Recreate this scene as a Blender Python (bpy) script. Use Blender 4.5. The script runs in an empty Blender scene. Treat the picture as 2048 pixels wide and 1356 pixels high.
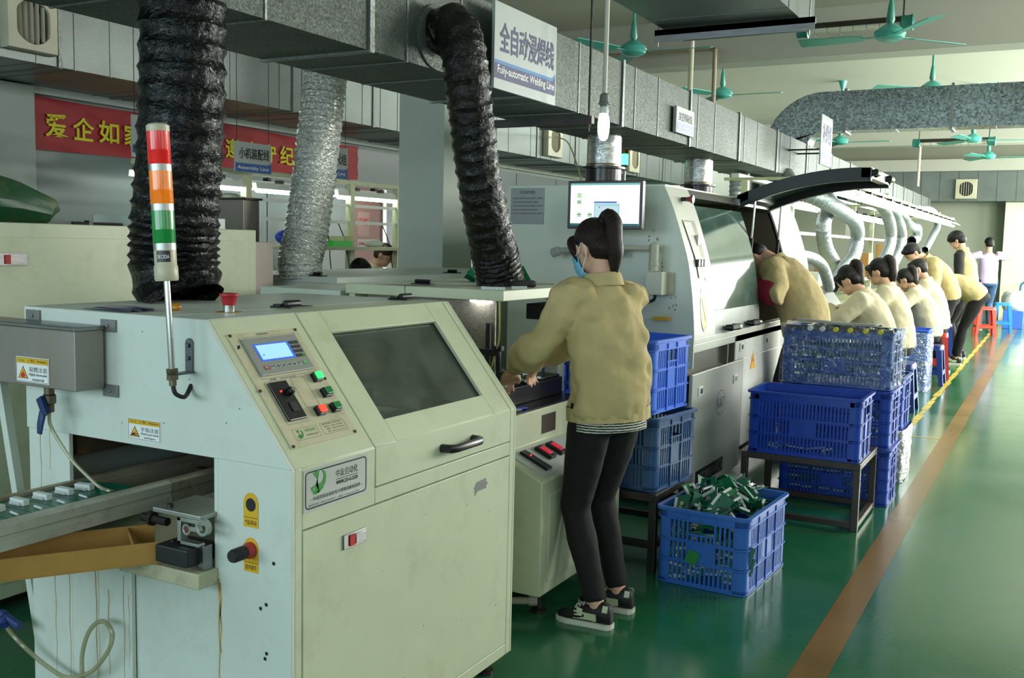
import bpy, bmesh, math, random
from mathutils import Vector as V, Matrix as MX, Quaternion as Q
random.seed(7)
S = bpy.context.scene
COL = S.collection
EXPO, LK = 0.0, 1.0
PI = math.pi

# ------------------------------------------------------------ camera, exposure
cam = bpy.data.cameras.new('camera'); camo = bpy.data.objects.new('camera', cam); COL.objects.link(camo)
cam.sensor_width = 36; cam.lens = 1982.556 / 2048 * 36; cam.clip_end = 200; cam.clip_start = 0.05
_yaw, _pit, _rol = 0.49910992, 0.09612534, 0.02215042
_f = V((-math.sin(_yaw) * math.cos(_pit), math.cos(_yaw) * math.cos(_pit), -math.sin(_pit)))
_r = V((math.cos(_yaw), math.sin(_yaw), 0)); _u = _r.cross(_f)
_r2 = _r * math.cos(_rol) + _u * math.sin(_rol); _u2 = _u * math.cos(_rol) - _r * math.sin(_rol)
camo.matrix_world = MX(((_r2.x, _u2.x, -_f.x, 0), (_r2.y, _u2.y, -_f.y, 0), (_r2.z, _u2.z, -_f.z, 1.46), (0, 0, 0, 1)))
S.camera = camo
S.view_settings.view_transform = 'Standard'; S.view_settings.look = 'None'
S.view_settings.exposure = EXPO; S.view_settings.gamma = 1; S.view_settings.use_curve_mapping = False
S.cycles.max_bounces = 7; S.cycles.diffuse_bounces = 4; S.cycles.glossy_bounces = 3
S.cycles.transparent_max_bounces = 8; S.cycles.caustics_reflective = False; S.cycles.caustics_refractive = False
S.cycles.sample_clamp_indirect = 4.0

# ------------------------------------------------------------ daylight
W = bpy.data.worlds.new('daylight'); S.world = W; W.use_nodes = True
bg = W.node_tree.nodes['Background']; bg.inputs[0].default_value = (.75, .9, 1, 1); bg.inputs[1].default_value = .6

def area(name, loc, size, rot, power, col):
    l = bpy.data.lights.new(name, 'AREA'); l.shape = 'RECTANGLE'; l.size, l.size_y = size; l.energy = power; l.color = col
    o = bpy.data.objects.new(name, l); COL.objects.link(o); o.location = loc; o.rotation_euler = rot
    return o
RX = 4.2            # right wall plane
RWIN = [(-2.2, 24), (1.6, 27), (5.4, 40), (9.2, 360), (13.0, 640), (16.8, 680), (20.6, 560)]
for wy, pw in RWIN:  # daylight through the right-hand windows
    area('window_daylight', (RX - .03, wy, 2.75), (1.9, 2.6), (0, PI / 2, 0), pw * LK, (1, 1, .92))
BWIN = [(-5.0, 118), (-2.2, 98), (.6, 58), (2.9, 30)]
for wx, pw in BWIN:  # daylight through the windows behind the camera
    area('window_daylight', (wx, -3.97, 2.2), (2.4, 1.8), (PI / 2, 0, 0), pw * LK, (.72, .9, 1))
FWIN_ADDED = [(2.9, 900)]
for wx, pw in FWIN_ADDED:  # unseen far-wall window, added to brighten the far floor
    area('window_daylight', (wx, 23.97, 2.1), (2.2, 1.9), (-PI / 2, 0, 0), pw * LK, (.95, 1, .97))

# ------------------------------------------------------------ geometry helpers
class G:
    def __init__(s): s.v = []; s.f = []; s.m = []
    def add(s, vs, fs, mi=0):
        b = len(s.v); s.v += [tuple(p) for p in vs]
        for f in fs: s.f.append([i + b for i in f]); s.m.append(mi)
        return s
    def box(s, x0, x1, y0, y1, z0, z1, mi=0):
        return s.add([(x0, y0, z0), (x1, y0, z0), (x1, y1, z0), (x0, y1, z0), (x0, y0, z1), (x1, y0, z1), (x1, y1, z1), (x0, y1, z1)],
                     [(0, 3, 2, 1), (4, 5, 6, 7), (0, 1, 5, 4), (1, 2, 6, 5), (2, 3, 7, 6), (3, 0, 4, 7)], mi)
    def obox(s, c, ux, uy, uz, mi=0):    # oriented box from half vectors
        c, ux, uy, uz = V(c), V(ux), V(uy), V(uz)
        vs = [c + ux * a + uy * b + uz * d for d in (-1, 1) for b in (-1, 1) for a in (-1, 1)]
        return s.add(vs, [(0, 2, 3, 1), (4, 5, 7, 6), (0, 1, 5, 4), (1, 3, 7, 5), (3, 2, 6, 7), (2, 0, 4, 6)], mi)
    def prism(s, poly, ax, a, b, mi=0):  # polygon extruded along x, y or z
        n = len(poly)
        mk = {'x': lambda p, t: (t, p[0], p[1]), 'y': lambda p, t: (p[0], t, p[1]), 'z': lambda p, t: (p[0], p[1], t)}[ax]
        return s.add([mk(p, a) for p in poly] + [mk(p, b) for p in poly],
                     [tuple(range(n)), tuple(range(2 * n - 1, n - 1, -1))] + [(i, i + n, (i + 1) % n + n, (i + 1) % n) for i in range(n)], mi)
    def loft(s, rings, mi=0, caps=True):
        n = len(rings[0]); vs = [p for r in rings for p in r]; fs = []
        for k in range(len(rings) - 1):
            for i in range(n):
                j = (i + 1) % n
                fs.append((k * n + i, k * n + j, (k + 1) * n + j, (k + 1) * n + i))
        if caps: fs += [tuple(range(n - 1, -1, -1)), tuple(range((len(rings) - 1) * n, len(rings) * n))]
        return s.add(vs, fs, mi)
    def tube(s, pts, r, n=10, mi=0, caps=True, ell=None, ref=None):
        pts = [V(p) for p in pts]; m = len(pts); rr = r if isinstance(r, (list, tuple)) else [r] * m
        rings = []; u = None
        for i, p in enumerate(pts):
            t = (pts[min(i + 1, m - 1)] - pts[max(i - 1, 0)]).normalized()
            if u is None:
                a = V(ref) if ref else (V((0, 0, 1)) if abs(t.z) < .9 else V((1, 0, 0)))
                u = a
            u = (u - t * u.dot(t)).normalized(); w = t.cross(u)
            e = ell[i] if ell else (1, 1)
            rings.append([p + (u * math.cos(2 * PI * k / n) * e[0] + w * math.sin(2 * PI * k / n) * e[1]) * rr[i] for k in range(n)])
        return s.loft(rings, mi, caps)
    def lathe(s, prof, c=(0, 0, 0), ax='z', n=24, mi=0, caps=True):
        c = V(c); A = {'z': (V((1, 0, 0)), V((0, 1, 0)), V((0, 0, 1))), 'x': (V((0, 1, 0)), V((0, 0, 1)), V((1, 0, 0))), 'y': (V((0, 0, 1)), V((1, 0, 0)), V((0, 1, 0)))}[ax] if isinstance(ax, str) else ax
        return s.loft([[c + (A[0] * math.cos(2 * PI * k / n) + A[1] * math.sin(2 * PI * k / n)) * r + A[2] * h for k in range(n)] for r, h in prof], mi, caps)
    def ball(s, c, rx, ry, rz, n=16, m=10, R=None, mi=0):
        c = V(c); rings = []
        for i in range(m + 1):
            th = PI * (i + .02) / (m + .04); ring = []
            for k in range(n):
                p = V((rx * math.sin(th) * math.cos(2 * PI * k / n), ry * math.sin(th) * math.sin(2 * PI * k / n), -rz * math.cos(th)))
                ring.append(c + (R @ p if R else p))
            rings.append(ring)
        return s.loft(rings, mi)
    def plate(s, O, ux, uy, pts, th, mi=0):  # 2-D polygon on a plane, thickness th along the normal
        O, ux, uy = V(O), V(ux), V(uy); nn = ux.cross(uy).normalized() * th; n = len(pts)
        a = [O + ux * p[0] + uy * p[1] for p in pts]
        return s.add([p for p in a] + [p + nn for p in a], [tuple(range(n - 1, -1, -1)), tuple(range(n, 2 * n))] + [(i, (i + 1) % n, (i + 1) % n + n, i + n) for i in range(n)], mi)

ORG = {}
def root_of(o):
    while o.parent: o = o.parent
    return o
def obj(name, g, mats, parent=None, smooth=35, bevel=0, world=True, label=None):
    me = bpy.data.meshes.new(name)
    off = V((0, 0, 0))
    if parent is not None and world: off = ORG.get(root_of(parent).name, V((0, 0, 0)))
    me.from_pydata([(p[0] - off[0], p[1] - off[1], p[2] - off[2]) for p in g.v], [], g.f)
    for m in (mats if isinstance(mats, (list, tuple)) else [mats]): me.materials.append(m)
    me.polygons.foreach_set('material_index', g.m)
    bm = bmesh.new(); bm.from_mesh(me); bmesh.ops.recalc_face_normals(bm, faces=bm.faces); bm.to_mesh(me); bm.free()
    if smooth:
        me.polygons.foreach_set('use_smooth', [True] * len(me.polygons)); me.set_sharp_from_angle(angle=math.radians(smooth))
    o = bpy.data.objects.new(name, me); COL.objects.link(o)
    if parent is not None: o.parent = parent
    if bevel:
        b = o.modifiers.new('bevel', 'BEVEL'); b.width = bevel; b.segments = 2; b.limit_method = 'ANGLE'; b.angle_limit = .6; b.harden_normals = False
    if label: o['label'] = label
    return o
def tag(o, label, cat, group=None, kind=None):
    o['label'] = label; o['category'] = cat
    if group: o['group'] = group
    if kind: o['kind'] = kind
    return o
def thing(name, label, cat, loc=(0, 0, 0), rz=0, group=None):
    e = bpy.data.objects.new(name, None); COL.objects.link(e); e.location = loc; e.rotation_euler = (0, 0, rz); e.empty_display_size = .1
    ORG[e.name] = V(loc) if rz == 0 else V((0, 0, 0))
    return tag(e, label, cat, group)
def struct(name, g, m, smooth=35, bevel=0):
    o = obj(name, g, m, None, smooth, bevel); o['kind'] = 'structure'; return o
def dup(root, loc, rz, label=None, group=None):
    r = root.copy(); COL.objects.link(r); r.location = loc; r.rotation_euler = (0, 0, rz)
    if label: r['label'] = label
    if group: r['group'] = group
    for ch in list(root.children):
        c = ch.copy(); COL.objects.link(c); c.parent = r
        for g in list(ch.children):
            d = g.copy(); COL.objects.link(d); d.parent = c
    return r
_TX = {}
def text(name, body, O, ux, uy, mat, parent=None, h=.05, w=None, th=.0006, align='l', bold=0, fat=1.0):
    """Lettering with its lower left corner at O; h = height, w = width to fit."""
    if (body, bold) not in _TX:
        c = bpy.data.curves.new('lettering', 'FONT'); c.body = body; c.resolution_u = 3; c.offset = bold
        o = bpy.data.objects.new('lettering', c); COL.objects.link(o)
        bpy.context.view_layer.update()
        dg = bpy.context.evaluated_depsgraph_get()
        me = bpy.data.meshes.new_from_object(o.evaluated_get(dg), depsgraph=dg)
        _TX[(body, bold)] = ([v.co.copy() for v in me.vertices], [list(p.vertices) for p in me.polygons])
        bpy.data.objects.remove(o); bpy.data.curves.remove(c); bpy.data.meshes.remove(me)
    vs, fs = _TX[(body, bold)]
    if not vs: return None
    x0, x1 = min(v.x for v in vs), max(v.x for v in vs); y0, y1 = min(v.y for v in vs), max(v.y for v in vs)
    sy = h / (y1 - y0); sx = (w / (x1 - x0)) if w else sy
    O, ux, uy = V(O), V(ux), V(uy); nn = ux.cross(uy).normalized() * th
    g = G(); g.add([O + ux * ((v.x - x0) * sx) + uy * ((v.y - y0) * sy) + nn for v in vs], fs)
    o = obj(name, g, mat, parent, 0)
    return o

# ------------------------------------------------------------ materials
_M = {}
def _nt(name):
    m = bpy.data.materials.new(name); m.use_nodes = True; return m, m.node_tree, m.node_tree.nodes['Principled BSDF']
def N(nt, t, **kw):
    n = nt.nodes.new(t)
    for k, v in kw.items():
        if k.startswith('i_'): n.inputs[int(k[2:]) if k[2:].isdigit() else k[2:]].default_value = v
        else: setattr(n, k, v)
    return n
def srgb(h):
    h = h.lstrip('#'); c = [int(h[i:i + 2], 16) / 255 for i in (0, 2, 4)]
    return tuple((x / 12.92 if x <= .04045 else ((x + .055) / 1.055) ** 2.4) for x in c) + (1,)
def mat(name, col, rough=.5, metal=0, var=.0, vs=6, dirt=None, dscale=3, damt=.0, bump=0, bs=40, spec=.5, emit=0, stretch=(1, 1, 1), coat=0, ecol=None):
    """painted / plastic / cloth surface: base colour with noise variation, blotches of dirt, fine bump"""
    if name in _M: return _M[name]
    m, nt, b = _nt(name); col = srgb(col) if isinstance(col, str) else col
    b.inputs['Roughness'].default_value = rough; b.inputs['Metallic'].default_value = metal; b.inputs['Specular IOR Level'].default_value = spec
    if coat: b.inputs['Coat Weight'].default_value = coat; b.inputs['Coat Roughness'].default_value = .08
    tc = N(nt, 'ShaderNodeTexCoord'); mp = N(nt, 'ShaderNodeMapping'); mp.inputs['Scale'].default_value = stretch
    nt.links.new(tc.outputs['Object'], mp.inputs[0])
    out = None
    if var:
        n = N(nt, 'ShaderNodeTexNoise', i_Scale=vs, i_Detail=5, i_Roughness=.6); nt.links.new(mp.outputs[0], n.inputs['Vector'])
        r = N(nt, 'ShaderNodeMapRange'); r.inputs['From Min'].default_value = .3; r.inputs['From Max'].default_value = .7; r.inputs['To Min'].default_value = 1 - var; r.inputs['To Max'].default_value = 1 + var * .5
        nt.links.new(n.outputs[0], r.inputs[0])
        x = N(nt, 'ShaderNodeVectorMath', operation='SCALE'); x.inputs[0].default_value = col[:3]; nt.links.new(r.outputs[0], x.inputs['Scale'])
        out = x.outputs[0]
    if dirt:
        n = N(nt, 'ShaderNodeTexNoise', i_Scale=dscale, i_Detail=8, i_Roughness=.7); nt.links.new(mp.outputs[0], n.inputs['Vector'])
        r = N(nt, 'ShaderNodeMapRange'); r.inputs['From Min'].default_value = .52; r.inputs['From Max'].default_value = .75; r.inputs['To Max'].default_value = damt
        nt.links.new(n.outputs[0], r.inputs[0])
        x = N(nt, 'ShaderNodeMix', data_type='RGBA'); nt.links.new(r.outputs[0], x.inputs[0])
        if out: nt.links.new(out, x.inputs[6])
        else: x.inputs[6].default_value = col
        x.inputs[7].default_value = srgb(dirt); out = x.outputs[2]
    if out: nt.links.new(out, b.inputs['Base Color'])
    else: b.inputs['Base Color'].default_value = col
    if bump:
        n = N(nt, 'ShaderNodeTexNoise', i_Scale=bs, i_Detail=3); nt.links.new(mp.outputs[0], n.inputs['Vector'])
        k = N(nt, 'ShaderNodeBump', i_Strength=bump, i_Distance=.01); nt.links.new(n.outputs[0], k.inputs['Height']); nt.links.new(k.outputs[0], b.inputs['Normal'])
    if emit:
        b.inputs['Emission Color'].default_value = srgb(ecol) if ecol else col; b.inputs['Emission Strength'].default_value = emit
    _M[name] = m; return m
def galv(name, col, scale=60, rough=.35, contrast=.35, bump=.0, metal=1, rv=1):
    """galvanised sheet with spangle"""
    if name in _M: return _M[name]
    m, nt, b = _nt(name); col = srgb(col)
    tc = N(nt, 'ShaderNodeTexCoord')
    vo2 = N(nt, 'ShaderNodeTexVoronoi', i_Scale=scale); nt.links.new(tc.outputs['Object'], vo2.inputs['Vector'])
    sp = N(nt, 'ShaderNodeSeparateColor'); nt.links.new(vo2.outputs['Color'], sp.inputs[0])
    r = N(nt, 'ShaderNodeMapRange'); r.inputs['To Min'].default_value = 1 - contrast; r.inputs['To Max'].default_value = 1 + contrast * .35
    nt.links.new(sp.outputs[0], r.inputs[0])
    lg = N(nt, 'ShaderNodeTexNoise', i_Scale=1.7, i_Detail=4); nt.links.new(tc.outputs['Object'], lg.inputs['Vector'])
    r2 = N(nt, 'ShaderNodeMapRange'); r2.inputs['From Min'].default_value = .3; r2.inputs['From Max'].default_value = .7; r2.inputs['To Min'].default_value = .8; r2.inputs['To Max'].default_value = 1.1; nt.links.new(lg.outputs[0], r2.inputs[0])
    mm = N(nt, 'ShaderNodeMath', operation='MULTIPLY'); nt.links.new(r.outputs[0], mm.inputs[0]); nt.links.new(r2.outputs[0], mm.inputs[1])
    x = N(nt, 'ShaderNodeVectorMath', operation='SCALE'); x.inputs[0].default_value = col[:3]; nt.links.new(mm.outputs[0], x.inputs['Scale']); nt.links.new(x.outputs[0], b.inputs['Base Color'])
    b.inputs['Metallic'].default_value = metal; b.inputs['Specular IOR Level'].default_value = .5 if metal > .5 else .2
    rr = N(nt, 'ShaderNodeMapRange'); rr.inputs['To Min'].default_value = rough - .1 * rv; rr.inputs['To Max'].default_value = rough + .15 * rv; nt.links.new(sp.outputs[1], rr.inputs[0]); nt.links.new(rr.outputs[0], b.inputs['Roughness'])
    if bump:
        k = N(nt, 'ShaderNodeBump', i_Strength=bump, i_Distance=.01); nt.links.new(lg.outputs[0], k.inputs['Height']); nt.links.new(k.outputs[0], b.inputs['Normal'])
    _M[name] = m; return m
def foil(name, col, rough=.2, metal=1, scale=45, bump=.9, dist=.02, dust=None, spec=.5):
    """crinkled foil or film"""
    if name in _M: return _M[name]
    m, nt, b = _nt(name)
    tc = N(nt, 'ShaderNodeTexCoord')
    n1 = N(nt, 'ShaderNodeTexNoise', i_Scale=scale, i_Detail=4, i_Roughness=.65, i_Distortion=1.2); nt.links.new(tc.outputs['Object'], n1.inputs['Vector'])
    k = N(nt, 'ShaderNodeBump', i_Strength=bump, i_Distance=dist); nt.links.new(n1.outputs[0], k.inputs['Height']); nt.links.new(k.outputs[0], b.inputs['Normal'])
    b.inputs['Metallic'].default_value = metal; b.inputs['Roughness'].default_value = rough; b.inputs['Specular IOR Level'].default_value = spec
    if dust:
        n2 = N(nt, 'ShaderNodeTexNoise', i_Scale=7, i_Detail=6, i_Roughness=.7); nt.links.new(tc.outputs['Object'], n2.inputs['Vector'])
        r = N(nt, 'ShaderNodeMapRange'); r.inputs['From Min'].default_value = .4; r.inputs['From Max'].default_value = .72; nt.links.new(n2.outputs[0], r.inputs[0])
        x = N(nt, 'ShaderNodeMix', data_type='RGBA'); nt.links.new(r.outputs[0], x.inputs[0]); x.inputs[6].default_value = srgb(col); x.inputs[7].default_value = srgb(dust); nt.links.new(x.outputs[2], b.inputs['Base Color'])
    else: b.inputs['Base Color'].default_value = srgb(col)
    _M[name] = m; return m
def glass(name, tint, haze, clear=.5, rough=.05):
    """pane: tinted see-through, thin haze of dust, mirror gloss"""
    if name in _M: return _M[name]
    m, nt, b = _nt(name); nt.nodes.remove(b); out = nt.nodes['Material Output']
    t = N(nt, 'ShaderNodeBsdfTransparent'); t.inputs[0].default_value = srgb(tint)
    d = N(nt, 'ShaderNodeBsdfDiffuse'); d.inputs[0].default_value = srgb(haze)
    gl = N(nt, 'ShaderNodeBsdfGlossy'); gl.inputs['Roughness'].default_value = rough
    tc = N(nt, 'ShaderNodeTexCoord'); n = N(nt, 'ShaderNodeTexNoise', i_Scale=9, i_Detail=5); nt.links.new(tc.outputs['Object'], n.inputs['Vector'])
    r = N(nt, 'ShaderNodeMapRange'); r.inputs['From Min'].default_value = .3; r.inputs['From Max'].default_value = .7; r.inputs['To Min'].default_value = 1 - clear - .08; r.inputs['To Max'].default_value = 1 - clear + .08; nt.links.new(n.outputs[0], r.inputs[0])
    a = N(nt, 'ShaderNodeMixShader'); nt.links.new(r.outputs[0], a.inputs[0]); nt.links.new(t.outputs[0], a.inputs[1]); nt.links.new(d.outputs[0], a.inputs[2])
    lf = N(nt, 'ShaderNodeLayerWeight'); pw = N(nt, 'ShaderNodeMath', operation='POWER'); pw.inputs[1].default_value = 5; nt.links.new(lf.outputs['Facing'], pw.inputs[0])
    lw = N(nt, 'ShaderNodeMath', operation='MULTIPLY_ADD'); nt.links.new(pw.outputs[0], lw.inputs[0]); lw.inputs[1].default_value = .9; lw.inputs[2].default_value = .045
    c = N(nt, 'ShaderNodeMixShader'); nt.links.new(lw.outputs[0], c.inputs[0]); nt.links.new(a.outputs[0], c.inputs[1]); nt.links.new(gl.outputs[0], c.inputs[2])
    nt.links.new(c.outputs[0], out.inputs[0]); _M[name] = m; return m
def emis(name, col, st):
    return mat(name, '#000000', .5, emit=st, ecol=col)
def floor_mat(name, col, hi, rough=.22):
    if name in _M: return _M[name]
    m, nt, b = _nt(name)
    tc = N(nt, 'ShaderNodeTexCoord')
    n = N(nt, 'ShaderNodeTexNoise', i_Scale=1.3, i_Detail=7, i_Roughness=.62); nt.links.new(tc.outputs['Object'], n.inputs['Vector'])
    x = N(nt, 'ShaderNodeMix', data_type='RGBA'); r = N(nt, 'ShaderNodeMapRange'); r.inputs['From Min'].default_value = .35; r.inputs['From Max'].default_value = .68; nt.links.new(n.outputs[0], r.inputs[0])
    nt.links.new(r.outputs[0], x.inputs[0]); x.inputs[6].default_value = srgb(col); x.inputs[7].default_value = srgb(hi)
    # scuffs
    mp = N(nt, 'ShaderNodeMapping'); mp.inputs['Scale'].default_value = (2, 9, 1); mp.inputs['Rotation'].default_value = (0, 0, 1.1); nt.links.new(tc.outputs['Object'], mp.inputs[0])
    s = N(nt, 'ShaderNodeTexNoise', i_Scale=9, i_Detail=6, i_Roughness=.8); nt.links.new(mp.outputs[0], s.inputs['Vector'])
    r3 = N(nt, 'ShaderNodeMapRange'); r3.inputs['From Min'].default_value = .66; r3.inputs['From Max'].default_value = .8; r3.inputs['To Max'].default_value = .4; nt.links.new(s.outputs[0], r3.inputs[0])
    y = N(nt, 'ShaderNodeMix', data_type='RGBA'); nt.links.new(r3.outputs[0], y.inputs[0]); nt.links.new(x.outputs[2], y.inputs[6]); y.inputs[7].default_value = srgb('#2b3a33')
    nt.links.new(y.outputs[2], b.inputs['Base Color'])
    r2 = N(nt, 'ShaderNodeMapRange'); r2.inputs['To Min'].default_value = rough - .12; r2.inputs['To Max'].default_value = rough + .06; nt.links.new(n.outputs[0], r2.inputs[0]); nt.links.new(r2.outputs[0], b.inputs['Roughness'])
    w = N(nt, 'ShaderNodeTexNoise', i_Scale=5, i_Detail=3); nt.links.new(tc.outputs['Object'], w.inputs['Vector'])
    k = N(nt, 'ShaderNodeBump', i_Strength=.06, i_Distance=.01); nt.links.new(w.outputs[0], k.inputs['Height']); nt.links.new(k.outputs[0], b.inputs['Normal'])
    b.inputs['Specular IOR Level'].default_value = .6
    _M[name] = m; return m
def stripe_mat(name, c1, c2, freq):
    if name in _M: return _M[name]
    m, nt, b = _nt(name); tc = N(nt, 'ShaderNodeTexCoord'); w = N(nt, 'ShaderNodeTexWave', bands_direction='Z', i_Scale=freq, i_Distortion=1.5); w.inputs['Detail Scale'].default_value = 3
    nt.links.new(tc.outputs['Object'], w.inputs['Vector']); r = N(nt, 'ShaderNodeMath', operation='GREATER_THAN'); r.inputs[1].default_value = .5; nt.links.new(w.outputs[1], r.inputs[0])
    x = N(nt, 'ShaderNodeMix', data_type='RGBA'); nt.links.new(r.outputs[0], x.inputs[0]); x.inputs[6].default_value = srgb(c1); x.inputs[7].default_value = srgb(c2); nt.links.new(x.outputs[2], b.inputs['Base Color']); b.inputs['Roughness'].default_value = .9
    _M[name] = m; return m
# ------------------------------------------------------------ shared materials
cream = mat('machine_cream', '#c3cbae', .42, var=.07, vs=3, dirt='#8d8460', dscale=5, damt=.35, bump=.03, bs=180)
cream2 = mat('machine_white', '#c9d2c8', .42, var=.05, vs=3, dirt='#8b8a74', dscale=6, damt=.28, bump=.03, bs=180)
black = mat('black_plastic', '#0d0e10', .35)
rubber = mat('dark_rubber', '#15171a', .6)
steel = mat('brushed_steel', '#8b8d8c', .32, metal=1, var=.2, vs=9, stretch=(1, 1, 8))
chrome = mat('bright_steel', '#c9cbc9', .18, metal=1)
dsteel = mat('dark_steel', '#3b3a38', .45, metal=.7, var=.3, vs=14, dirt='#5a4a3a', dscale=11, damt=.5)
alu = mat('aluminium', '#aeb3ac', .38, metal=.85, var=.2, vs=8)
rust = mat('rusty_metal', '#4a3a2c', .7, metal=.3, var=.4, vs=12, dirt='#8a5a2a', dscale=9, damt=.8)
galva = galv('galvanised', '#646b66', 150, .6, .3, metal=.35)
galvb = galv('galvanised_dull', '#7d8580', 120, .45, .25, metal=.6)
sheet = galv('zinc_sheet', '#79827f', 90, .36, .07, bump=.12, metal=.5, rv=.2)
wallp = mat('wall_paint', '#b3bcb4', .7, var=.05, vs=2)
wallc = mat('wall_cream', '#979c8b', .8, var=.05, vs=1.4)
whitep = mat('white_plastic', '#dfe3df', .4)
ivory = mat('ivory_plastic', '#b9b79f', .45, var=.08, vs=8)
blueT = mat('print_navy', '#20265c', .6); blueS = mat('print_blue', '#2f77b5', .6); ink = mat('print_black', '#15161a', .7); greyink = mat('print_grey', '#5c6063', .7)
yellowP = mat('print_yellow', '#d2a516', .55); redP = mat('print_red', '#b5211f', .6); whiteP = mat('print_white', '#dde0dc', .5); greenP = mat('print_green', '#1f8a2c', .55)
cloth = mat('khaki_cloth', '#bcab7a', .9, var=.1, vs=7, bump=.35, bs=30)

# ------------------------------------------------------------ room shell
YB, YF, XL = -4.0, 24.0, -6.45; ZC = 4.0
struct('floor', G().box(XL - .2, RX + .2, YB - .2, YF + .2, -.12, 0), floor_mat('floor_epoxy', '#15603a', '#39694f', .2))
orange = floor_mat('floor_line_orange', '#6b5019', '#86652a', .32)
struct('trim_1', G().add([(-.722, -3, .0012), (-.6, -3, .0012), (-.585, 23.8, .0012), (-.705, 23.8, .0012)], [(0, 1, 2, 3)]), orange)
yl = G()
for k in range(40):
    y = 8.9 + k * .33
    w = .025 + .008 * math.sin(k * 2.3)
    yl.add([(-.99 - w, y, .0012), (-.99 + w, y, .0012), (-.985 + w, y + .315, .0012), (-.985 - w, y + .315, .0012)], [(0, 1, 2, 3)])
yl.add([(-1.05, 8.37, .0012), (-.72, 8.37, .0012), (-.72, 8.4, .0012), (-1.05, 8.4, .0012)], [(0, 1, 2, 3)])
struct('trim_2', yl, floor_mat('floor_line_yellow', '#b9a233', '#cbb648', .4))
struct('ceiling', G().box(XL - .2, RX + .2, YB - .2, YF + .2, ZC, ZC + .15), mat('ceiling_paint', '#bcbdae', .85, var=.04, vs=1))
struct('wall_left', G().box(XL - .15, XL, YB, YF, 0, ZC), wallp)
def windowed(name, ax, at, th, lo, hi, wins, half, z0, z1, m):
    g = G(); c = lo
    def b(a0, a1, u, v):
        (g.box(at, at + th, a0, a1, u, v) if ax == 'x' else g.box(a0, a1, at, at + th, u, v))
    for w in sorted(wins):
        b(c, w - half, 0, ZC); b(w - half, w + half, 0, z0); b(w - half, w + half, z1, ZC); c = w + half
    b(c, hi, 0, ZC); struct(name, g, m)
windowed('wall_right', 'x', RX, .15, YB, YF, [w for w, _ in RWIN], 1.35, 1.75, 3.75, wallc)
windowed('wall_far', 'y', YF, .15, XL, RX, [w for w, _ in FWIN_ADDED], 1.15, 1.1, 3.1, wallc)
windowed('wall_back', 'y', YB - .15, .15, XL, RX, [w for w, _ in BWIN], 1.25, 1.25, 3.15, wallp)
k = 0
for w, _ in RWIN:
    k += 1; g = G()
    for y in (-1.3, 0, 1.3): g.box(RX + .02, RX + .08, w + y - .03, w + y + .03, 1.75, 3.75)
    for z in (1.78, 2.75, 3.72): g.box(RX + .02, RX + .08, w - 1.33, w + 1.33, z - .03, z + .03)
    struct('window_%d' % k, g, alu)
for w, _ in BWIN:
    k += 1; g = G()
    for x in (-1.2, 0, 1.2): g.box(w + x - .03, w + x + .03, YB - .1, YB - .04, 1.25, 3.15)
    for z in (1.28, 2.4, 3.12): g.box(w - 1.23, w + 1.23, YB - .1, YB - .04, z - .03, z + .03)
    struct('window_%d' % k, g, alu)
for w, _ in FWIN_ADDED:  # frame of the added far window, out of view
    k += 1; g = G()
    for x in (-1.1, 0, 1.1): g.box(w + x - .03, w + x + .03, YF + .04, YF + .1, 1.1, 3.1)
    struct('window_%d' % k, g, alu)
beam = mat('beam_paint', '#aeb0a4', .85, var=.05, vs=1)
for y in (2.0, 10.95, 20.6):
    struct('trim_%d' % (3 + [2.0, 10.95, 20.6].index(y)), G().box(XL, RX, y, y + .35, 3.5, ZC), beam)
struct('pillar', G().box(-4.7, -4.27, 6.65, 7.1, 0, ZC), mat('pillar_panel', '#b7c2b8', .6, var=.04, vs=2), bevel=.006)
struct('pillar', G().box(XL, -6.33, 4.15, 4.57, 0, 2.48), wallp)
struct('wall_partition', G().box(-1.02, 1.6, 23.6, 23.7, 0, 2.56), mat('partition_cream', '#dcdfc6', .7))
g = G()  # grey-blue lower panelling of the left wall
for i in range(14): g.box(XL, XL + .03, 4.6 + i * 1.2 + .008, 4.6 + (i + 1) * 1.2 - .008, 0, 2.4)
struct('trim_6', g, mat('panel_blue', '#6a7878', .35, var=.04, vs=2))
struct('trim_7', G().box(XL, XL + .07, 4.6, 21, 2.44, 2.5), whitep)

# ------------------------------------------------------------ sheet-metal ducts
def duct_run(name, label, x0, x1, y0, y1, z0, z1, m, seams, flanges=(), mseam=None):
    t = thing(name, label, 'duct', ((x0 + x1) / 2, y0, z0))
    obj('casing', G().box(x0, x1, y0, y1, z0, z1), m, t, 0)
    for y in seams: obj('seam', G().box(x0 - .004, x1 + .004, y - .005, y + .005, z0 - .004, z1 + .004), mseam or galvb, t, 0)
    for y in flanges:
        g = G()
        g.box(x0 - .012, x1 + .012, y - .014, y + .014, z0 - .009, z1 + .012)
        obj('flange', g, galvb, t, 0)
    return t
md = duct_run('exhaust_duct', 'long galvanised main duct running over the row of machines', -2.82, -2.3, .2, 21.7, 2.166, 2.53, galva,
         [i * .4 + .5 for i in range(53) if i % 3], [.62 + i * 1.22 for i in range(18)])
bd = duct_run('exhaust_duct', 'wide pale sheet-metal duct along the left wall above the red banner', XL + .04, -5.526, -2, 16, 2.49, 3.35, sheet,
         [.5 + i * .27 for i in range(58) if i % 4], [.93 + i * 1.08 for i in range(14)], mseam=sheet)
fd = thing('exhaust_duct', 'panelled sheet-metal duct high on the far wall', 'duct', (-1, 23.3, 2.57))
obj('casing', G().box(-6.2, 1.7, 23.3, 23.95, 2.57, 3.2), sheet, fd, 0)
g = G()
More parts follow.
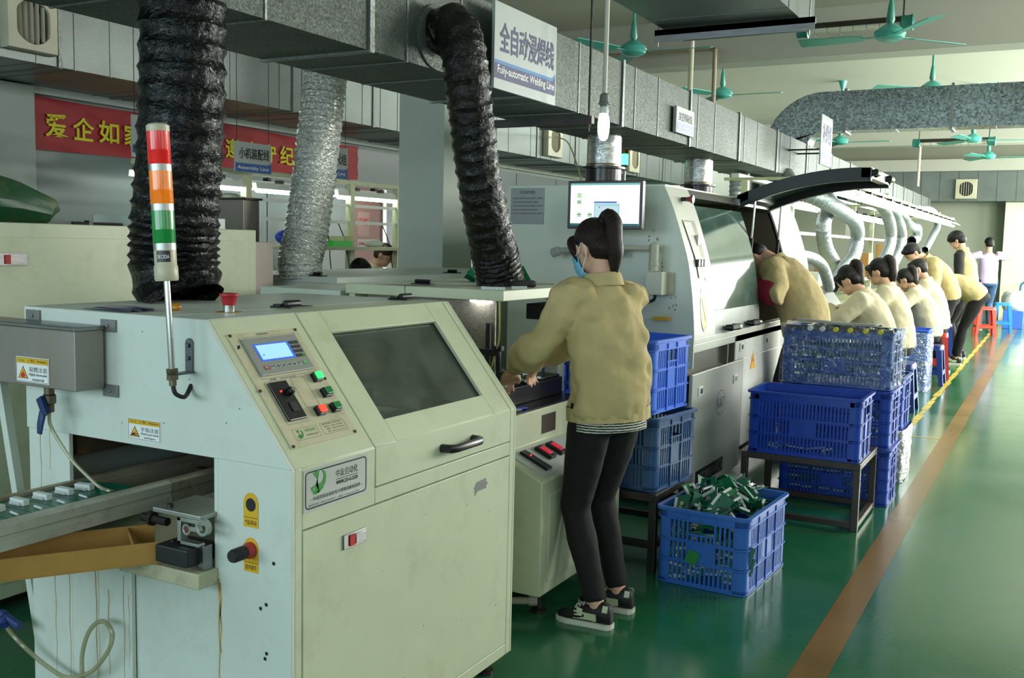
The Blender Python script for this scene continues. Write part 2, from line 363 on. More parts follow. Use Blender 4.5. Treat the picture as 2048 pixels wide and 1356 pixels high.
for i in range(20): obj('seam', G().box(-6 + i * .37, -5.985 + i * .37, 23.29, 23.3, 2.57, 3.2), galvb, fd, 0)
struct('trim_8', G().box(-6.4, 4.1, 23.2, 24, 3.2, 3.45), beam)
cd = thing('exhaust_duct', 'pale ceiling duct hanging overhead at the top of the picture', 'duct', (-2, 6, 3))
obj('casing', G().box(-2.56, -1.61, 5.2, 7.3, 3.0, 3.45), sheet, cd, 0)
g = G()
for y in (5.8, 6.55): obj('seam', G().box(-2.565, -1.605, y, y + .012, 2.996, 3.454), galvb, cd, 0)
g = G(); g.box(-2.62, -1.5, 6.83, 6.87, 2.955, 2.995); g.box(-2.62, -1.5, 6.83, 6.835, 2.91, 2.995)
for x in (-2.6, -1.54): g.tube([(x, 6.85, 2.88), (x, 6.85, ZC)], .006, 6)
obj('hanger', g, steel, cd)
# branch duct that rises from the main duct and turns to the right
br = thing('exhaust_duct', 'dark spangled branch duct curving up from the main duct to the right', 'duct', (-2.6, 11, 2.53))
def arc(cx, cz, r, a0, a1, n=10): return [(cx + r * math.cos(a0 + (a1 - a0) * i / n), cz + r * math.sin(a0 + (a1 - a0) * i / n)) for i in range(n + 1)]
poly = [(-2.82, 2.53)] + arc(-2.2, 2.48, .6, PI, PI / 2) + [(2.6, 3.08), (2.6, 2.68)] + [(-2.2, 2.68)] + arc(-2.2, 2.53, .15, PI / 2, PI)
obj('casing', G().prism(poly, 'y', 10.62, 11.1 - .2), galv('galvanised_dark', '#8d9692', 60, .34, .6), br, 30)
g = G()
for x in (-2.0, -1.0, .35, 1.4): obj('flange', G().box(x, x + .03, 10.6, 10.92, 2.66, 3.1), galvb, br, 0)
for x in (-1.5, -.6, -.2, .1, .8): obj('seam', G().box(x, x + .008, 10.612, 10.91, 2.672, 3.086), galvb, br, 0)
# trapeze hanger under the main duct
th_ = thing('duct_hanger', 'threaded rod and angle bar holding up the main duct by the lamp', 'hanger', (-2.5, 4.9, 2.1))
obj('bar', G().box(-3.0, -2.2, 4.86, 4.9, 2.1, 2.14).box(-3.0, -2.2, 4.895, 4.9, 2.1, 2.142), dsteel, th_)
for x in (-2.9, -2.225): obj('rod', G().tube([(x, 4.88, 2.06), (x, 4.88, ZC)], .007, 8).lathe([(.014, 2.085), (.014, 2.1)], (x, 4.88, 0), n=6), dsteel, th_)

# extract fans set in the ducts
def vent_fan(x, y, z, s, label, face, open_r=.36):
    """square louvre housing, face = +X or -Y"""
    t = thing('extractor_fan', label, 'fan', (x, y, z), 0, None)
    if face == 'x': U_, W_, Nn = V((0, 1, 0)), V((0, 0, 1)), V((1, 0, 0))
    else: U_, W_, Nn = V((1, 0, 0)), V((0, 0, 1)), V((0, -1, 0))
    c = V((x, y, z)); h = s / 2
    def P(u, w, n): return c + U_ * u + W_ * w + Nn * n
    n = 32; r = s * open_r; g = G()
    sq = []
    for k in range(n):
        a = 2 * PI * k / n; m = max(abs(math.cos(a)), abs(math.sin(a))); sq.append((math.cos(a) / m * h, math.sin(a) / m * h))
    ci = [(max(-r * .86, min(r * .86, r * math.cos(2 * PI * k / n))), r * math.sin(2 * PI * k / n)) for k in range(n)]
    g.loft([[P(u, w, 0) for u, w in sq], [P(u, w, .05) for u, w in sq], [P(u * .96, w * .96, .07) for u, w in sq], [P(u, w, .075) for u, w in ci], [P(u, w, .02) for u, w in ci]], caps=False)
    obj('housing', g, ivory, t, 30)
    g = G(); g.add([P(u, w, .02) for u, w in ci], [tuple(range(n))]); obj('backing', g, black, t, 0)
    g = G()
    for i in range(5):
        u = -r * .6 + i * r * .3; hw = math.sqrt(max(0, r * r - u * u)) * .98
        g.obox(P(u, 0, .05), U_ * .006 + Nn * .01, W_ * hw, Nn * .002 - U_ * .002)
    obj('louvre', g, ivory, t, 0)
    return t
vent_fan(-5.52, 3.94, 2.71, .34, 'ivory louvred extractor fan on the wall duct, top left corner', 'x', .38)
vent_fan(-5.52, 11.0, 2.72, .4, 'ivory extractor fan on the wall duct behind the hanging lamp', 'x')
vent_fan(-5.52, 13.6, 2.72, .4, 'ivory extractor fan on the wall duct just right of the steel stack', 'x')
vent_fan(-1.78, 23.28, 2.82, .42, 'ivory extractor fan on the far wall duct', 'y')
# ------------------------------------------------------------ front soldering machine
X0, X1, Y0, Y1, ZT, ZB = -2.52, -1.55, 1.771, 2.885, 1.256, .073
def CH(y, t, off=0): return V((-1.55 - .275 * t + .779 * off, y, .914 + .342 * t + .627 * off))
EY, ET = V((0, 1, 0)), V((-.6267, 0, .7794))
m1 = thing('soldering_machine', 'cream soldering machine in the foreground with a sloping control panel and windowed hood', 'machine', (-2.03, 2.33, 0))
PR = [(-1.55, .914), (-1.825, ZT), (X0, ZT), (X0, .914)]
g = G(); th = .012
g.prism(PR, 'y', Y0, Y0 + th)
g.box(X0, -2.35, Y0 + .006, Y0 + .02, ZB, .914); g.box(-1.787, X1, Y0, Y0 + th, ZB, .914)
g.box(-2.35, -2.11, Y0 + .006, Y0 + .02, ZB, .60); g.box(-2.112, -1.787, Y0 + .022, Y0 + .036, ZB, .60)
g.box(-1.80, -1.787, Y0, Y0 + .3, .6, .914)
obj('side_panel', g, cream2, m1, 30, .002)
g = G(); g.prism(PR, 'y', Y1 - th, Y1); g.box(X0, -2.4, Y1 - th, Y1, ZB, .914); g.box(-1.75, X1, Y1 - th, Y1, ZB, .914); g.box(-2.4, -1.75, Y1 - th, Y1, ZB, .6); obj('side_panel', g, cream, m1, 30, .002)
obj('back_panel', G().box(X0, X0 + th, Y0 + .02, Y1 - th, ZB, ZT - .012), cream, m1)
g = G(); g.box(X0, -1.985, Y0 + .0005, Y1, ZT - .011, ZT + .0005); g.box(-1.98, -1.827, Y0 + .0005, 2.1, ZT - .011, ZT + .0005); g.box(-1.98, -1.827, 2.842, Y1, ZT - .011, ZT + .0005)
obj('top_panel', g, cream2, m1, 30, .002)
g = G(); g.box(X1 - .012, X1, Y0 + th, 1.809, ZB, .914); g.box(X1 - .012, X1, 1.809, 2.1, .76, .914); g.box(X1 - .012, X1, 2.1, 2.845, .76, .804); g.box(X1 - .012, X1, 2.845, Y1 - th, ZB, .914)
g.box(X1 - .012, X1, 1.809, 2.845, ZB, .112)
def chp(y0, y1, t0, t1, gg, d=.012, off=0, mi=0):
    a = [CH(y0, t0, off), CH(y1, t0, off), CH(y1, t1, off), CH(y0, t1, off)]; b = [CH(y0, t0, off - d), CH(y1, t0, off - d), CH(y1, t1, off - d), CH(y0, t1, off - d)]
    gg.add(a + b, [(0, 1, 2, 3), (7, 6, 5, 4), (0, 4, 5, 1), (1, 5, 6, 2), (2, 6, 7, 3), (3, 7, 4, 0)], mi)
chp(Y0 + th, 2.098, 0, 1, g); chp(2.846, Y1 - th, 0, 1, g)
obj('front_frame', g, cream, m1, 30, .0025)
# hood with its window
hood = G(); t0, t1, w0, w1 = .168, .835, 2.2, 2.737
chp(2.102, w0, 0, 1.0, hood); chp(w1, 2.842, 0, 1.0, hood); chp(w0, w1, 0, t0, hood); chp(w0, w1, t1, 1.0, hood)
hood.box(X1 - .012, X1 + .001, 2.102, 2.842, .807, .914); hood.box(-1.976, -1.825, 2.102, 2.842, ZT - .011, ZT + .001)
ho = obj('hood', hood, cream, m1, 30, .002)
g = G(); chp(w0 - .01, w1 + .01, t0 - .02, t1 + .02, g, .004, -.014); obj('window', g, glass('hood_pane', '#c9d0ca', '#8b938c', .86, .1), ho, 0, label='smoky window of the hood')
g = G(); hy0, hy1, hx, hz = 2.425, 2.6, -1.55, .856
g.tube([(hx, hy0, hz), (hx + .032, hy0 + .004, hz), (hx + .04, hy0 + .02, hz), (hx + .04, hy1 - .02, hz), (hx + .032, hy1 - .004, hz), (hx, hy1, hz)], [.013, .013, .012, .012, .013, .013], 10)
obj('handle', g, black, ho)
for y in (2.263, 2.871 - .02):
    g = G(); g.box(-2.02, -1.94, y - .05, y + .05, ZT, ZT + .006); g.tube([(-1.98, y - .032, ZT + .012), (-1.98, y + .032, ZT + .012)], .011, 10)
    for s in (-1, 1): g.box(-2.012, -1.985, y + s * .03 - .017, y + s * .03 + .017, ZT + .004, ZT + .012)
    obj('hinge', g, black, m1, bevel=.002)
# lower door
do = obj('door', G().box(X1 - .012, X1 + .001, 1.812, 2.842, .115, .757), cream, m1, 30, .002)
g = G(); g.box(X1, X1 + .006, 1.963, 2.058, .672, .71); g.box(X1 + .005, X1 + .009, 2.01, 2.053, .678, .704); lk = obj('latch', g, steel, do, bevel=.001)
obj('latch_tab', G().box(X1 + .005, X1 + .0095, 1.985, 2.006, .677, .705), redP, lk, label='orange red tab of the door latch')
g = G(); g.plate((X1 + .001, 2.6, .67), EY, (0, 0, 1), [(.02, .0), (.035, .012), (.09, .012), (.09, .02), (.1, .026), (.09, .034), (.088, .045), (.03, .042), (.022, .03), (.015, .026), (.022, .018)], .001); obj('latch_hole', g, black, do, 0)
# logo plate
g = G(); g.box(X1, X1 + .0015, 1.812, 2.066, .801, .906); pl = obj('name_plate', g, mat('plate_silver', '#a5aaa6', .35, metal=.3), m1, 0)
def rrect(a0, a1, b0, b1, r, n=5):
    p = []
    for cx, cy, s in ((a1 - r, b1 - r, 0), (a0 + r, b1 - r, PI / 2), (a0 + r, b0 + r, PI), (a1 - r, b0 + r, 1.5 * PI)):
        p += [(cx + r * math.cos(s + i * PI / 2 / n), cy + r * math.sin(s + i * PI / 2 / n)) for i in range(n + 1)]
    return p
def outline(g, O, ux, uy, a0, a1, b0, b1, r, w, off=.0004):
    O, ux, uy = V(O), V(ux), V(uy); nn = ux.cross(uy).normalized() * off
    o, i = rrect(a0, a1, b0, b1, r), rrect(a0 + w, a1 - w, b0 + w, b1 - w, max(r - w, .0003)); n = len(o)
    g.add([O + ux * p[0] + uy * p[1] + nn for p in o + i], [(k, (k + 1) % n, (k + 1) % n + n, k + n) for k in range(n)])
    return g
PX = X1 + .0015; Oz = V((PX, 0, 0)); UZ = V((0, 0, 1))
obj('border', outline(G(), Oz, EY, UZ, 1.818, 2.06, .807, .90, .012, .0035), ink, pl, 0)
def swirl(O, ux, uy, s, parent):  # green leaf-like emblem
    O, ux, uy = V(O), V(ux), V(uy); g = G(); nn = ux.cross(uy).normalized() * .0006
    def shp(pts): g.add([O + ux * (p[0] * s) + uy * (p[1] * s) + nn for p in pts], [tuple(range(len(pts)))])
    shp([(.14, .9), (.52, 1.0), (.3, .42), (.62, .42), (.8, .62), (.5, .08), (.2, .1), (.42, .62), (.3, .72)])
    shp([(.66, .98), (.86, .86), (.95, .66), (.9, .42), (.74, .2), (.5, .05), (.25, .02), (.1, .1), (.3, .1), (.52, .16), (.68, .3), (.78, .52), (.78, .76)])
    shp([(.02, .34), (.08, .2), (.2, .1), (.16, .2), (.2, .3), (.36, .38), (.2, .4)])
    return obj('emblem', g, greenP, parent, 0)
swirl((PX, 1.838, .838), EY, UZ, .062, pl)
text('lettering', '中友自动化', (PX, 1.935, .866), EY, UZ, ink, pl, .02, .088)
obj('rule', G().box(PX, PX + .0004, 1.935, 2.023, .8605, .862), ink, pl, 0)
text('lettering', 'www.zo-u.com', (PX, 1.935, .847), EY, UZ, ink, pl, .01, .088, bold=.01)
text('lettering', '—中国无铅自动化电子焊接设备制造商—', (PX, 1.835, .825), EY, UZ, ink, pl, .01, .21, bold=.008)
text('lettering', '服务热线：0755-27303971   网址：www.zo-u.com', (PX, 1.83, .8125), EY, UZ, greyink, pl, .006, .2)
# control panel on the slope
g = G(); chp(1.809, 2.064, .118, .888, g, .003, .003); cp = obj('control_panel', g, mat('panel_beige', '#c2bda0', .4, var=.06, vs=6, dirt='#7a6a48', dscale=14, damt=.5), m1, 0)
def chO(y, t, off=.0032): return CH(y, t, off)
def chbox(g, y0, y1, t0, t1, h, off=.003, mi=0): chp(y0, y1, t0, t1, g, h, off + h, mi)
Lt = .4388
g = G(); chbox(g, 1.842, 2.039, .586, .84, .006); kp = obj('operator_panel', g, mat('panel_grey', '#8d9089', .4), cp, 0, .002)
g = G(); chbox(g, 1.866, 1.995, .675, .795, .0008, .009); obj('screen_bezel', g, mat('lcd_edge', '#3a62c8', .3, emit=.6, ecol='#3a62c8'), kp, 0)
g = G(); chbox(g, 1.873, 1.985, .687, .785, .001, .0095); obj('screen', g, emis('lcd_glow', '#a8e4ff', 1.05), kp, 0)
kdark = mat('key_dark', '#2c3138', .5)
for r_ in range(4):
    for c_ in range(3):
        g = G(); y = 1.997 + c_ * .0125; t = .79 - r_ * .031 - .02; chbox(g, y, y + .0095, t, t + .022, .001, .009)
        obj('key', g, greenP if (r_ == 3 and c_ == 2) else kdark, kp, 0)
for i in range(8):
    y = 1.862 + i * .0208; g = G(); chbox(g, y, y + .017, .62, .648, .001, .009)
    k_ = obj('key', g, mat('key_red', '#9a4a52', .5) if i == 0 else (mat('key_green', '#4f9a5a', .5) if i == 7 else mat('key_grey', '#9aa09c', .5)), kp, 0)
    g = G(); O = CH(y + .0085, .634, .0102)
    if 2 <= i <= 5:
        a = {2: -PI / 2, 3: PI / 2, 4: PI, 5: 0}[i]
        g.plate(O, EY, ET, [(.005 * math.cos(a + d), .005 * math.sin(a + d)) for d in (0, 2.3, -2.3)], .0003); obj('key_mark', g, ink, kp, 0)
text('lettering', 'ESC', CH(1.865, .63, .0101), EY, ET, whiteP, kp, .006, .011)
text('lettering', 'ALM', CH(1.885, .63, .0101), EY, ET, ink, kp, .006, .012)
text('lettering', 'SET', CH(1.989, .63, .0101), EY, ET, ink, kp, .006, .011)
text('lettering', 'ENT', CH(2.01, .63, .0101), EY, ET, whiteP, kp, .006, .011)
obj('outline', outline(outline(outline(G(), chO(0, 0), EY, ET, 1.838, 2.045, .57 * Lt, .855 * Lt, .004, .0009), chO(0, 0), EY, ET, 1.934, 1.986, .345 * Lt, .55 * Lt, .006, .0009), chO(0, 0), EY, ET, 1.838, 1.917, .262 * Lt, .548 * Lt, .005, .0009), greyink, cp, 0)
text('lettering', '无铅波峰焊控制系统', CH(1.905, .862, .0033), EY, ET, ink, cp, .006, .045)
text('lettering', '数控自动焊锡设备操作面板', CH(1.9, .553, .0033), EY, ET, greyink, cp, .005, .06)
text('lettering', '变频调速器', CH(1.862, .553, .0033), EY, ET, ink, cp, .006, .025)
g = G(); chbox(g, 1.845, 1.91, .278, .536, .008); sc = obj('speed_controller', g, black, cp, 0, .003)
g = G(); O = CH(1.893, .452, .011); g.lathe([(.011, 0), (.011, .012), (.008, .016)], O, (EY, ET, V((.779, 0, .627))), 16); obj('knob', g, black, sc)
g = G(); g.lathe([(.006, .016), (.006, .019)], O, (EY, ET, V((.779, 0, .627))), 14); obj('knob_cap', g, chrome, sc)
g = G(); g.lathe([(.003, 0), (.002, .003)], CH(1.869, .468, .011), (EY, ET, V((.779, 0, .627))), 10); obj('lamp', g, emis('led_red', '#ff2a2a', 3), sc)
g = G(); chbox(g, 1.872, 1.897, .33, .39, .003, .011); obj('rocker_switch', g, rubber, sc, 0, .001)
for (y, t, m_) in ((2.026, .523, emis('button_green_lit', '#35ff7a', 1.5)), (2.028, .412, mat('button_green', '#0f7a3a', .3)), (2.028, .305, mat('button_green', '#0f7a3a', .3)), (1.968, .304, emis('button_red_lit', '#ff4a2c', 1.3))):
    g = G(); chbox(g, y - .015, y + .015, t - .03, t + .03, .014); b_ = obj('push_button', g, black, cp, 0, .002)
    g = G(); chbox(g, y - .011, y + .012, t - .022, t + .024, .006, .017); obj('button_cap', g, m_, b_, 0, .0015)
g = outline(outline(G(), chO(0, 0), EY, ET, 1.84, 1.93, .155 * Lt, .23 * Lt, .003, .0008), chO(0, 0), EY, ET, 1.943, 2.038, .156 * Lt, .23 * Lt, .003, .0008); obj('outline', g, greyink, cp, 0)
swirl(CH(1.848, .163, .0032), EY, ET, .026, cp)
text('lettering', '中友自动化', CH(1.88, .197, .0034), EY, ET, greenP, cp, .009, .042)
text('lettering', 'WWW.ZO-U.COM', CH(1.88, .172, .0034), EY, ET, ink, cp, .005, .042)
for i, tx in enumerate(('服务热线电话：0755-27303971', '联系人：0755-27303981', '传真：0755-27303561', '网址：http://www.zo-u.com')):
    text('lettering', tx, CH(1.952 + i * .003, .215 - i * .017, .0034), EY, ET, ink, cp, .0042, .075 - i * .003)
for y, t in ((1.816, .875), (2.057, .875), (1.816, .13), (2.055, .13), (1.811, .5), (2.06, .51)):
    obj('screw', G().lathe([(.0045, 0), (.004, .003)], CH(y, t, .003), (EY, ET, V((.779, 0, .627))), 8), rust, cp)
# emergency button and hand-wheel stickers
g = G(); g.lathe([(.036, 0), (.036, .002)], (-1.964, 1.992, ZT), n=20); es = obj('emergency_stop', g, mat('yellow_ring', '#8f7a35', .5), m1)
obj('collar', G().lathe([(.016, .002), (.016, .022)], (-1.964, 1.992, ZT), n=16), chrome, es)
obj('mushroom_button', G().lathe([(.017, .02), (.019, .03), (.022, .043), (.026, .047), (.026, .051), (.02, .053)], (-1.964, 1.992, ZT), n=20), mat('stop_red', '#a8222a', .35), es)
SY = Y0 - .0008; UXs = V((1, 0, 0))
def sidept(x, z, d=0): return V((x, SY - d, z))
for zc, w_, tx in ((.80, 1, '气缸移动'), (.688, 0, '宽窄调节')):
    arch = [(-.0235, -.042), (.0235, -.042), (.0235, .018)] + [(.0235 * math.cos(a), .018 + .026 * math.sin(a)) for a in [PI * i / 10 for i in range(1, 10)]] + [(-.0235, .018)]
    st = obj('sticker', G().plate(sidept(-1.677, zc), UXs, UZ, arch, .0005), yellowP, m1, 0, label='yellow arched sticker with a black knob hole')
    g = G(); g.plate(sidept(-1.677, zc + .014, .0006), UXs, UZ, [(.016 * math.cos(2 * PI * i / 20), .0165 * math.sin(2 * PI * i / 20)) for i in range(20)], .0003)
    g.plate(sidept(-1.677, zc - .0185, .0006), UXs, UZ, [(-.022, 0), (.022, 0), (.022, .0012), (-.022, .0012)], .0003); obj('sticker_print', g, ink, st, 0)
    text('lettering', tx, sidept(-1.695, zc - .036, .0006), UXs, UZ, ink, st, .012, .036)
kb = obj('knob', G().lathe([(.02, 0), (.02, .012), (.016, .02), (.016, .022)], (-1.677, SY, .702), (V((1, 0, 0)), V((0, 0, 1)), V((0, -1, 0))), 20), mat('knob_red', '#a52a22', .4), m1)
obj('knob_grip', G().lathe([(.0155, .02), (.017, .03), (.0165, .06), (.014, .066)], (-1.677, SY, .702), (V((1, 0, 0)), V((0, 0, 1)), V((0, -1, 0))), 20), rubber, kb)
g = G()
for x, z in ((-1.629, .573), (-1.647, .56), (-1.633, .436), (-1.628, .45), (-1.605, .68)): g.lathe([(.005, 0), (.004, .001)], (x, SY, z), (V((1, 0, 0)), V((0, 0, 1)), V((0, -1, 0))), 10)
obj('screw_hole', g, black, m1)
def warn(xz, h, w, y, body1, body2, body3, parent, pict, ux=UXs):
    x, z = xz; Ow = V((x, y, z)); st = obj('warning_sticker', G().plate(Ow, ux, UZ, [(0, 0), (w, 0), (w, h), (0, h)], .0006), whiteP, parent, 0, label='white sticker with a yellow WARNING band')
    O2 = Ow - V((0, .0008, 0))
    obj('band', G().plate(O2, ux, UZ, [(.003, h * .74), (w - .003, h * .74), (w - .003, h - .003), (.003, h - .003)], .0002), yellowP, st, 0)
    obj('border', outline(G(), O2, ux, UZ, .002, w - .002, .002, h - .002, .001, .0009), ink, st, 0)
    text('lettering', '⚠ 警告／WARNING', O2 + ux * (w * .36) + UZ * (h * .79), ux, UZ, ink, st, h * .13, w * .58)
    text('lettering', '中友', O2 + ux * (w * .08) + UZ * (h * .79), ux, UZ, greenP, st, h * .12, w * .2)
    text('lettering', body1, O2 + ux * (w * .4) + UZ * (h * .43), ux, UZ, greyink, st, h * .2, w * .54)
    text('lettering', body2, O2 + ux * (w * .4) + UZ * (h * .25), ux, UZ, ink, st, h * .13, w * .54)
    text('lettering', body3, O2 + ux * (w * .5) + UZ * (h * .08), ux, UZ, ink, st, h * .12, w * .34)
    g = G(); g.plate(O2, ux, UZ, [(w * .06, h * .14), (w * .37, h * .14), (w * .215, h * .64)], .0002); tr = obj('warning_triangle', g, ink, st, 0)
    g = G(); g.plate(O2 - V((0, .0003, 0)), ux, UZ, [(w * .085, h * .165), (w * .345, h * .165), (w * .215, h * .59)], .0002); obj('triangle_field', g, mat('print_amber', '#e0a41c', .5), tr, 0)
    g = G(); k = [(p[0] * w * .2 + w * .215, p[1] * h * .3 + h * .18) for p in pict]; g.plate(O2 - V((0, .0006, 0)), ux, UZ, k, .0002); obj('pictogram', g, redP if len(pict) == 9 else ink, tr, 0)
FLAME = [(-.25, 0), (.25, 0), (.36, .3), (.2, .6), (.15, .4), (.05, .95), (-.12, .5), (-.2, .62), (-.35, .3)]
HAND = [(-.5, .05), (.55, .05), (.55, .12), (-.2, .2), (.5, .28), (.5, .36), (-.1, .38), (.2, .55), (.1, .6), (-.3, .4), (-.5, .2)]
warn((-2.105, .929), .056, .121, SY, '手指注意', 'Watch your hands', 'and fingers', m1, HAND)
# ledge, inner deck and works
g = G(); g.box(-2.07, -1.787, 1.705, 1.77, .597, .637); obj('ledge', g, mat('ledge_cream', '#b9b79a', .5, var=.1, vs=8, dirt='#7d6a3c', dscale=14, damt=.7), m1, 30, .003)
obj('inner_wall', G().box(X0 + .02, X0 + .03, Y0 + .05, Y1 - .03, .62, ZT - .03), mat('inner_grey', '#9aa29c', .6), m1, 0)
obj('inner_wall', G().prism([(-1.62, .95), (-1.85, 1.225), (X0 + .03, 1.225), (X0 + .03, .95)], 'y', 2.865, 2.87), mat('inner_grey', '#b9c0ba', .6), m1, 0)
obj('deck', G().box(X0 + .03, -1.575, 2.1, 2.87, .84, .85), dsteel, m1, 0)
g = G(); oc = [(.0, .0), (.075, 0), (.115, .035), (.115, .08), (.07, .115), (.0, .115)]
g.prism([(-2.06 + a, .985 + b) for a, b in oc], 'y', 2.2, 2.66); g.loft([[(-2.06 + a, 2.66, .985 + b) for a, b in oc], [(-2.05 + a * .8, 2.73, .99 + b * .8) for a, b in oc]])
obj('motor_cover', g, mat('cover_cream', '#d8cf9d', .45, var=.1, vs=5), m1, 35, .003, label='long cream cover seen through the hood window')
g = G(); g.plate((-1.93, 2.3, .86), EY, UZ, [(0, 0), (.05, 0), (.07, .07), (.15, .07), (.17, .085), (.17, .1), (.155, .12), (0, .13)], .004); obj('bracket', g, alu, m1)
obj('bracket', G().box(-1.96, -1.9, 2.5, 2.56, .85, .985), dsteel, m1, 0)
g = G()
for i in range(6): g.box(-1.95, -1.6, 2.6 + i * .04, 2.62 + i * .04, .85, .885)
obj('tray', g, alu, m1, 0)
for x in (-1.62, -2.45):
    for y in (1.86, 2.83): obj('foot', G().lathe([(.03, 0), (.03, .012), (.012, .016), (.012, ZB)], (x, y, 0), n=12), dsteel, m1)
obj('fill_strip', G().box(-2.3, -2.27, 2.2, 2.7, 1.225, 1.235), emis('fill_strip_glow', '#f2ffe8', 5), m1, 0, label='slim white strip added under the machine top to light the hood interior')  # added glowing strip, brightens what shows behind the hood window
# rust runs and drips on the end panels
g = G()
def run(x, z0, z1, w, y):
    g = G()
    pts = []; n = 9
    for i in range(n + 1):
        z = z0 + (z1 - z0) * i / n; pts.append((x + math.sin(i * 1.7 + x * 40) * .002, z, w * (1 - .6 * i / n) * (.7 + .5 * random.random())))
    for a, b in zip(pts, pts[1:]): g.add([(a[0] - a[2], y, a[1]), (a[0] + a[2], y, a[1]), (b[0] + b[2], y, b[1]), (b[0] - b[2], y, b[1])], [(0, 1, 2, 3)])
    obj('rust_stain', g, mat('rust_stain', '#b09b66', .8, var=.25, vs=30), m1, 0, label='brown drip down the end panel')
for x, z0, z1, w in ((-2.47, 1.05, .74, .003), (-2.43, .98, .8, .0015), (-2.3, 1.05, .93, .003), (-2.215, 1.03, .92, .005), (-2.26, 1.04, .93, .002), (-2.36, .52, .1, .002), (-2.42, .5, .2, .0015), (-2.25, .55, .12, .003), (-2.24, .55, .2, .0012), (-2.2, .5, .26, .0022), (-2.14, .55, .1, .0018), (-2.12, .5, .3, .001)): run(x, z0, z1, w, Y0 + .0055 if x < -2.16 and z0 > .9 else Y0 + .0055)
for x, z0, z1, w in ((-1.784, .61, .33, .005), (-1.779, .6, .42, .004)): run(x, z0, z1, w, Y0 - .0006)
g = G()
for i in range(26):
    y, t = 1.8 + random.random() * .02, random.random(); a = random.random() * 6
    x, z = -1.6 - random.random() * .8, .95 + random.random() * .28
    if i % 2: g.plate((x, Y0 - .0006, z), UXs, UZ, [(.003 * random.random() * math.cos(k), .003 * random.random() * math.sin(k)) for k in (0, 1.2, 2.6, 4, 5.2)], .0003)
    else: g.plate((X1 + .0012, 1.85 + random.random() * .95, .15 + random.random() * .55), EY, UZ, [(.0035 * random.random() * math.cos(k), .004 * random.random() * math.sin(k)) for k in (0, 1.2, 2.6, 4, 5.2)], .0003)
g.plate((-1.718, Y0 - .0006, 1.19), UXs, UZ, [(0, 0), (.009, .004), (.007, .012), (-.002, .009)], .0003)
obj('paint_chip', g, ink, m1, 0)

# ------------------------------------------------------------ stainless tank, valve and hose
tk = thing('flux_tank', 'stained stainless steel tank bolted on the left end of the front machine', 'tank', (-2.5, 1.7, 1.05))
stk = mat('stained_steel', '#8a857d', .42, metal=.5, var=.25, vs=5, dirt='#8f8574', dscale=7, damt=.7, stretch=(1, 1, .35))
obj('body', G().box(-2.98, -2.18, 1.672, 1.76, 1.056, 1.212), stk, tk, 0, .003)
obj('lid', G().box(-2.985, -2.176, 1.667, 1.763, 1.212, 1.222), steel, tk, 0, .002)
for x, z in ((-2.475, 1.232), (-2.17, 1.222), (-2.165, 1.05)):
    obj('bracket', G().box(x - .028, x + .028, 1.764, 1.77, z - .016, z + .016).lathe([(.006, 0), (.005, .004)], (x, 1.764, z), (V((1, 0, 0)), V((0, 0, 1)), V((0, -1, 0))), 6), mat('bracket_pale', '#7b7d7b', .4, metal=.4), tk, bevel=.001)
warn((-2.415, 1.066), .067, .134, 1.671, '易燃注意', 'Highly flammable', 'material', tk, FLAME)
vx, vy = -2.35, 1.72
va = obj('valve', G().lathe([(.013, -.0), (.013, -.025), (.017, -.03), (.017, -.05), (.012, -.055), (.012, -.075)], (vx, vy, 1.056), n=14), mat('brass_dull', '#6d6450', .4, metal=.8), tk)
g = G(); g.obox((vx + .004, vy - .022, 1.0), (.012, -.002, .006), (0, .006, 0), (-.012, 0, .022)); g.tube([(vx, vy - .02, .985), (vx - .004, vy - .026, .95), (vx - .008, vy - .026, .925)], [.013, .012, .009], 10, ell=[(1, .5)] * 3)
obj('valve_lever', g, mat('valve_blue', '#1d3462', .4), va, label='navy blue lever of the tank valve')
hose = glass('clear_hose', '#dfe2cf', '#aead8c', .5, .1)
def bez(P, n=8):  # Catmull-Rom through points
    P = [V(p) for p in P]; out = []
    for i in range(len(P) - 1):
        a, b, c, d = P[max(i - 1, 0)], P[i], P[i + 1], P[min(i + 2, len(P) - 1)]
        for k in range(n):
            t = k / n; out.append(.5 * ((2 * b) + (c - a) * t + (2 * a - 5 * b + 4 * c - d) * t * t + (3 * b - a - 3 * c + d) * t ** 3))
    return out + [P[-1]]
tag(obj('hose', G().tube(bez([(vx, vy, .985), (vx + .005, vy, .94), (-2.29, 1.735, .86), (-2.235, 1.75, .81), (-2.2, 1.76, .785), (-2.18, 1.79, .77)]), .005, 10), hose), 'thin clear hose running from the tank valve down to the conveyor', 'hose')
tag(obj('hose', G().tube(bez([(-2.75, 1.71, .372), (-2.6, 1.72, .355), (-2.53, 1.72, .318), (-2.487, 1.73, .285), (-2.4, 1.73, .255), (-2.316, 1.73, .243), (-2.22, 1.73, .28), (-2.155, 1.73, .345), (-2.135, 1.735, .4), (-2.165, 1.735, .43), (-2.205, 1.735, .415), (-2.24, 1.735, .37), (-2.26, 1.735, .3), (-2.25, 1.735, .2), (-2.2, 1.72, .1), (-2.18, 1.66, .009), (-2.3, 1.6, .009)]), .0062, 10), hose), 'clear hose looped low against the end of the front machine', 'hose')
hf = thing('hose_fitting', 'blue plastic tee fitting on the clear hose low at the left edge', 'fitting', (-2.54, 1.72, .36))
g = G(); g.tube([(-2.585, 1.72, .374), (-2.5, 1.72, .352)], .012, 10); g.tube([(-2.56, 1.72, .367), (-2.545, 1.7, .352)], .013, 10); obj('body', g, mat('fitting_blue', '#22356e', .4), hf)
obj('collar', G().tube([(-2.577, 1.72, .372), (-2.565, 1.72, .369)], .0145, 10), mat('fitting_blue', '#22356e', .4), hf)

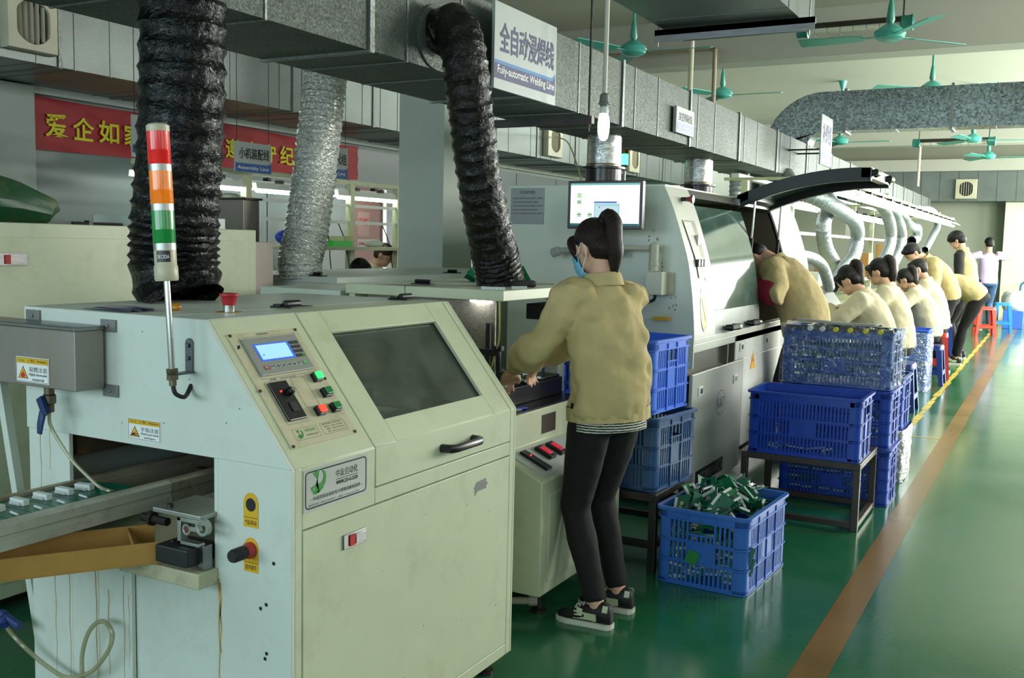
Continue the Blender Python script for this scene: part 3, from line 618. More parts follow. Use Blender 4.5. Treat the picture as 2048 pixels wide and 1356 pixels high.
# ------------------------------------------------------------ signal tower
twb = V((-1.863, 1.7, 1.124)); twd = (V((-1.897, 1.7, 1.628)) - twb).normalized()
_a = twd.cross(V((0, 1, 0))).normalized(); _b = twd.cross(_a)
TA = (_a, _b, twd)
tw = thing('signal_tower', 'red amber green signal tower on a steel pole beside the large black hose', 'signal light', (-1.88, 1.74, 1.1))
obj('pole', G().lathe([(.0075, -.012), (.0075, .24)], twb, TA, 14), chrome, tw)
obj('nut', G().lathe([(.014, .0), (.014, .012), (.011, .013), (.014, .018), (.014, .028)], twb - twd * .012, TA, 6).lathe([(.009, -.014), (.009, 0)], twb - twd * .012, TA, 12), mat('brass_dull', '#6d6450', .4, metal=.8), tw)
g = G(); g.obox((-1.87, 1.733, 1.124), (.012, 0, 0), (0, .034, 0), (0, 0, .0025)); g.plate((-1.878, 1.7705, 1.16), UXs, UZ, [(-.013, -.036), (.013, -.036), (.013, .035)] + [(.013 * math.cos(PI * i / 8), .035 + .013 * math.sin(PI * i / 8)) for i in range(1, 8)] + [(-.013, .035)], .004)
for z in (1.19, 1.158): g.lathe([(.006, 0), (.006, .006)], (-1.879, 1.766, z), (V((1, 0, 0)), V((0, 0, 1)), V((0, -1, 0))), 6)
obj('bracket', g, mat('bracket_grey', '#5d6466', .4, metal=.6), tw, bevel=.001)
obj('base', G().lathe([(.026, .228), (.028, .232), (.028, .262), (.026, .266), (.026, .302)], twb, TA, 28), mat('tower_cream', '#b7b196', .4), tw)
LB = twb + twd * .27
fr = (V((0, 0, 1.46)) - LB); fr = (fr - twd * fr.dot(twd)).normalized(); sd = twd.cross(fr).normalized(); sd = (fr.cross(twd) * -1).normalized()
lp = G(); rad = .0264
def cyl_patch(g, w0, w1, z0, z1, r):
    n = 8; vs = []
    for i in range(n + 1):
        a = (w0 + (w1 - w0) * i / n) / r
        for z in (z0, z1): vs.append(twb + twd * z + fr * (r * math.cos(a)) + sd * (r * math.sin(a)))
    g.add(vs, [(2 * i, 2 * i + 2, 2 * i + 3, 2 * i + 1) for i in range(n)])
lb = G(); cyl_patch(lb, -.022, .012, .273, .3, .0263); lbo = obj('label', lb, black, tw, 0)
text('lettering', 'SKODA', twb + twd * .281 + fr * .0272 - sd * .018, sd, twd, whiteP, lbo, .0095, .027, bold=.015)
z = .302
for nm, c, em in (('green', '#0b8a3a', .25), ('amber', '#ef7d10', .5), ('red', '#d61f1c', .45)):
    obj('ring', G().lathe([(.0265, z), (.0265, z + .016)], twb, TA, 28), alu, tw)
    g = G(); z += .016; pr = []
    for i in range(10): pr += [(.0262, z + i * .0034), (.0268, z + i * .0034 + .0017)]
    pr += [(.0264, z + .036), (.0264, z + .078)]
    g.lathe(pr, twb, TA, 40); z += .078
    obj('lens', g, mat('lens_' + nm, c, .18, var=.35, vs=60, stretch=(1, 1, .2), spec=.7, emit=em * .35), tw, 20, label='ribbed %s lens' % nm)
obj('cap', G().lathe([(.027, z), (.027, z + .014), (.022, z + .018)], twb, TA, 28), mat('tower_cream', '#b7b196', .4), tw)
obj('cable', G().tube(bez([twb - twd * .024, twb - twd * .045 + V((.002, .004, 0)), twb - twd * .056 + V((.008, .022, 0)), (-1.868, 1.75, 1.07), (-1.876, 1.772, 1.09)]), .0055, 8), rubber, tw)

# ------------------------------------------------------------ conveyor with boards
cv = thing('conveyor', 'aluminium rail conveyor feeding circuit boards into the front machine from the left', 'conveyor', (-2.24, 1.7, .7))
railp = [(-.024, 0), (.024, 0), (.024, .024), (.018, .028), (.018, .034), (.024, .038), (.024, .06), (.012, .066), (-.008, .066), (-.008, .05), (-.024, .05)]
obj('rail', G().prism([(-2.145 + a, .714 + b) for a, b in railp], 'y', .8, 1.93), mat('rail_grey', '#b4b5a6', .45, metal=.2, var=.1, vs=10, dirt='#7d6a45', dscale=16, damt=.6), cv, 20)
obj('rail', G().prism([(-2.145 + a, .714 + b) for a, b in railp], 'y', 1.933, 2.6), mat('rail_rusty', '#9a9683', .5, metal=.3, var=.2, vs=10, dirt='#7a5a2c', dscale=14, damt=.9), cv, 20)
obj('rail', G().prism([(-2.345 - a, .714 + b) for a, b in railp], 'y', .8, 2.6), mat('rail_rusty', '#9a9683', .5, metal=.3, var=.2, vs=10, dirt='#7a5a2c', dscale=14, damt=.9), cv, 20)
obj('cross_bar', G().box(-2.33, -2.16, 1.0, 1.03, .72, .74).box(-2.33, -2.16, 2.2, 2.23, .72, .74), rust, cv)
obj('dark_chute', G().box(-2.5, -2.37, 1.82, 2.4, .84, .9).box(-2.49, -1.83, 2.42, 2.5, .62, .9), rust, cv, 0, .004)
pcbg = mat('board_green', '#12604a', .3, var=.15, vs=20); pcbw = mat('connector_white', '#c9d0cd', .45)
tag(obj('leg_strut', G().obox((-2.57, 1.79, .6), (.012, 0, .012 * .2), (0, .012, 0), (-.09, 0, .44)), cream2), 'slanting cream strut standing left of the front machine under the tank', 'strut')
for i in range(9):
    y = 1.245 + i * .0655
    t = thing('circuit_board', ('green circuit board on the conveyor, ' + ['outermost, at the left picture edge', 'second from the picture edge', 'third from the picture edge', 'fourth from the picture edge', 'the middle one of the row', 'fourth from the machine mouth', 'third from the machine mouth', 'second from the machine mouth', 'tilted and nearest the machine mouth'][i]), 'circuit board', (-2.245, y, .77), 0, 'boards on the conveyor')
    if i == 8: t.rotation_euler = (.12, -.04, .1)
    obj('board', G().box(-.088, .088, -.031, .031 if i < 8 else .055, 0, .002), pcbg, t, 0, world=False)
    obj('connector', G().box(-.055, .0, -.01, .008, .002, .018).box(-.05, -.01, -.016, -.01, .002, .01), pcbw, t, 0, .0015, world=False)
    obj('jumper', G().tube([(.03, .0, .006), (.066, -.006, .006)], .003, 6), pcbw, t, world=False)
# drive bracket under the rail
db = thing('drive_motor', 'dark motor on a machined aluminium bracket at the machine mouth', 'motor', (-1.87, 1.72, .62))
g = G(); g.box(-1.955, -1.79, 1.715, 1.86, .768, .78); obj('top_plate', g, alu, db, 0, .002)
ou = [(-.055, -.055), (.05, -.055), (.05, -.03), (.035, -.03)] 
g = G(); g.box(-1.87, -1.858, 1.716, 1.74, .7, .768); g.box(-1.87, -1.77, 1.716, 1.726, .758, .768); g.box(-1.87, -1.8, 1.716, 1.74, .7, .708)
for cx, cz, r in ((-1.838, .74, .014), (-1.786, .752, .021)):
    o_ = [(cx + r * math.cos(2 * PI * i / 20), cz + r * math.sin(2 * PI * i / 20)) for i in range(20)]; i_ = [(cx + r * .62 * math.cos(2 * PI * i / 20), cz + r * .62 * math.sin(2 * PI * i / 20)) for i in range(20)]
    g.loft([[(p[0], 1.715, p[1]) for p in o_], [(p[0], 1.715, p[1]) for p in i_], [(p[0], 1.73, p[1]) for p in i_], [(p[0], 1.73, p[1]) for p in o_], [(p[0], 1.715, p[1]) for p in o_]], caps=False)
g.box(-1.826, -1.805, 1.715, 1.73, .738, .75)
obj('bearing_block', g, alu, db, 30, .001)
obj('pivot', G().lathe([(.0085, 0), (.0085, .006)], (-1.838, 1.722, .74), (V((1, 0, 0)), V((0, 0, 1)), V((0, -1, 0))), 12), mat('copper_dull', '#6b4632', .5, metal=.6), db)
obj('body', G().box(-1.92, -1.81, 1.69, 1.79, .652, .697), mat('motor_black', '#1c1e21', .45), db, 0, .004)
obj('bolt', G().lathe([(.008, .78), (.008, .79)], (-1.915, 1.735, 0), n=8).lathe([(.007, .695), (.007, .701)], (-1.9, 1.73, 0), n=8), dsteel, db)
obj('post', G().box(-1.815, -1.795, 1.73, 1.76, .637, .7), steel, db, 0, .002)
obj('shaft', G().tube([(-2.03, 1.75, .735), (-1.94, 1.75, .735)], .011, 10).tube([(-2.0, 1.75, .735), (-1.99, 1.75, .735)], .018, 10), dsteel, db)
# cardboard trough
cb = G(); a, b = V((-2.36, 1.10, .64)), V((-1.925, 1.72, .643)); d = (b - a).normalized(); nn = V((-d.y, d.x, 0)); uz = V((0, 0, 1))
L = (b - a).length / 2; mid = (a + b) / 2
cb.obox(mid + nn * .085 - uz * .002, d * L, nn * .085, uz * .002); cb.obox(mid + uz * .026, d * L, nn * .002, uz * .026); cb.obox(mid + nn * .17 + uz * .026, d * L, nn * .002, uz * .026)
cb.obox(b + nn * .085 + uz * .024 - d * .05, d * .002 + uz * .002, nn * .08, uz * .024 - d * .02)
tag(obj('cardboard_trough', cb, mat('cardboard', '#a8803f', .85, var=.12, vs=12)), 'folded brown cardboard trough lying under the conveyor rail', 'cardboard')
# odds and ends on top
tag(obj('resin_lump', G().ball((-2.1, 1.93, ZT + .011), .017, .014, .012, R=MX.Rotation(.5, 3, 'X')), mat('amber_resin', '#a8721c', .25, var=.4, vs=60)), 'small amber lump lying on the front machine by the black hose', 'lump')
tag(obj('plastic_bag', G().add([(-2.33 + .02 * math.sin(i), 1.81 + .03 * (i % 3) + .012 * i, ZT + .002 + .003 * (i % 2)) for i in range(9)] + [(-2.12 + .015 * math.cos(i * 2), 1.785 + .018 * i * .7, ZT + .003 + .004 * ((i + 1) % 2)) for i in range(9)], [(i, i + 1, i + 10, i + 9) for i in range(8)]), mat('bag_blue', '#6d7796', .3, var=.4, vs=60)), 'flat bluish plastic film lying on the front machine beside the hose', 'film')
# ------------------------------------------------------------ flexible hoses
def flex(name, label, path, r, pitch, amp, m, n=32, jit=.006, seed=1, res=10, bunch=None, taper=None, sharp=40):
    rnd = random.Random(seed); P = bez(path, res); S_ = [0]
    for a, b in zip(P, P[1:]): S_.append(S_[-1] + (b - a).length)
    def at(s):
        for i in range(len(P) - 1):
            if s <= S_[i + 1] or i == len(P) - 2:
                f = (s - S_[i]) / max(1e-6, S_[i + 1] - S_[i]); return P[i].lerp(P[i + 1], f)
    L = S_[-1]; s = 0; st = [(0, 0)]
    while s < L:
        p = pitch * (bunch(s / L) if bunch else 1)
        for f, dr in ((.25, .75), (.5, 1), (.75, .75), (1, 0)): st.append((s + p * f, dr))
        s += p
    st = [x for x in st if x[0] <= L]; g = G(); rings = []; u = None
    for s, dr in st:
        p = at(s); t = (at(min(s + .02, L)) - at(max(s - .02, 0))).normalized()
        if u is None: u = V((1, 0, 0)) if abs(t.x) < .9 else V((0, 1, 0))
        u = (u - t * u.dot(t)).normalized(); w = t.cross(u); R = r * (taper(s / L) if taper else 1); ring = []
        for k in range(n):
            a = 2 * PI * k / n; q = R - amp * dr + (rnd.random() - .5) * jit * (1 if dr else .35)
            ring.append(p + (u * math.cos(a) + w * math.sin(a)) * q + t * ((rnd.random() - .5) * jit * .7))
        rings.append(ring)
    g.loft(rings, caps=False)
    return tag(obj(name, g, m, None, sharp), label, 'hose')
blackfoil = foil('black_foil', '#060709', .22, 0, 32, .75, .012, spec=.35)
dustfoil = foil('dusty_black_foil', '#070709', .24, 0, 32, .75, .012, dust='#1d190f', spec=.35)
silver = foil('silver_foil', '#d6d8d2', .12, 1, 60, .9, .014)
greyfoil = foil('grey_foil', '#a9b1b4', .36, .7, 40, .7, .01)
flex('exhaust_hose', 'large black ribbed hose rising from the top of the front machine', [(-2.357, 2.2, 1.257), (-2.378, 2.2, 1.3), (-2.396, 2.2, 1.37), (-2.392, 2.2, 1.494), (-2.373, 2.2, 1.676), (-2.357, 2.2, 1.871), (-2.353, 2.2, 2.02), (-2.349, 2.2, 2.166)], .131, .062, .010, blackfoil, 40, .006, 3,
     bunch=lambda f: 1.0 if f < .12 else (.42 if f < .27 else (.8 if f < .42 else 1)), taper=lambda f: .96 if f < .04 else (1.05 if f < .25 else (1.05 - .05 * (f - .25) / .3 if f < .55 else 1)))
flex('exhaust_hose', 'black ribbed hose bending out of the main duct down to the second machine', [(-2.29, 3.5, 2.295), (-2.2, 3.475, 2.325), (-2.13, 3.43, 2.25), (-2.1, 3.422, 2.139), (-2.1, 3.462, 1.989), (-2.1, 3.534, 1.736), (-2.11, 3.619, 1.576), (-2.12, 3.719, 1.409), (-2.12, 3.778, 1.276)], .094, .052, .007, dustfoil, 36, .006, 5,
     bunch=lambda f: 1 if f < .82 else .45, taper=lambda f: 1 if f < .6 else 1 + .16 * (f - .6) / .4)
tag(obj('hose_collar', G().lathe([(.098, 0), (.13, .0), (.13, .008), (.097, .014)], (-2.299, 3.5, 2.295), 'x', 32), galva), 'round flange where the bent black hose enters the main duct', 'flange')
flex('exhaust_hose', 'shiny silver corrugated hose behind the machines', [(-3.5, 4.07, 1.27), (-3.5, 4.065, 1.348), (-3.5, 4.112, 1.48), (-3.5, 4.163, 1.72), (-3.5, 4.211, 1.987), (-3.5, 4.255, 2.255), (-3.5, 4.29, 2.49)], .118, .034, .007, silver, 36, .008, 8, bunch=lambda f: .55 if f < .17 else 1, sharp=25)

# ------------------------------------------------------------ second machine (dip soldering)
m2 = thing('dip_soldering_machine', 'cream dip soldering machine with a dark work deck where the woman in front works', 'machine', (-2.1, 3.7, 0))
A0, A1, XF = 3.31, 4.09, -1.66
prof = [(XF, .105), (XF, .555), (-1.85, .64), (-1.85, .775), (-2.66, .775), (-2.66, .105)]
obj('cabinet', G().prism(prof, 'y', A0, A1), cream, m2, 30, .004)
obj('door', G().box(XF, XF + .004, A0 + .06, A1 - .05, .15, .5), cream, m2, 30, .002)
sl = V((-.19, 0, .085)); sln = V((.085, 0, .19)).normalized()
g = G(); o = V((XF - .02, 0, .564))
def SL(y, t, h=0): return V((XF, y, .555)) + sl * t + sln * h
def slbox(g, y0, y1, t0, t1, h0, h1):
    a = [SL(y0, t0, h0), SL(y1, t0, h0), SL(y1, t1, h0), SL(y0, t1, h0)]; b = [SL(y0, t0, h1), SL(y1, t0, h1), SL(y1, t1, h1), SL(y0, t1, h1)]
    g.add(a + b, [(3, 2, 1, 0), (4, 5, 6, 7), (0, 1, 5, 4), (1, 2, 6, 5), (2, 3, 7, 6), (3, 0, 4, 7)])
slbox(g, A0 + .05, A1 - .06, .1, .92, 0, .003); c2 = obj('control_panel', g, mat('panel_pale', '#b4bab8', .4), m2, 0)
g = G(); slbox(g, 3.42, 3.465, .2, .85, .003, .014); s2 = obj('speed_controller', g, black, c2, 0, .002)
obj('lamp', G().lathe([(.004, 0), (.003, .004)], SL(3.442, .66, .014), (V((0, 1, 0)), sl.normalized(), sln), 10), emis('led_red', '#ff2a2a', 3), s2)
for y in (3.56, 3.66):
    g = G(); slbox(g, y - .026, y + .026, .42, .82, .003, .018); b_ = obj('rocker_switch', g, rubber, c2, 0, .002)
    g = G(); slbox(g, y - .016, y + .016, .5, .74, .018, .024); obj('rocker', g, emis('rocker_red', '#c72a3c', .8), b_, 0, .002)
obj('caution_plate', G().box(-1.85, -1.8485, 3.67, 3.8, .665, .745), mat('plate_brown', '#3a2a20', .4), m2, 0)
obj('deck', G().box(-2.6, -1.855, A0 + .01, A1 - .01, .775, .782), mat('deck_black', '#131316', .3), m2, 0)
obj('bath', G().box(-2.3, -1.95, 3.42, A1 - .02, .782, .86).box(-2.29, -1.96, 3.43, A1 - .03, .86, .872), mat('bath_dark', '#1f1e1e', .4, metal=.4), m2, 0, .004)
hd = obj('hood_top', G().box(-2.68, -1.9, 3.405, 4.35, 1.231, 1.274), cream, m2, 30, .003)
obj('seam', G().box(-2.37, -2.367, 3.4035, 3.406, 1.232, 1.2745).box(-2.37, -2.367, 3.4, 4.3, 1.2735, 1.275), greyink, hd, 0)
obj('hood_lamp', G().lathe([(.045, 1.222), (.045, 1.23)], (-2.03, 3.436 + .02, 0), n=20), emis('hood_lamp_glow', '#f4fff4', 18), m2, 0, label='round white lamp under the hood')
obj('back_wall', G().box(-2.67, -2.64, 3.42, 4.33, .775, 1.231), cream, m2)
obj('fume_plate', G().box(-2.6, -1.965, 3.46, 3.468, .9, 1.231), galv('mottled_steel', '#8f857e', 160, .35, .3, metal=.4), m2, 0)
obj('post', G().box(-2.06, -1.99, 4.1, 4.17, .775, 1.231), cream2, m2, 0, .003)
obj('clamp_column', G().box(-1.995, -1.975, 3.436, 3.456, .79, 1.14).box(-2.03, -1.93, 3.43, 3.455, 1.01, 1.035).box(-1.945, -1.928, 3.436, 3.45, .79, 1.05).box(-1.955, -1.918, 3.43, 3.455, 1.03, 1.05), rubber, m2, 0, .002)
g = G()
for x in (-1.985, -1.945): obj('pin', G().tube([(x, 4.02, 1.231), (x, 4.02, 1.19)], .008, 8), chrome, m2)
obj('lifter', G().box(-2.1, -1.93, 3.98, 4.3, 1.12, 1.19).box(-2.0, -1.96, 4.2, 4.3, .78, 1.12), rubber, m2, 0, .003)
g = G(); g.box(-2.81 + .03, -2.71, 3.86, 3.96, 1.274, 1.279); g.tube([(-2.78, 3.91, 1.285), (-2.72, 3.91, 1.285)], .01, 8); 
obj('hinge', G().box(-2.44, -2.34, 3.55, 3.6, 1.275, 1.28).tube([(-2.43, 3.575, 1.287), (-2.35, 3.575, 1.287)], .01, 8), black, m2)
obj('foot', G().lathe([(.03, 0), (.03, .012), (.012, .016), (.012, .105)], (-1.72, 3.43, 0), n=12), dsteel, m2)
obj('foot', G().lathe([(.03, 0), (.03, .012), (.012, .016), (.012, .105)], (-1.72, 4.0, 0), n=12), dsteel, m2)
obj('foot', G().lathe([(.03, 0), (.03, .012), (.012, .016), (.012, .105)], (-2.6, 3.43, 0), n=12), dsteel, m2)
tag(obj('drain_pipe', G().tube([(-1.98, 3.26, .05), (-1.74, 3.4, .05)], .015, 10).tube([(-1.75, 3.394, .05), (-1.72, 3.412, .05)], .02, 10), mat('pipe_pale', '#a49f8f', .5)), 'short pale pipe end sticking out under the second machine', 'pipe')
tag(obj('wire', G().tube(bez([(-1.93, 3.43, 1.231), (-1.925, 3.425, 1.15), (-1.93, 3.43, 1.07), (-1.955, 3.44, 1.0), (-1.97, 3.445, .96)]), .0045, 6), mat('wire_yellow', '#b6b06a', .4)), 'yellowish cable hanging under the hood of the second machine', 'cable')
# PCB things on the hood and deck
conn = pcbw; chip = mat('chip_black', '#141517', .4); pcbL = mat('board_bright', '#1c7a4e', .3, var=.2, vs=25); tin = mat('tinned', '#b9bcb4', .3, metal=.8)
def pcb_mesh(seed):
    r = random.Random(seed); w, d = .045 + .02 * r.random(), .026 + .014 * r.random(); g = G(); g.box(-w, w, -d, d, 0, .0018, 0)
    for i in range(1 + seed % 2): g.box(-w * .8, w * (.1 + .6 * r.random()), -d * .95 + i * d * 1.5, -d * .95 + i * d * 1.5 + d * .3, .0018, .009 + .004 * r.random(), 1)
    for i in range(5):
        x, y = (r.random() - .5) * w * 1.5, (r.random() - .5) * d * .7; s = .004 + .005 * r.random(); g.box(x - s, x + s, y - s, y + s, .0018, .0018 + .004 + .008 * r.random(), r.choice((1, 2, 2, 3)))
    for i in range(8): x = -w * .8 + i * w * .22; g.box(x, x + .003, -d * .3, -d * .22, -.004, .001, 3)
    return obj('circuit_board', g, [pcbL if seed % 2 else pcbg, conn, chip, tin], None, 0, world=False)
PCB = [pcb_mesh(i) for i in range(4)]
used = set()
def place_pcb(loc, rot, label, group):
    i = random.randrange(4); o = PCB[i]
    if i in used: o = o.copy(); COL.objects.link(o)
    used.add(i); o.location = loc; o.rotation_euler = rot; tag(o, label, 'circuit board', group); return o
rr = random.random
for i in range(15):
    place_pcb((-2.33 + rr() * .2 - .1, 4.0 + rr() * .22, 1.277 + .055 * rr()), (rr() * 2 - 1, rr() * 2 - 1, rr() * 6), 'scrap circuit board heaped on the hood beside the black hose', 'scrap boards on the hood')
for i in range(22):
    x, y = -1.93 + (i % 4) * .05 - .13, 3.44 + (i // 4) * .115 * .75
    place_pcb((x - .05, y, .876 + .006 * (i % 3)), (rr() * .3 - .15, rr() * .3 - .15, 1.4 + rr() * .4), 'populated circuit board lying in the rows on the dark work deck', 'boards on the work deck')
for i in range(6):
    b = obj('connector', G().box(-.03, .03, -.006, .006, 0, .012), conn, None, 0, world=False); b.location = (-1.98 + .012 * i, 3.425 + .004 * i, 1.2745) if i < 4 else (-1.9 - .02, 3.52 + i * .012, 1.2745); b.rotation_euler = (0, 0, .2 * i)
    tag(b, 'loose white connector on the front edge of the second machine hood', 'connector', 'loose connectors')
sd_ = thing('screwdriver', 'black handled screwdriver lying on the hood by the black hose', 'screwdriver', (-1.95, 3.72, 1.275))
dv = V((.55, .8, 0)).normalized()
obj('handle', G().tube([V((-1.98, 3.62, 1.292)) + dv * a for a in (0, .01, .04, .075, .1, .11)], [.012, .016, .017, .014, .016, .012], 10), rubber, sd_)
obj('blade', G().tube([V((-1.98, 3.62, 1.292)) + dv * a for a in (.11, .2)], .004, 8), chrome, sd_)
for i in range(5):
    p = obj('solder_bar', G().box(-.07, .07, -.006, .006, 0, .007), mat('bar_white', '#c5cccb', .4), None, 0, .001, world=False); p.location = (-1.93 + .004 * i, 3.4 + i * .018, .783); p.rotation_euler = (0, 0, .9)
    tag(p, 'pale bar lying on the front edge of the dark work deck', 'bar', 'bars on the work deck')
tag(obj('marker', G().tube([(-1.9, 3.5, .788), (-1.87, 3.57, .788)], .006, 8), mat('marker_blue', '#2438b8', .4)), 'blue marker pen on the dark work deck', 'pen')

# ------------------------------------------------------------ second row of machines
b1 = thing('white_cabinet', 'cream machine cabinet at the far left with a red latch', 'cabinet', (-3.9, 2.9, 0))
obj('body', G().box(-4.3, -3.452, 1.2, 3.686, .06, 1.497), cream, b1, 0, .004)
d_ = obj('door', G().box(-3.452, -3.447, 1.3, 3.63, .12, 1.443), cream, b1, 0, .002)
obj('latch', G().box(-3.447, -3.44, 2.28, 2.438, 1.335, 1.383).box(-3.44, -3.438, 2.36, 2.43, 1.34, 1.378), steel, d_, 0, .001)
obj('latch_tab', G().box(-3.44, -3.436, 2.345, 2.367, 1.342, 1.376), redP, d_, 0, label='red tab of the latch')
obj('lock', G().box(-3.447, -3.44, 3.345, 3.365, 1.27, 1.3), chrome, d_)
obj('side_step', G().box(-4.1, -3.49, 3.69, 3.85, .06, 1.44), mat('pink_steel', '#a59a94', .4, metal=.2, var=.08), b1, 0, .003)
obj('foot', G().box(-4.2, -3.55, 1.3, 3.6, 0, .06), dsteel, b1, 0)
cvx = G(); rings = []
for i, (y, w, h, zc) in enumerate(((1.6, .15, .1, .12), (1.9, .17, .125, .13), (2.2, .17, .13, .12), (2.45, .15, .105, .1), (2.6, .13, .07, .075), (2.63, .1, .04, .06))):
    rings.append([(-3.62 + w * math.cos(a) * (1 + .08 * math.sin(5 * a + i)), y + .02 * math.sin(3 * a), 1.497 + zc + h * math.sin(a) * (1 + .06 * math.sin(4 * a + i * 2)) - .02) for a in [2 * PI * k / 24 for k in range(24)]])
cvx.loft(rings); tag(obj('green_cover', cvx, mat('green_tarp', '#14512f', .45, var=.2, vs=6, dirt='#5d6648', dscale=4, damt=.95, bump=.4, bs=12)), 'dusty dark green hood lying on top of the far left cabinet', 'cover')
tr = G(); tr.box(-3.75, -3.47, 2.98, 3.5, 1.498, 1.502)
for a in (-3.75, -3.473): tr.box(a, a + .003, 2.98, 3.5, 1.502, 1.545)
for a in (2.98, 3.497): tr.box(-3.75, -3.47, a, a + .003, 1.502, 1.545)
tag(obj('tray', tr, mat('tray_white', '#c9cfc9', .3), None, 0), 'shallow pale tray on the far left cabinet behind the large black hose', 'tray')
tag(obj('tool', G().tube([(-3.47, 2.66, 1.503), (-3.49, 2.92, 1.503)], .006, 8).box(-3.5, -3.47, 2.74, 2.76, 1.497, 1.515), dsteel), 'thin dark tool lying beside the green hood', 'tool')
b2 = thing('steel_box', 'brownish steel control box standing behind the far left cabinet', 'cabinet', (-3.85, 4.1, 0))
obj('body', G().box(-4.2, -3.7, 3.86, 3.975, .0, 1.655), mat('warm_steel', '#857d74', .35, metal=.5, var=.1), b2, 0, .003)
obj('lid', G().box(-4.22, -3.68, 3.855, 3.98, 1.655, 1.665), dsteel, b2)
obj('cap', G().lathe([(.05, 1.665), (.05, 1.68), (.03, 1.69)], (-3.85, 3.917, 0), n=24), ivory, b2)
b3 = thing('hooded_machine', 'grey topped machine under the silver hose', 'machine', (-3.6, 4.4, 0))
obj('body', G().box(-4.1, -3.2, 4.0, 6.3, .1, 1.264), cream2, b3, 0, .004)
obj('top', G().box(-4.12, -3.19, 3.99, 6.31, 1.235, 1.268), cream2, b3, 0, .004)
obj('hinge', G().box(-3.42, -3.32, 4.02, 4.07, 1.268, 1.274).tube([(-3.4, 4.045, 1.281), (-3.34, 4.045, 1.281)], .01, 8), black, b3)
obj('hinge', G().box(-3.33, -3.23, 5.2, 5.25, 1.268, 1.274).tube([(-3.31, 5.225, 1.281), (-3.25, 5.225, 1.281)], .01, 8), black, b3)
obj('leg', G().box(-4.05, -3.25, 4.1, 6.2, 0, .1), dsteel, b3, 0)
b4 = thing('low_machine', 'pale machine behind the second machine, with a dark gap at its left', 'machine', (-2.95, 3.8, 0))
obj('body', G().box(-3.18, -2.72, 3.42, 4.3, .06, 1.24), cream2, b4, 0, .004)
obj('leg', G().box(-3.14, -2.76, 3.46, 4.26, 0, .06), dsteel, b4, 0)
tag(obj('paper_sheet', G().add([(-2.55, 3.46, 1.2755), (-2.4, 3.45, 1.2755), (-2.38, 3.54, 1.2756), (-2.53, 3.56, 1.2756)], [(0, 1, 2, 3)]), whiteP), 'white paper scrap on the hood left of the board heap', 'paper')

# ------------------------------------------------------------ wave soldering machine
wm = thing('wave_soldering_machine', 'tall cream wave soldering machine with curved glass hoods and a lifted lid', 'machine', (-2.3, 6.6, 0))
KP = [(-1.899, 1.792), (-1.847, 1.69), (-1.802, 1.56), (-1.745, 1.385), (-1.714, 1.18), (-1.70, 1.03), (-1.698, .96)]
K0, K1, KB = 5.18, 8.1, -2.86
def kx(z):
    for (xa, za), (xb, zb) in zip(KP, KP[1:]):
        if z >= zb - 1e-6: return xa + (xb - xa) * (z - za) / (zb - za)
    return KP[-1][0]
def ksm(n=18):  # smooth sampling of the curved front
    zs = [1.792 - (1.792 - .96) * i / n for i in range(n + 1)]; out = []
    for z in zs: out.append(((kx(z + .05) + 2 * kx(z) + kx(z - .05)) / 4 if .99 < z < 1.75 else kx(z), z))
    return out
KS = ksm()
side = [(KB, .1), (KB, 1.80)] + KS + [(-1.7, .93), (-1.7, .80), (-1.76, .80), (-1.76, .1)]
wcream = mat('wave_cream', '#d3dccd', .42, var=.04, vs=2, dirt='#9b9a82', dscale=4, damt=.25, bump=.02, bs=150)
wfront = mat('wave_front', '#d0d2c8', .32, metal=.1, var=.04, vs=2)
obj('end_panel', G().prism(side, 'y', K0, K0 + .015), wcream, wm, 25, .002)
def shell(g, y0, y1, pr, d=.012):
    inner = [(x - d, z) for x, z in pr]; n = len(pr)
    g.add([(x, y, z) for y in (y0, y1) for x, z in pr] + [(x, y, z) for y in (y0, y1) for x, z in inner],
          [(i, i + 1, n + i + 1, n + i) for i in range(n - 1)] + [(2 * n + i + 1, 2 * n + i, 3 * n + i, 3 * n + i + 1) for i in range(n - 1)] +
          [(0, n, 3 * n, 2 * n), (n - 1, 3 * n - 1, 4 * n - 1, 2 * n - 1)] + [(i, 2 * n + i, 2 * n + i + 1, i + 1) for i in range(n - 1)] + [(n + i, n + i + 1, 3 * n + i + 1, 3 * n + i) for i in range(n - 1)])
g = G(); shell(g, K0 + .015, 5.56, KS); fs_ = obj('front_strip', g, wfront, wm, 25)
g = G(); shell(g, 7.36, K1, KS); obj('front_strip', g, wfront, wm, 25)
obj('top_panel', G().box(KB, -1.9, K0 + .015, K1, 1.788, 1.80), wcream, wm, 0)
obj('back_panel', G().box(KB, KB + .015, K0 + .015, K1, .1, 1.788), wcream, wm, 0)
obj('end_panel', G().prism(side, 'y', K1 - .015, K1), wcream, wm, 25)
obj('bay_wall', G().prism([(x - .03, z) for x, z in side if z > .9] + [(KB + .02, .93)], 'y', 7.36, 7.372).box(KB + .1, KB + .11, 6.5, 7.37, .95, 1.78), mat('bay_tan', '#5d5546', .6), wm, 0)
obj('bay_floor', G().box(KB + .1, -1.74, K0 + .02, K1 - .02, .92, .935), dsteel, wm, 0)
obj('sill', G().box(-1.76, -1.698, K0 + .015, K1, .93, .96).box(-1.74, -1.7, K0 + .015, K1, .885, .93), wfront, wm, 0, .002)
obj('skirt', G().box(-1.745, -1.735, K0 + .015, 5.86, .6, .885), mat('skirt_brown', '#6b675b', .4), wm, 0)
obj('lower_door', G().box(-1.72, -1.7, 5.16 + .03, 6.18, .085, .765), wfront, wm, 0, .003)
obj('lower_door', G().box(-1.72, -1.7, 6.0, 7.9, .13 + .64 - .001, .925).box(-1.725, -1.702, 6.19, 7.9, .2, .769), mat('door_grey', '#d6d8d4', .35, metal=.1), wm, 0, .003)
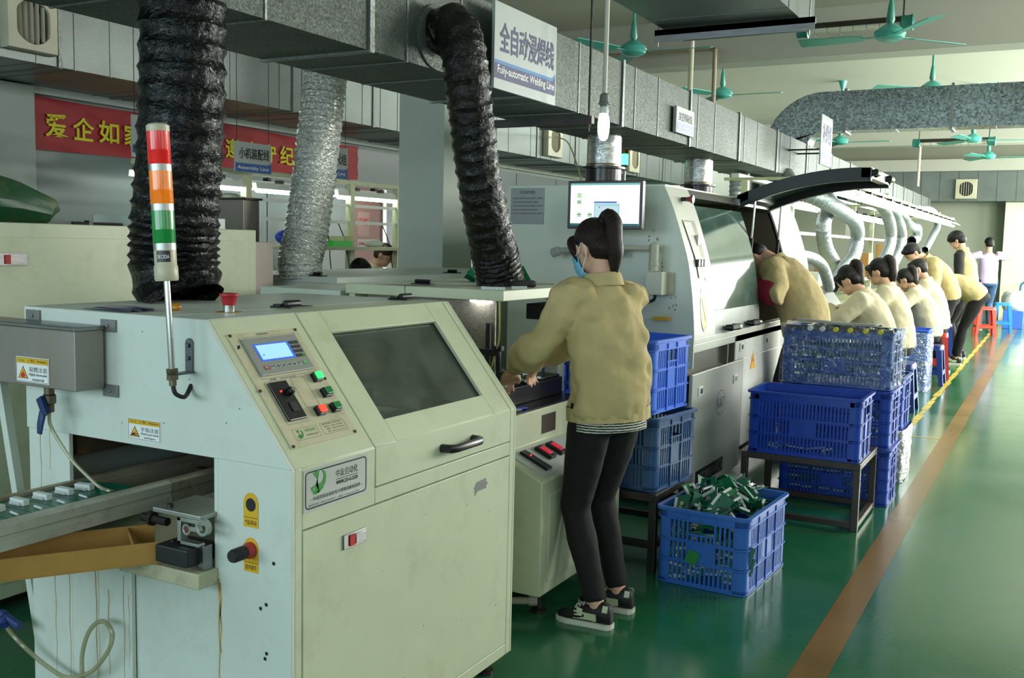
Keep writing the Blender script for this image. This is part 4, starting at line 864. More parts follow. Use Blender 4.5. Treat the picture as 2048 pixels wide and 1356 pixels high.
obj('recess', G().box(-1.8, -1.745, 5.85, 5.995, .6, .91), black, wm, 0)
obj('jamb', G().box(-1.75, -1.7, 5.83, 5.85, .77, .89), mat('skirt_brown', '#6b675b', .4), wm, 0); obj('jamb', G().box(-1.75, -1.7, 5.98, 6.0, .77, .92), mat('skirt_brown', '#6b675b', .4), wm, 0)
obj('base', G().box(KB + .05, -1.8, K0 + .1, K1 - .1, 0, .1), dsteel, wm, 0)
for y, z in ((5.33, .66), (6.02, .655), (6.13, .845), (6.73, .84)):
    o_ = obj('door_latch', G().box(-1.7, -1.694, y - .04, y + .04, z - .026, z + .026), whitep, wm, 0, .002)
    obj('latch_slot', G().box(-1.695, -1.6925, y - .01, y + .025, z - .014, z + .014), black, o_, 0)
def circ(g, O, ux, uy, r, w, off, n=40, sx=1):
    O, ux, uy = V(O), V(ux), V(uy); nn = ux.cross(uy).normalized() * off
    a = [O + ux * (r * sx * math.cos(2 * PI * k / n)) + uy * (r * math.sin(2 * PI * k / n)) + nn for k in range(n)]; b = [O + ux * ((r - w) * sx * math.cos(2 * PI * k / n)) + uy * ((r - w) * math.sin(2 * PI * k / n)) + nn for k in range(n)]
    g.add(a + b, [(k, (k + 1) % n, (k + 1) % n + n, k + n) for k in range(n)]); return g
XK = -1.6995
obj('emblem_ring', circ(G(), (XK, 5.735, .545), EY, UZ, .075, .004, .0004, sx=1.25), greyink, wm, 0)
text('lettering', 'KAIT', (XK, 5.67, .515), EY, UZ, greyink, wm, .06, .13)
g = G(); g.box(-1.7, -1.6985, 5.3, 5.82, .12, .205); pl2 = obj('name_strip', g, ink, wm, 0)
text('lettering', 'ISO9001', (-1.6983, 5.38, .135), EY, UZ, mat('print_silver', '#8a8d8d', .4), pl2, .05, .24); text('lettering', '认证', (-1.6983, 5.635, .14), EY, UZ, mat('print_silver', '#8a8d8d', .4), pl2, .045, .07)
obj('ring', circ(G(), (-1.6983, 5.76, .163), EY, UZ, .032, .004, .0002, sx=1.3), mat('print_silver', '#8a8d8d', .4), pl2, 0)
g = G(); g.plate((-1.7, 6.42, .68), EY, UZ, [(-.06, 0), (.06, 0), (0, .12)], .001); ts = obj('hazard_sticker', g, mat('print_amber', '#e0a41c', .5), wm, 0)
g = G(); g.plate((-1.6988, 6.42, .69), EY, UZ, [(-.006, .01), (.014, .05), (.0, .05), (.006, .085), (-.014, .04), (.0, .04)], .0003); obj('bolt_mark', g, ink, ts, 0)
# fixed glass sash
teal = glass('sash_glass', '#8fb3a8', '#6f8f85', .66, .1)
g = G(); shell(g, 5.565, 6.52, [p for p in KS if 1.08 < p[1] < 1.745], .005); sh = obj('glass_sash', g, teal, wm, 40)
g = G(); shell(g, 5.56, 6.53, [p for p in KS if p[1] > 1.70], .014); obj('sash_cap', g, mat('sash_grey', '#4f504d', .4, metal=.3), sh, 30)
g = G(); shell(g, 5.56, 6.53, [p for p in KS if p[1] < 1.12], .014); obj('sash_rail', g, mat('sash_rail', '#8d9390', .35, metal=.5), sh, 30)
for y in (5.81, 6.27):
    obj('handle', G().tube([(-1.69, y - .075, .992), (-1.66, y - .07, .992), (-1.655, y + .07, .992), (-1.69, y + .075, .992)], [.016, .02, .02, .016], 10), black, sh)
    obj('handle_cap', G().tube([(-1.655, y + .05, .992), (-1.652, y + .082, .992)], .021, 12), chrome, sh)
# front strip details
g = G()
def kp_(y, z, off=.001): return V((kx(z) + off, y, z))
def kpatch(g, y0a, y1a, y0b, y1b, za, zb, off, n=8):
    vs = []
    for i in range(n + 1):
        t = i / n; z = za + (zb - za) * t; vs += [kp_(y0a + (y0b - y0a) * t, z, off), kp_(y1a + (y1b - y1a) * t, z, off)]
    g.add(vs, [(2 * i, 2 * i + 1, 2 * i + 3, 2 * i + 2) for i in range(n)])
kpatch(g, 5.25, 5.46, 5.43, 5.49, 1.61, 1.275, .003); obj('document_pocket', g, mat('pocket_brown', '#7a745f', .5), wm, 0)
g = G(); kpatch(g, 5.255, 5.385, 5.31, 5.41, 1.6, 1.29, .006); obj('paper', g, mat('paper_white', '#c9c9c5', .7), wm, 0)
for i in range(3): obj('clip', G().box(kx(1.38) + .004, kx(1.38) + .02, 5.29 + i * .05, 5.325 + i * .05, 1.355, 1.395), black, wm, 0, .003)
obj('small_box', G().box(kx(1.5) + .003, kx(1.5) + .02, 5.38, 5.42, 1.47, 1.53), ivory, wm, 0, .003)
es = obj('emergency_stop', G().lathe([(.012, 0), (.012, .03)], (kx(1.727), 5.37, 1.727), 'x', 14), black, wm)
obj('mushroom_button', G().lathe([(.012, .03), (.016, .05), (.024, .06), (.022, .07)], (kx(1.727), 5.37, 1.727), 'x', 18), mat('stop_dark_red', '#6f2226', .35), es)
g = G(); n = 28; vs = [kp_(5.36 + .055 * math.cos(2 * PI * k / n), 1.115 + .105 * math.sin(2 * PI * k / n), .002) for k in range(n)]; g.add(vs, [tuple(range(n))]); sg = obj('oval_sticker', g, mat('sticker_ochre', '#c7a545', .5), wm, 0)
g = G()
for k in range(n):
    a, b = 2 * PI * k / n, 2 * PI * (k + 1) / n
    g.add([kp_(5.36 + r * .055 * math.cos(q), 1.115 + r * .105 * math.sin(q), .0026) for q, r in ((a, 1.0), (b, 1.0), (b, 1.16), (a, 1.16))], [(0, 1, 2, 3)])
g.add([kp_(5.36 + u * .05, 1.115 + w * .1, .003) for u, w in ((-.62, .62), (-.5, .72), (.62, -.62), (.5, -.72))], [(0, 1, 2, 3)]); obj('sticker_rim', g, mat('sticker_pale', '#b9c0a8', .5), sg, 0)
g = G()
for i in range(22):
    x, z = random.choice(((-1.98, 1.5), (-1.9, 1.35), (-1.85, 1.2), (-1.86, 1.18))); g.plate((x + random.random() * .06, K0 - .0006, z + random.random() * .16 - .08), UXs, UZ, [(.007 * random.random() * math.cos(k), .014 * random.random() * math.sin(k)) for k in (0, 1.2, 2.6, 4, 5.2)], .0003)
obj('paint_chip', g, greyink, wm, 0)
obj('notice_board', G().box(-2.9 + .05, -2.63, K0 - .004, K0, 1.575, 1.785), mat('notice_grey', '#8d9392', .3, spec=.7), wm, 0)
text('lettering', '安全操作规程', (-2.79, K0 - .005, 1.75), UXs, UZ, greyink, wm, .02, .1)
for i in range(5): text('lettering', '1、操作人员必须经过培训合格后上岗操作', (-2.84, K0 - .005, 1.72 - i * .022), UXs, UZ, greyink, wm, .01, .2 - .03 * (i % 2))
# lifted lid: same curved sash swung up on its hinge
lid = obj('lid', G(), teal, wm, 0) if False else None
hx_, hz_ = -1.885, 1.80
def lidp(s, o=0):  # s 0..1 from hinge to tip
    return (hx_ + .84 * s, hz_ + .172 * s + .2 * s * (1 - s) + o)
LPR = [lidp(i / 14) for i in range(15)]
def lband(g, y0, y1, s0, s1, d0, d1, n=14):
    vs = []
    for i in range(n + 1):
        x, z = lidp(s0 + (s1 - s0) * i / n); vs += [(x, y0, z + d0), (x, y1, z + d0), (x, y1, z + d1), (x, y0, z + d1)]
    fs = []
    for i in range(n):
        for k in range(4): fs.append((4 * i + k, 4 * i + (k + 1) % 4, 4 * i + 4 + (k + 1) % 4, 4 * i + 4 + k))
    fs += [(3, 2, 1, 0), (4 * n, 4 * n + 1, 4 * n + 2, 4 * n + 3)]; g.add(vs, fs)
lidm = mat('lid_dark', '#131b1e', .45)
g = G(); lband(g, 6.53, 6.58, 0, 1, -.075, .008); lband(g, 7.28, 7.35, 0, 1, -.075, .008); lband(g, 6.53, 7.35, 0, .09, -.05, .01); lo = obj('lid_frame', g, lidm, wm, 30, .002, label='dark frame of the lifted curved lid')
g = G(); lband(g, 6.53, 7.35, .93, 1, -.055, .008); obj('lid_rail', g, mat('sash_rail', '#8d9390', .35, metal=.5), lo, 30)
g = G(); lband(g, 6.6, 7.28, .08, .94, -.02, -.014); obj('lid_glass', g, teal, lo, 30)
for y in (6.62, 7.2):
    x, z = lidp(.985); obj('handle', G().tube([(x + .004, y - .07, z - .03), (x + .035, y - .065, z - .02), (x + .035, y + .065, z - .02), (x + .004, y + .07, z - .03)], .02, 10), black, lo)
for y in (6.58, 7.3):
    x, z = lidp(.13); obj('gas_strut', G().tube([(x, y, z - .05), (-1.79, y, 1.5)], .008, 8), chrome, wm); obj('strut_cylinder', G().tube([(-1.788, y, 1.53), (-1.795, y, 1.4)], .013, 8), rubber, wm)
obj('hinge_bar', G().box(-1.93, -1.86, 6.5, 7.4, 1.742, 1.785), mat('sash_rail', '#8d9390', .35, metal=.5), wm, 0, .003)
# arm with a control box on the end panel
am = thing('terminal_box', 'cream swing arm and terminal box on the end of the wave machine', 'arm', (-1.9, 5.1, 1.3))
obj('arm', G().box(-2.25, -1.93, 5.06, 5.1, 1.44, 1.465), ivory, am, 0, .003)
obj('pivot', G().lathe([(.026, 1.33), (.026, 1.47), (.02, 1.475)], (-1.91, 5.085, 0), n=16).lathe([(.03, 1.36), (.03, 1.37)], (-1.91, 5.085, 0), n=16), ivory, am)
obj('box', G().box(-1.945, -1.85, 5.06, 5.15, 1.2, 1.325), mat('box_ivory', '#c6c6b2', .4), am, 0, .004)
g = G(); g.box(-1.955, -1.82, 5.15, 5.178, 1.2, 1.32)
for x, z in ((-1.832, 1.215), (-1.832, 1.305)): g.lathe([(.007, 0), (.005, .008)], (x, 5.15, z), (V((1, 0, 0)), V((0, 0, 1)), V((0, -1, 0))), 8)
obj('mounting_plate', g, ivory, am, 0)
obj('cable', G().tube(bez([(-1.9, 5.1, 1.2), (-1.91, 5.1, 1.17), (-1.97, 5.09, 1.145), (-2.03, 5.08, 1.12)]), .009, 8), rubber, am)
g = G(); g.tube(bez([(-2.1, 5.1, 1.42), (-2.25, 5.1, 1.425), (-2.38, 5.09, 1.43), (-2.47, 5.08, 1.425), (-2.52, 5.08, 1.41)]), [.02] * 9 + [.016] * 8 + [.017] * 8 + [.026] * 8, 10)
tag(obj('wrapped_bracket', g, foil('clear_wrap', '#a9b0ac', .25, 0, 60, .9, .01)), 'bracket wrapped in crumpled clear film behind the head of the woman in front', 'bracket')
tag(obj('yellow_strip', G().box(-1.92, -1.83, 5.12, 5.17, 1.06, 1.075), mat('print_yellow', '#d2a516', .55)), 'small yellow strip at the end panel above the light blue crate', 'strip')
# monitor
mo = thing('monitor', 'flat screen monitor with a bright white window on the wave machine end', 'monitor', (-2.15, 4.96, 1.68))
obj('bezel', G().box(-2.367, -1.932, 4.945, 4.985, 1.548, 1.806), black, mo, 0, .004)
obj('stand', G().box(-2.22, -2.08, 4.985, 5.18, 1.62, 1.74), dsteel, mo, 0)
sx0, sx1, sz0, sz1 = -2.349, -1.948, 1.566, 1.792
sc = obj('screen', G().box(sx0, sx1, 4.9435, 4.946, sz0, sz1), emis('screen_white', '#eef4fb', 1.25), mo, 0)
def sq(nm, u0, u1, v0, v1, m_, d=.0005):
    sw, sh_ = sx1 - sx0, sz1 - sz0; return obj(nm, G().box(sx0 + u0 * sw, sx0 + u1 * sw, 4.9435 - d, 4.9435 - d + .0004, sz0 + v0 * sh_, sz0 + v1 * sh_), m_, sc, 0)
sq('title_bar', 0, 1, .955, 1, emis('screen_teal', '#7fc6c4', .9)); sq('task_bar', 0, 1, 0, .05, emis('screen_dteal', '#2d7a7c', .7))
for u, v in ((.1, .74), (.1, .58), (.1, .28), (.26, .28)):
    for k_ in range(3): sq('field', u, u + .06, v - k_ * .035, v - k_ * .035 + .022, emis('screen_green', '#7ad05a', .9) if (k_ != 1 or v > .7) else emis('screen_dark', '#3c4a3c', .4))
sq('window', .35, .72, .1, .52, emis('screen_pale', '#a9dbe6', .95)); sq('window_bar', .35, .68, .53, .57, emis('screen_blue', '#5b7fd0', .8), .0007); sq('plot', .37, .7, .12, .46, emis('screen_pale2', '#c5e8ee', .95), .0009)
sq('plot_field', .48, .6, .26, .3, emis('screen_yellow', '#d9d77a', .9), .0012); sq('plot_field', .62, .66, .25, .32, emis('screen_green', '#4fae4a', .8), .0013); sq('plot_field', .62, .66, .13, .2, emis('screen_dark', '#8a6a5a', .4), .0012); sq('plot_field', .42, .44, .42, .45, emis('screen_red', '#d0655a', .8), .0012)
# steel stacks with black collars
for (x, y, zb_, lab) in ((-2.62, 6.0, 1.8, 'steel exhaust stack with a black collar behind the hanging lamp'), (-2.59, 7.85, 1.8, 'steel exhaust stack with a black collar above the glass hood')):
    st = thing('exhaust_stack', lab, 'stack', (x, y, zb_))
    obj('pipe', G().lathe([(.112, 1.97), (.112, 2.168)], (x, y, 0), n=36, caps=False), foil('stack_steel', '#b5bab5', .25, 1, 30, .35, .01), st)
    obj('collar', G().lathe([(.118, zb_), (.118, 1.95), (.145, 1.952), (.145, 1.965), (.116, 1.968)], (x, y, 0), n=36), mat('collar_black', '#101114', .25), st)
    obj('band', G().lathe([(.1135, 1.972), (.1135, 1.985)], (x, y, 0), n=36), mat('brass_dull', '#8d7440', .35, metal=.9), st)
# green beacon and second tower behind
bt = thing('signal_tower', 'small signal tower lit green in front of the wall duct behind the wave machine', 'signal light', (-3.2, 7.5, 1.9))
bx_, by_ = -3.3, 8.0
obj('pole', G().lathe([(.012, 1.9), (.012, 2.18)], (bx_, by_, 0), n=10), steel, bt)
obj('base', G().lathe([(.03, 2.1), (.03, 2.15)], (bx_, by_, 0), n=20), dsteel, bt)
obj('lens', G().lathe([(.03, 2.15), (.03, 2.24)], (bx_, by_, 0), n=20), emis('beacon_green', '#40ffa0', 6), bt, label='lit green lens')
obj('lens', G().lathe([(.03, 2.245), (.03, 2.33)], (bx_, by_, 0), n=20), mat('lens_amber_dim', '#7a5a1c', .3), bt)
obj('machine', G().box(-3.9, -3.0, 7.6, 9.4, 0, 1.9), wcream, bt, 0, .004)

# ------------------------------------------------------------ hanging lamp
lx, ly = -2.0, 4.563
la = thing('hanging_bulb', 'lit spiral energy saving bulb hanging on a long white rod', 'lamp', (lx, ly, ZC))
obj('rod', G().tube([(lx, ly, 2.2), (lx + .004, ly, ZC)], .0115, 12), mat('rod_white', '#c9c8b8', .5), la)
obj('socket', G().lathe([(.012, 2.205), (.022, 2.195), (.025, 2.16), (.03, 2.155), (.03, 2.15), (.02, 2.148), (.02, 2.14)], (lx, ly, 0), n=20), mat('socket_grey', '#6b706e', .5), la)
obj('ballast', G().lathe([(.016, 2.14), (.02, 2.135), (.0225, 2.118), (.0225, 2.105)], (lx, ly, 0), n=20), whitep, la)
obj('bulb', G().lathe([(.019, 2.105), (.026, 2.085), (.029, 2.05), (.028, 2.015), (.02, 1.985), (.008, 1.975)], (lx, ly, 0), n=20), emis('bulb_glow', '#e6fff6', 26), la)

# ------------------------------------------------------------ signs
def sign(name, label, O, w, h, ux, blank, cn, en, cn_h, parts, th=.012, hang=None):
    O, ux = V(O), V(ux); nn = ux.cross(UZ).normalized()
    s = thing(name, label, 'sign', O)
    g = G(); uz = UZ + ux * 0
    def P(u, v, d=0): return O + ux * (u * w) + UZ * (v * h) + UZ * 0 + nn * d
    g.add([P(0, 0), P(1, 0), P(1, 1), P(0, 1), P(0, 0, th), P(1, 0, th), P(1, 1, th), P(0, 1, th)], [(0, 3, 2, 1), (4, 5, 6, 7), (0, 1, 5, 4), (1, 2, 6, 5), (2, 3, 7, 6), (3, 0, 4, 7)])
    bd_ = obj('panel', g, mat('sign_white', '#aab2b0', .45, spec=.3), s, 0)
    for nm, m_, pts, d in parts:
        g = G(); g.add([P(u, v, th + d) for u, v in pts], [tuple(range(len(pts)))]); obj(nm, g, m_, s, 0)
    for (tx, u, v, tw_, hh, m_, bo) in cn: text('lettering', tx, P(u, v, th + .0012), ux, UZ, m_, s, hh * h, tw_ * w if tw_ else None, bold=bo)
    if hang == 'duct':
        for u in (.1, .9): obj('bracket', G().tube([P(u, .3, 0), P(u, .3, 0) - nn * .3], .008, 6), dsteel, s)
    elif hang:
        for u in (.06, .94): obj('hang_wire', G().tube([P(u, .97, th / 2), P(u, 1, th / 2) + UZ * (hang - O.z - h)], .0025, 6), dsteel, s)
    return s
# large sign on the main duct
sign('line_sign', 'white and blue welding line sign hung on the main duct', (-2.215, 3.82, 2.135), .605, .372, EY, None,
     [('全自动浸焊线', .075, .43, .88, .36, blueT, .02), ('Fuiiy-automatic Welding Line', .045, .155, .92, .125, whiteP, .012)], None, 0,
     [('band', blueS, [(0.005, .335), (.93, .335), (.985, .4), (.985, .13), (.005, .13)], .0005), ('band', blueT, [(.005, .295), (.935, .295), (.985, .36), (.985, .12), (.005, .12)], .0008)], .014)
sign('key_position_sign', 'small white and blue key position sign on the main duct', (-2.285, 6.35, 2.22), .37, .17, EY, None,
     [('关键岗位', .14, .47, .76, .34, greyink, .01), ('Key Position', .12, .1, .76, .2, whiteP, .01)], None, 0,
     [('band', mat('print_slate', '#6f7fae', .5), [(.06, .05), (.98, .05), (.98, .4), (.06, .4)], .0005), ('edge', dsteel, [(0, 0), (.04, 0), (.04, 1), (0, 1)], .0008)], .02)
sign('repair_line_sign', 'white repair welding line sign hung high above the lifted lid', (-2.0, 9.55, 2.26), .5, .46, EY, None,
     [('补焊线', .12, .42, .78, .42, blueT, .02), ('Repair Line', .1, .06, .8, .1, whiteP, 0)], None, 0,
     [('band', blueS, [(0, .26), (1, .2), (1, .17), (0, .2)], .0005), ('band', mat('print_navy2', '#4a3f78', .6), [(0, .2), (1, .16), (1, 0), (0, 0)], .0005)], .012, 'duct')
bandp = [('band', mat('print_blue2', '#2255a0', .6), [(0, .27), (.88, .27), (1, .33), (1, 0), (0, 0)], .0005), ('band', blueS, [(0, .3), (.88, .3), (1, .36), (1, .33), (.88, .27), (0, .27)], .0004)]
sign('assembly_line_sign', 'white and blue small machine assembly line sign before the red banner', (-5.4, 5.536, 1.95), .385, .222, EY, None,
     [('小机装配线', .1, .44, .84, .38, ink, .015), ('Assembly Line', .06, .06, .86, .15, whiteP, .01)], None, 0, bandp, .012, ZC)
sign('pending_sign', 'white and blue area sign half hidden by the large black hose', (-5.4, 4.6, 1.975), .42, .275, EY, None,
     [('待加工区', .08, .4, .86, .4, ink, .015), ('Process Area', .05, .12, .8, .13, whiteP, .01)], None, 0, [('band', mat('print_blue2', '#2255a0', .6), [(0, .3), (1, .3), (1, .1), (0, .1)], .0005)], .012, ZC)
sign('test_group_sign', 'white and blue test group sign half hidden by the silver hose', (-5.4, 6.42, 1.975), .45, .26, EY, None,
     [('整机测试组', .1, .44, .86, .36, ink, .015), ('Integration Line', .06, .08, .86, .14, whiteP, .01)], None, 0, bandp, .012, ZC)
# red banner
bn = thing('banner', 'long red cloth banner with yellow characters on the left wall', 'banner', (-6.38, 6.4, 2.05))
g = G(); n, m_ = 60, 8
for i in range(n + 1):
    for j in range(m_ + 1):
        y = 4.605 + (8.305 - 4.605) * i / n; f = i / n; z = (2.05 + .027 * f) + (2.426 - .008 * f - 2.05 - .027 * f) * j / m_ - .012 * math.sin(PI * f * 3) * (j / m_)
        g.v.append((-6.385 + .006 * math.sin(j * 1.9 + i * .5) + .004 * math.sin(i * 1.3), y, z))
for i in range(n):
    for j in range(m_): g.f.append([i * (m_ + 1) + j, (i + 1) * (m_ + 1) + j, (i + 1) * (m_ + 1) + j + 1, i * (m_ + 1) + j + 1]); g.m.append(0)
obj('cloth', g, mat('banner_red', '#a3141f', .55, var=.12, vs=4), bn, 60)
by = mat('banner_yellow', '#d8cf14', .6)
for ch_, y0 in (('爱', 4.68), ('企', 4.905), ('如', 5.13), ('家', 5.36), ('遵', 6.43), ('章', 6.66), ('守', 6.88), ('纪', 7.12)):
    text('lettering', ch_, (-6.37, y0, 2.145), EY, UZ, by, bn, .17, .185, bold=.02)
# ------------------------------------------------------------ plastic crates
def crate_geo(L, Wd, Hh, bands=3, pitch=.0195, plate=True):
    g = G(); hl, hw = L / 2, Wd / 2; th = .006
    def ring(z0, z1, o, t, tb=0, r=.035):
        a = rrect(-hl - o, hl + o, -hw - o, hw + o, r); b = rrect(-hl - o + t, hl + o - t, -hw - o + t, hw + o - t, max(r - t, .004)); n = len(a)
        g.loft([[(p[0], p[1], z0) for p in a], [(p[0], p[1], z1) for p in a], [(p[0], p[1], z1) for p in b], [(p[0], p[1], z0) for p in b], [(p[0], p[1], z0) for p in a]], caps=False)
    ring(Hh - .045, Hh - .004, 0, th); ring(Hh - .012, Hh, .012, .02); ring(Hh - .05, Hh - .044, .006, .012); ring(0, .018, 0, th); ring(0, .006, .004, .01)
    zb = [.018 + (Hh - .068) * i / bands for i in range(bands + 1)]
    for z in zb[1:-1]: ring(z - .007, z + .007, 0, th); ring(z - .0025, z + .0025, .006, .012)
    g.box(-hl + .004, hl - .004, -hw + .004, hw - .004, 0, .006)
    cw = .055
    a = rrect(-hl, hl, -hw, hw, .035); n = len(a) // 4
    for q in range(4):  # solid corners
        c = a[q * n:(q + 1) * n]
        s = {0: (1, 1), 1: (-1, 1), 2: (-1, -1), 3: (1, -1)}[q]
        e0, e1 = ((hl, hw - cw), (hl - cw, hw)) if q == 0 else ((-hl + cw, hw), (-hl, hw - cw)) if q == 1 else ((-hl, -hw + cw), (-hl + cw, -hw)) if q == 2 else ((hl - cw, -hw), (hl, -hw + cw))
        path = [e0] + c + [e1]; inn = []
        for p in path: inn.append((p[0] - s[0] * .004 if abs(p[0]) > hl - .036 else p[0], p[1] - s[1] * .004 if abs(p[1]) > hw - .036 else p[1]))
        m = len(path)
        g.add([(p[0], p[1], z) for z in (.004, Hh - .02) for p in path] + [(p[0], p[1], z) for z in (.004, Hh - .02) for p in inn],
              [(i, i + 1, m + i + 1, m + i) for i in range(m - 1)] + [(2 * m + i + 1, 2 * m + i, 3 * m + i, 3 * m + i + 1) for i in range(m - 1)])
    for sd in (-1, 1):
        n = int((L - 2 * cw) / pitch); posts = {n // 4, n // 2, 3 * n // 4}
        for i in range(n + 1):
            x = -hl + cw + (L - 2 * cw) * i / n; w = .0046; y = sd * (hw - .003)
            if i in posts: g.box(x - .004, x + .004, min(y, y + sd * .008), max(y, y + sd * .008), .005, Hh - .02)
            g.box(x - w, x + w, y - .002, y + .002, .01, Hh - .045)
        if plate: g.box(-.062, .062, sd * (hw - .003) - .0022, sd * (hw - .003) + .0022, zb[1], zb[2])
        n = int((Wd - 2 * cw) / pitch); posts = {n // 3, n - n // 3}
        for i in range(n + 1):
            y = -hw + cw + (Wd - 2 * cw) * i / n; x = sd * (hl - .003); mid = n // 3 < i < n - n // 3
            if i in posts: g.box(min(x, x + sd * .008), max(x, x + sd * .008), y - .004, y + .004, .005, Hh - .02)
            g.box(x - .002, x + .002, y - .0046, y + .0046, .01, (zb[-2] + .035 if mid else Hh - .045))
        x = sd * (hl - .003); g.box(x - .0024, x + .0024, -.06, .06, zb[1], zb[2]); g.box(x - .004, x + .006, -.062, .062, zb[-2] + .03, zb[-2] + .037)
    return g
def crate_mat(nm, c, d=.25): return mat(nm, c, .38, var=.08, vs=5, dirt='#5c6c86', dscale=6, damt=d)
_cg = {}
def crate(key, dims, m, loc, rz, label, group='plastic crates'):
    if key not in _cg: _cg[key] = obj('plastic_crate', crate_geo(*dims), m, None, 30, world=False); o = _cg[key]
    else:
        o = _cg[key].copy(); o.data = o.data.copy(); o.data.materials[0] = m; COL.objects.link(o)
    o.location = loc; o.rotation_euler = (0, 0, rz); tag(o, label, 'crate', group); return o
D2R = PI / 180
mid_b, dark_b, light_b, deep_b = crate_mat('crate_mid', '#2f68bd'), crate_mat('crate_dusty', '#27507f', .6), crate_mat('crate_light', '#3f74e6', .1), crate_mat('crate_deep', '#1b45ad', .12)
cA = crate('a', (.57, .40, .335), mid_b, (-1.24, 4.315, .002), 87 * D2R, 'blue plastic crate on the floor heaped with scrap circuit boards', None)
g = G(); g.plate((-1.29, 4.024, .135), V((.95, 0, -.3)), V((.3, 0, .95)), [(-.028, -.03), (.026, -.03), (.03, .026), (-.02, .032)], .0008)
st_ = obj('green_sticker', g, mat('sticker_green', '#1d7a34', .5), None, 0); st_.parent = cA; st_.matrix_parent_inverse = MX.Identity(4)
inv = (MX.Translation(cA.location) @ MX.Rotation(87 * D2R, 4, 'Z')).inverted()
for v in st_.data.vertices: v.co = inv @ v.co
st_['label'] = 'square green sticker on the crate end'
crate('b', (.6, .41, .335), dark_b, (-1.785, 4.375, .362), -8 * D2R, 'dusty dark blue crate on the steel stand, under the light blue crate')
crate('b', None, light_b, (-1.83, 4.39, .706), -5 * D2R, 'light blue crate on top of the dusty dark blue crate beside the wave machine')
crate('c', (.585, .39, .335, 3, .019), deep_b, (-1.125, 5.5, .362), 0, 'empty deep blue crate on the low steel table in the aisle')
for k_, lab in enumerate(('bottom crate of the stack of three behind the steel table', 'middle crate of the stack of three behind the steel table', 'top crate of the stack of three, wrapped in clear film under a grey sheet')):
    crate('d', (.62, .41, .33, 4, .02), deep_b if k_ < 2 else crate_mat('crate_wrapped', '#24519c', .3), (-1.075 - .006 * k_, 6.12 + .008 * k_, .002 + .335 * k_), (.5 - k_) * D2R, lab, 'stack of three crates')
crate('e', (.6, .41, .33), deep_b, (-1.1, 6.82, .002), 1 * D2R, 'deep blue crate wrapped in foil on the floor behind the stack of three', 'two crates behind the stack')
crate('e', None, deep_b, (-1.095, 6.83, .337), 0, 'upper deep blue crate with black parts inside, right behind the stack of three', 'two crates behind the stack')
crate('f', (.6, .4, .32), light_b, (-1.42, 11.35, .002), 0, 'lower bright blue crate wrapped in film beside the red stool', 'film wrapped crates by the seats')
crate('f', None, light_b, (-1.425, 11.36, .328), 1 * D2R, 'upper bright blue crate wrapped in film beside the red stool', 'film wrapped crates by the seats')
# film around crates
def film_mat(nm, op=.25):
    if nm in _M: return _M[nm]
    m, nt, b = _nt(nm); nt.nodes.remove(b); out = nt.nodes['Material Output']
    t = N(nt, 'ShaderNodeBsdfTransparent'); gl = N(nt, 'ShaderNodeBsdfGlossy'); gl.inputs['Roughness'].default_value = .12; gl.inputs[0].default_value = (.85, .9, .95, 1)
    tc = N(nt, 'ShaderNodeTexCoord'); n = N(nt, 'ShaderNodeTexNoise', i_Scale=22, i_Detail=4, i_Distortion=2.0); nt.links.new(tc.outputs['Object'], n.inputs['Vector'])
    k = N(nt, 'ShaderNodeBump', i_Strength=1, i_Distance=.02); nt.links.new(n.outputs[0], k.inputs['Height']); nt.links.new(k.outputs[0], gl.inputs['Normal'])
    r = N(nt, 'ShaderNodeMapRange'); r.inputs['From Min'].default_value = .45; r.inputs['From Max'].default_value = .7; r.inputs['To Min'].default_value = op * .35; r.inputs['To Max'].default_value = min(1, op * 2.2); nt.links.new(n.outputs[0], r.inputs[0])
    x = N(nt, 'ShaderNodeMixShader'); nt.links.new(r.outputs[0], x.inputs[0]); nt.links.new(t.outputs[0], x.inputs[1]); nt.links.new(gl.outputs[0], x.inputs[2]); nt.links.new(x.outputs[0], out.inputs[0]); _M[nm] = m; return m
def wrap(x0, x1, y0, y1, z0, z1, m, label, jit=.006, seed=1):
    r = random.Random(seed); g = G(); a = rrect(x0, x1, y0, y1, .04, 4); P = []
    for i in range(len(a)):
        p, q = a[i], a[(i + 1) % len(a)]; d = math.dist(p, q); k = max(1, int(d / .035))
        P += [(p[0] + (q[0] - p[0]) * j / k, p[1] + (q[1] - p[1]) * j / k) for j in range(k)]
    n = 10; rings = [[(x + (r.random() - .5) * jit, y + (r.random() - .5) * jit, z0 + (z1 - z0) * i / n + (r.random() - .5) * jit) for x, y in P] for i in range(n + 1)]
    g.loft(rings, caps=False); return tag(obj('film_wrap', g, m, None, 30), label, 'film')
film = film_mat('clear_film', .12)
wrap(-1.412, -.748, 5.90, 6.35, .68, 1.03, film, 'crumpled clear film around the top crate of the stack of three')
wrap(-1.42, -.772, 6.59, 7.05, .004, .335, foil('foil_wrap', '#aeb4b6', .22, .8, 40, .9, .015), 'silvery wrapping round the lower crate behind the stack of three', .012, 4)
wrap(-1.735, -1.105, 11.13, 11.58, .0, .62, film_mat('white_film', .5), 'shiny film around the bright blue crates beside the red stool', .01, 6)
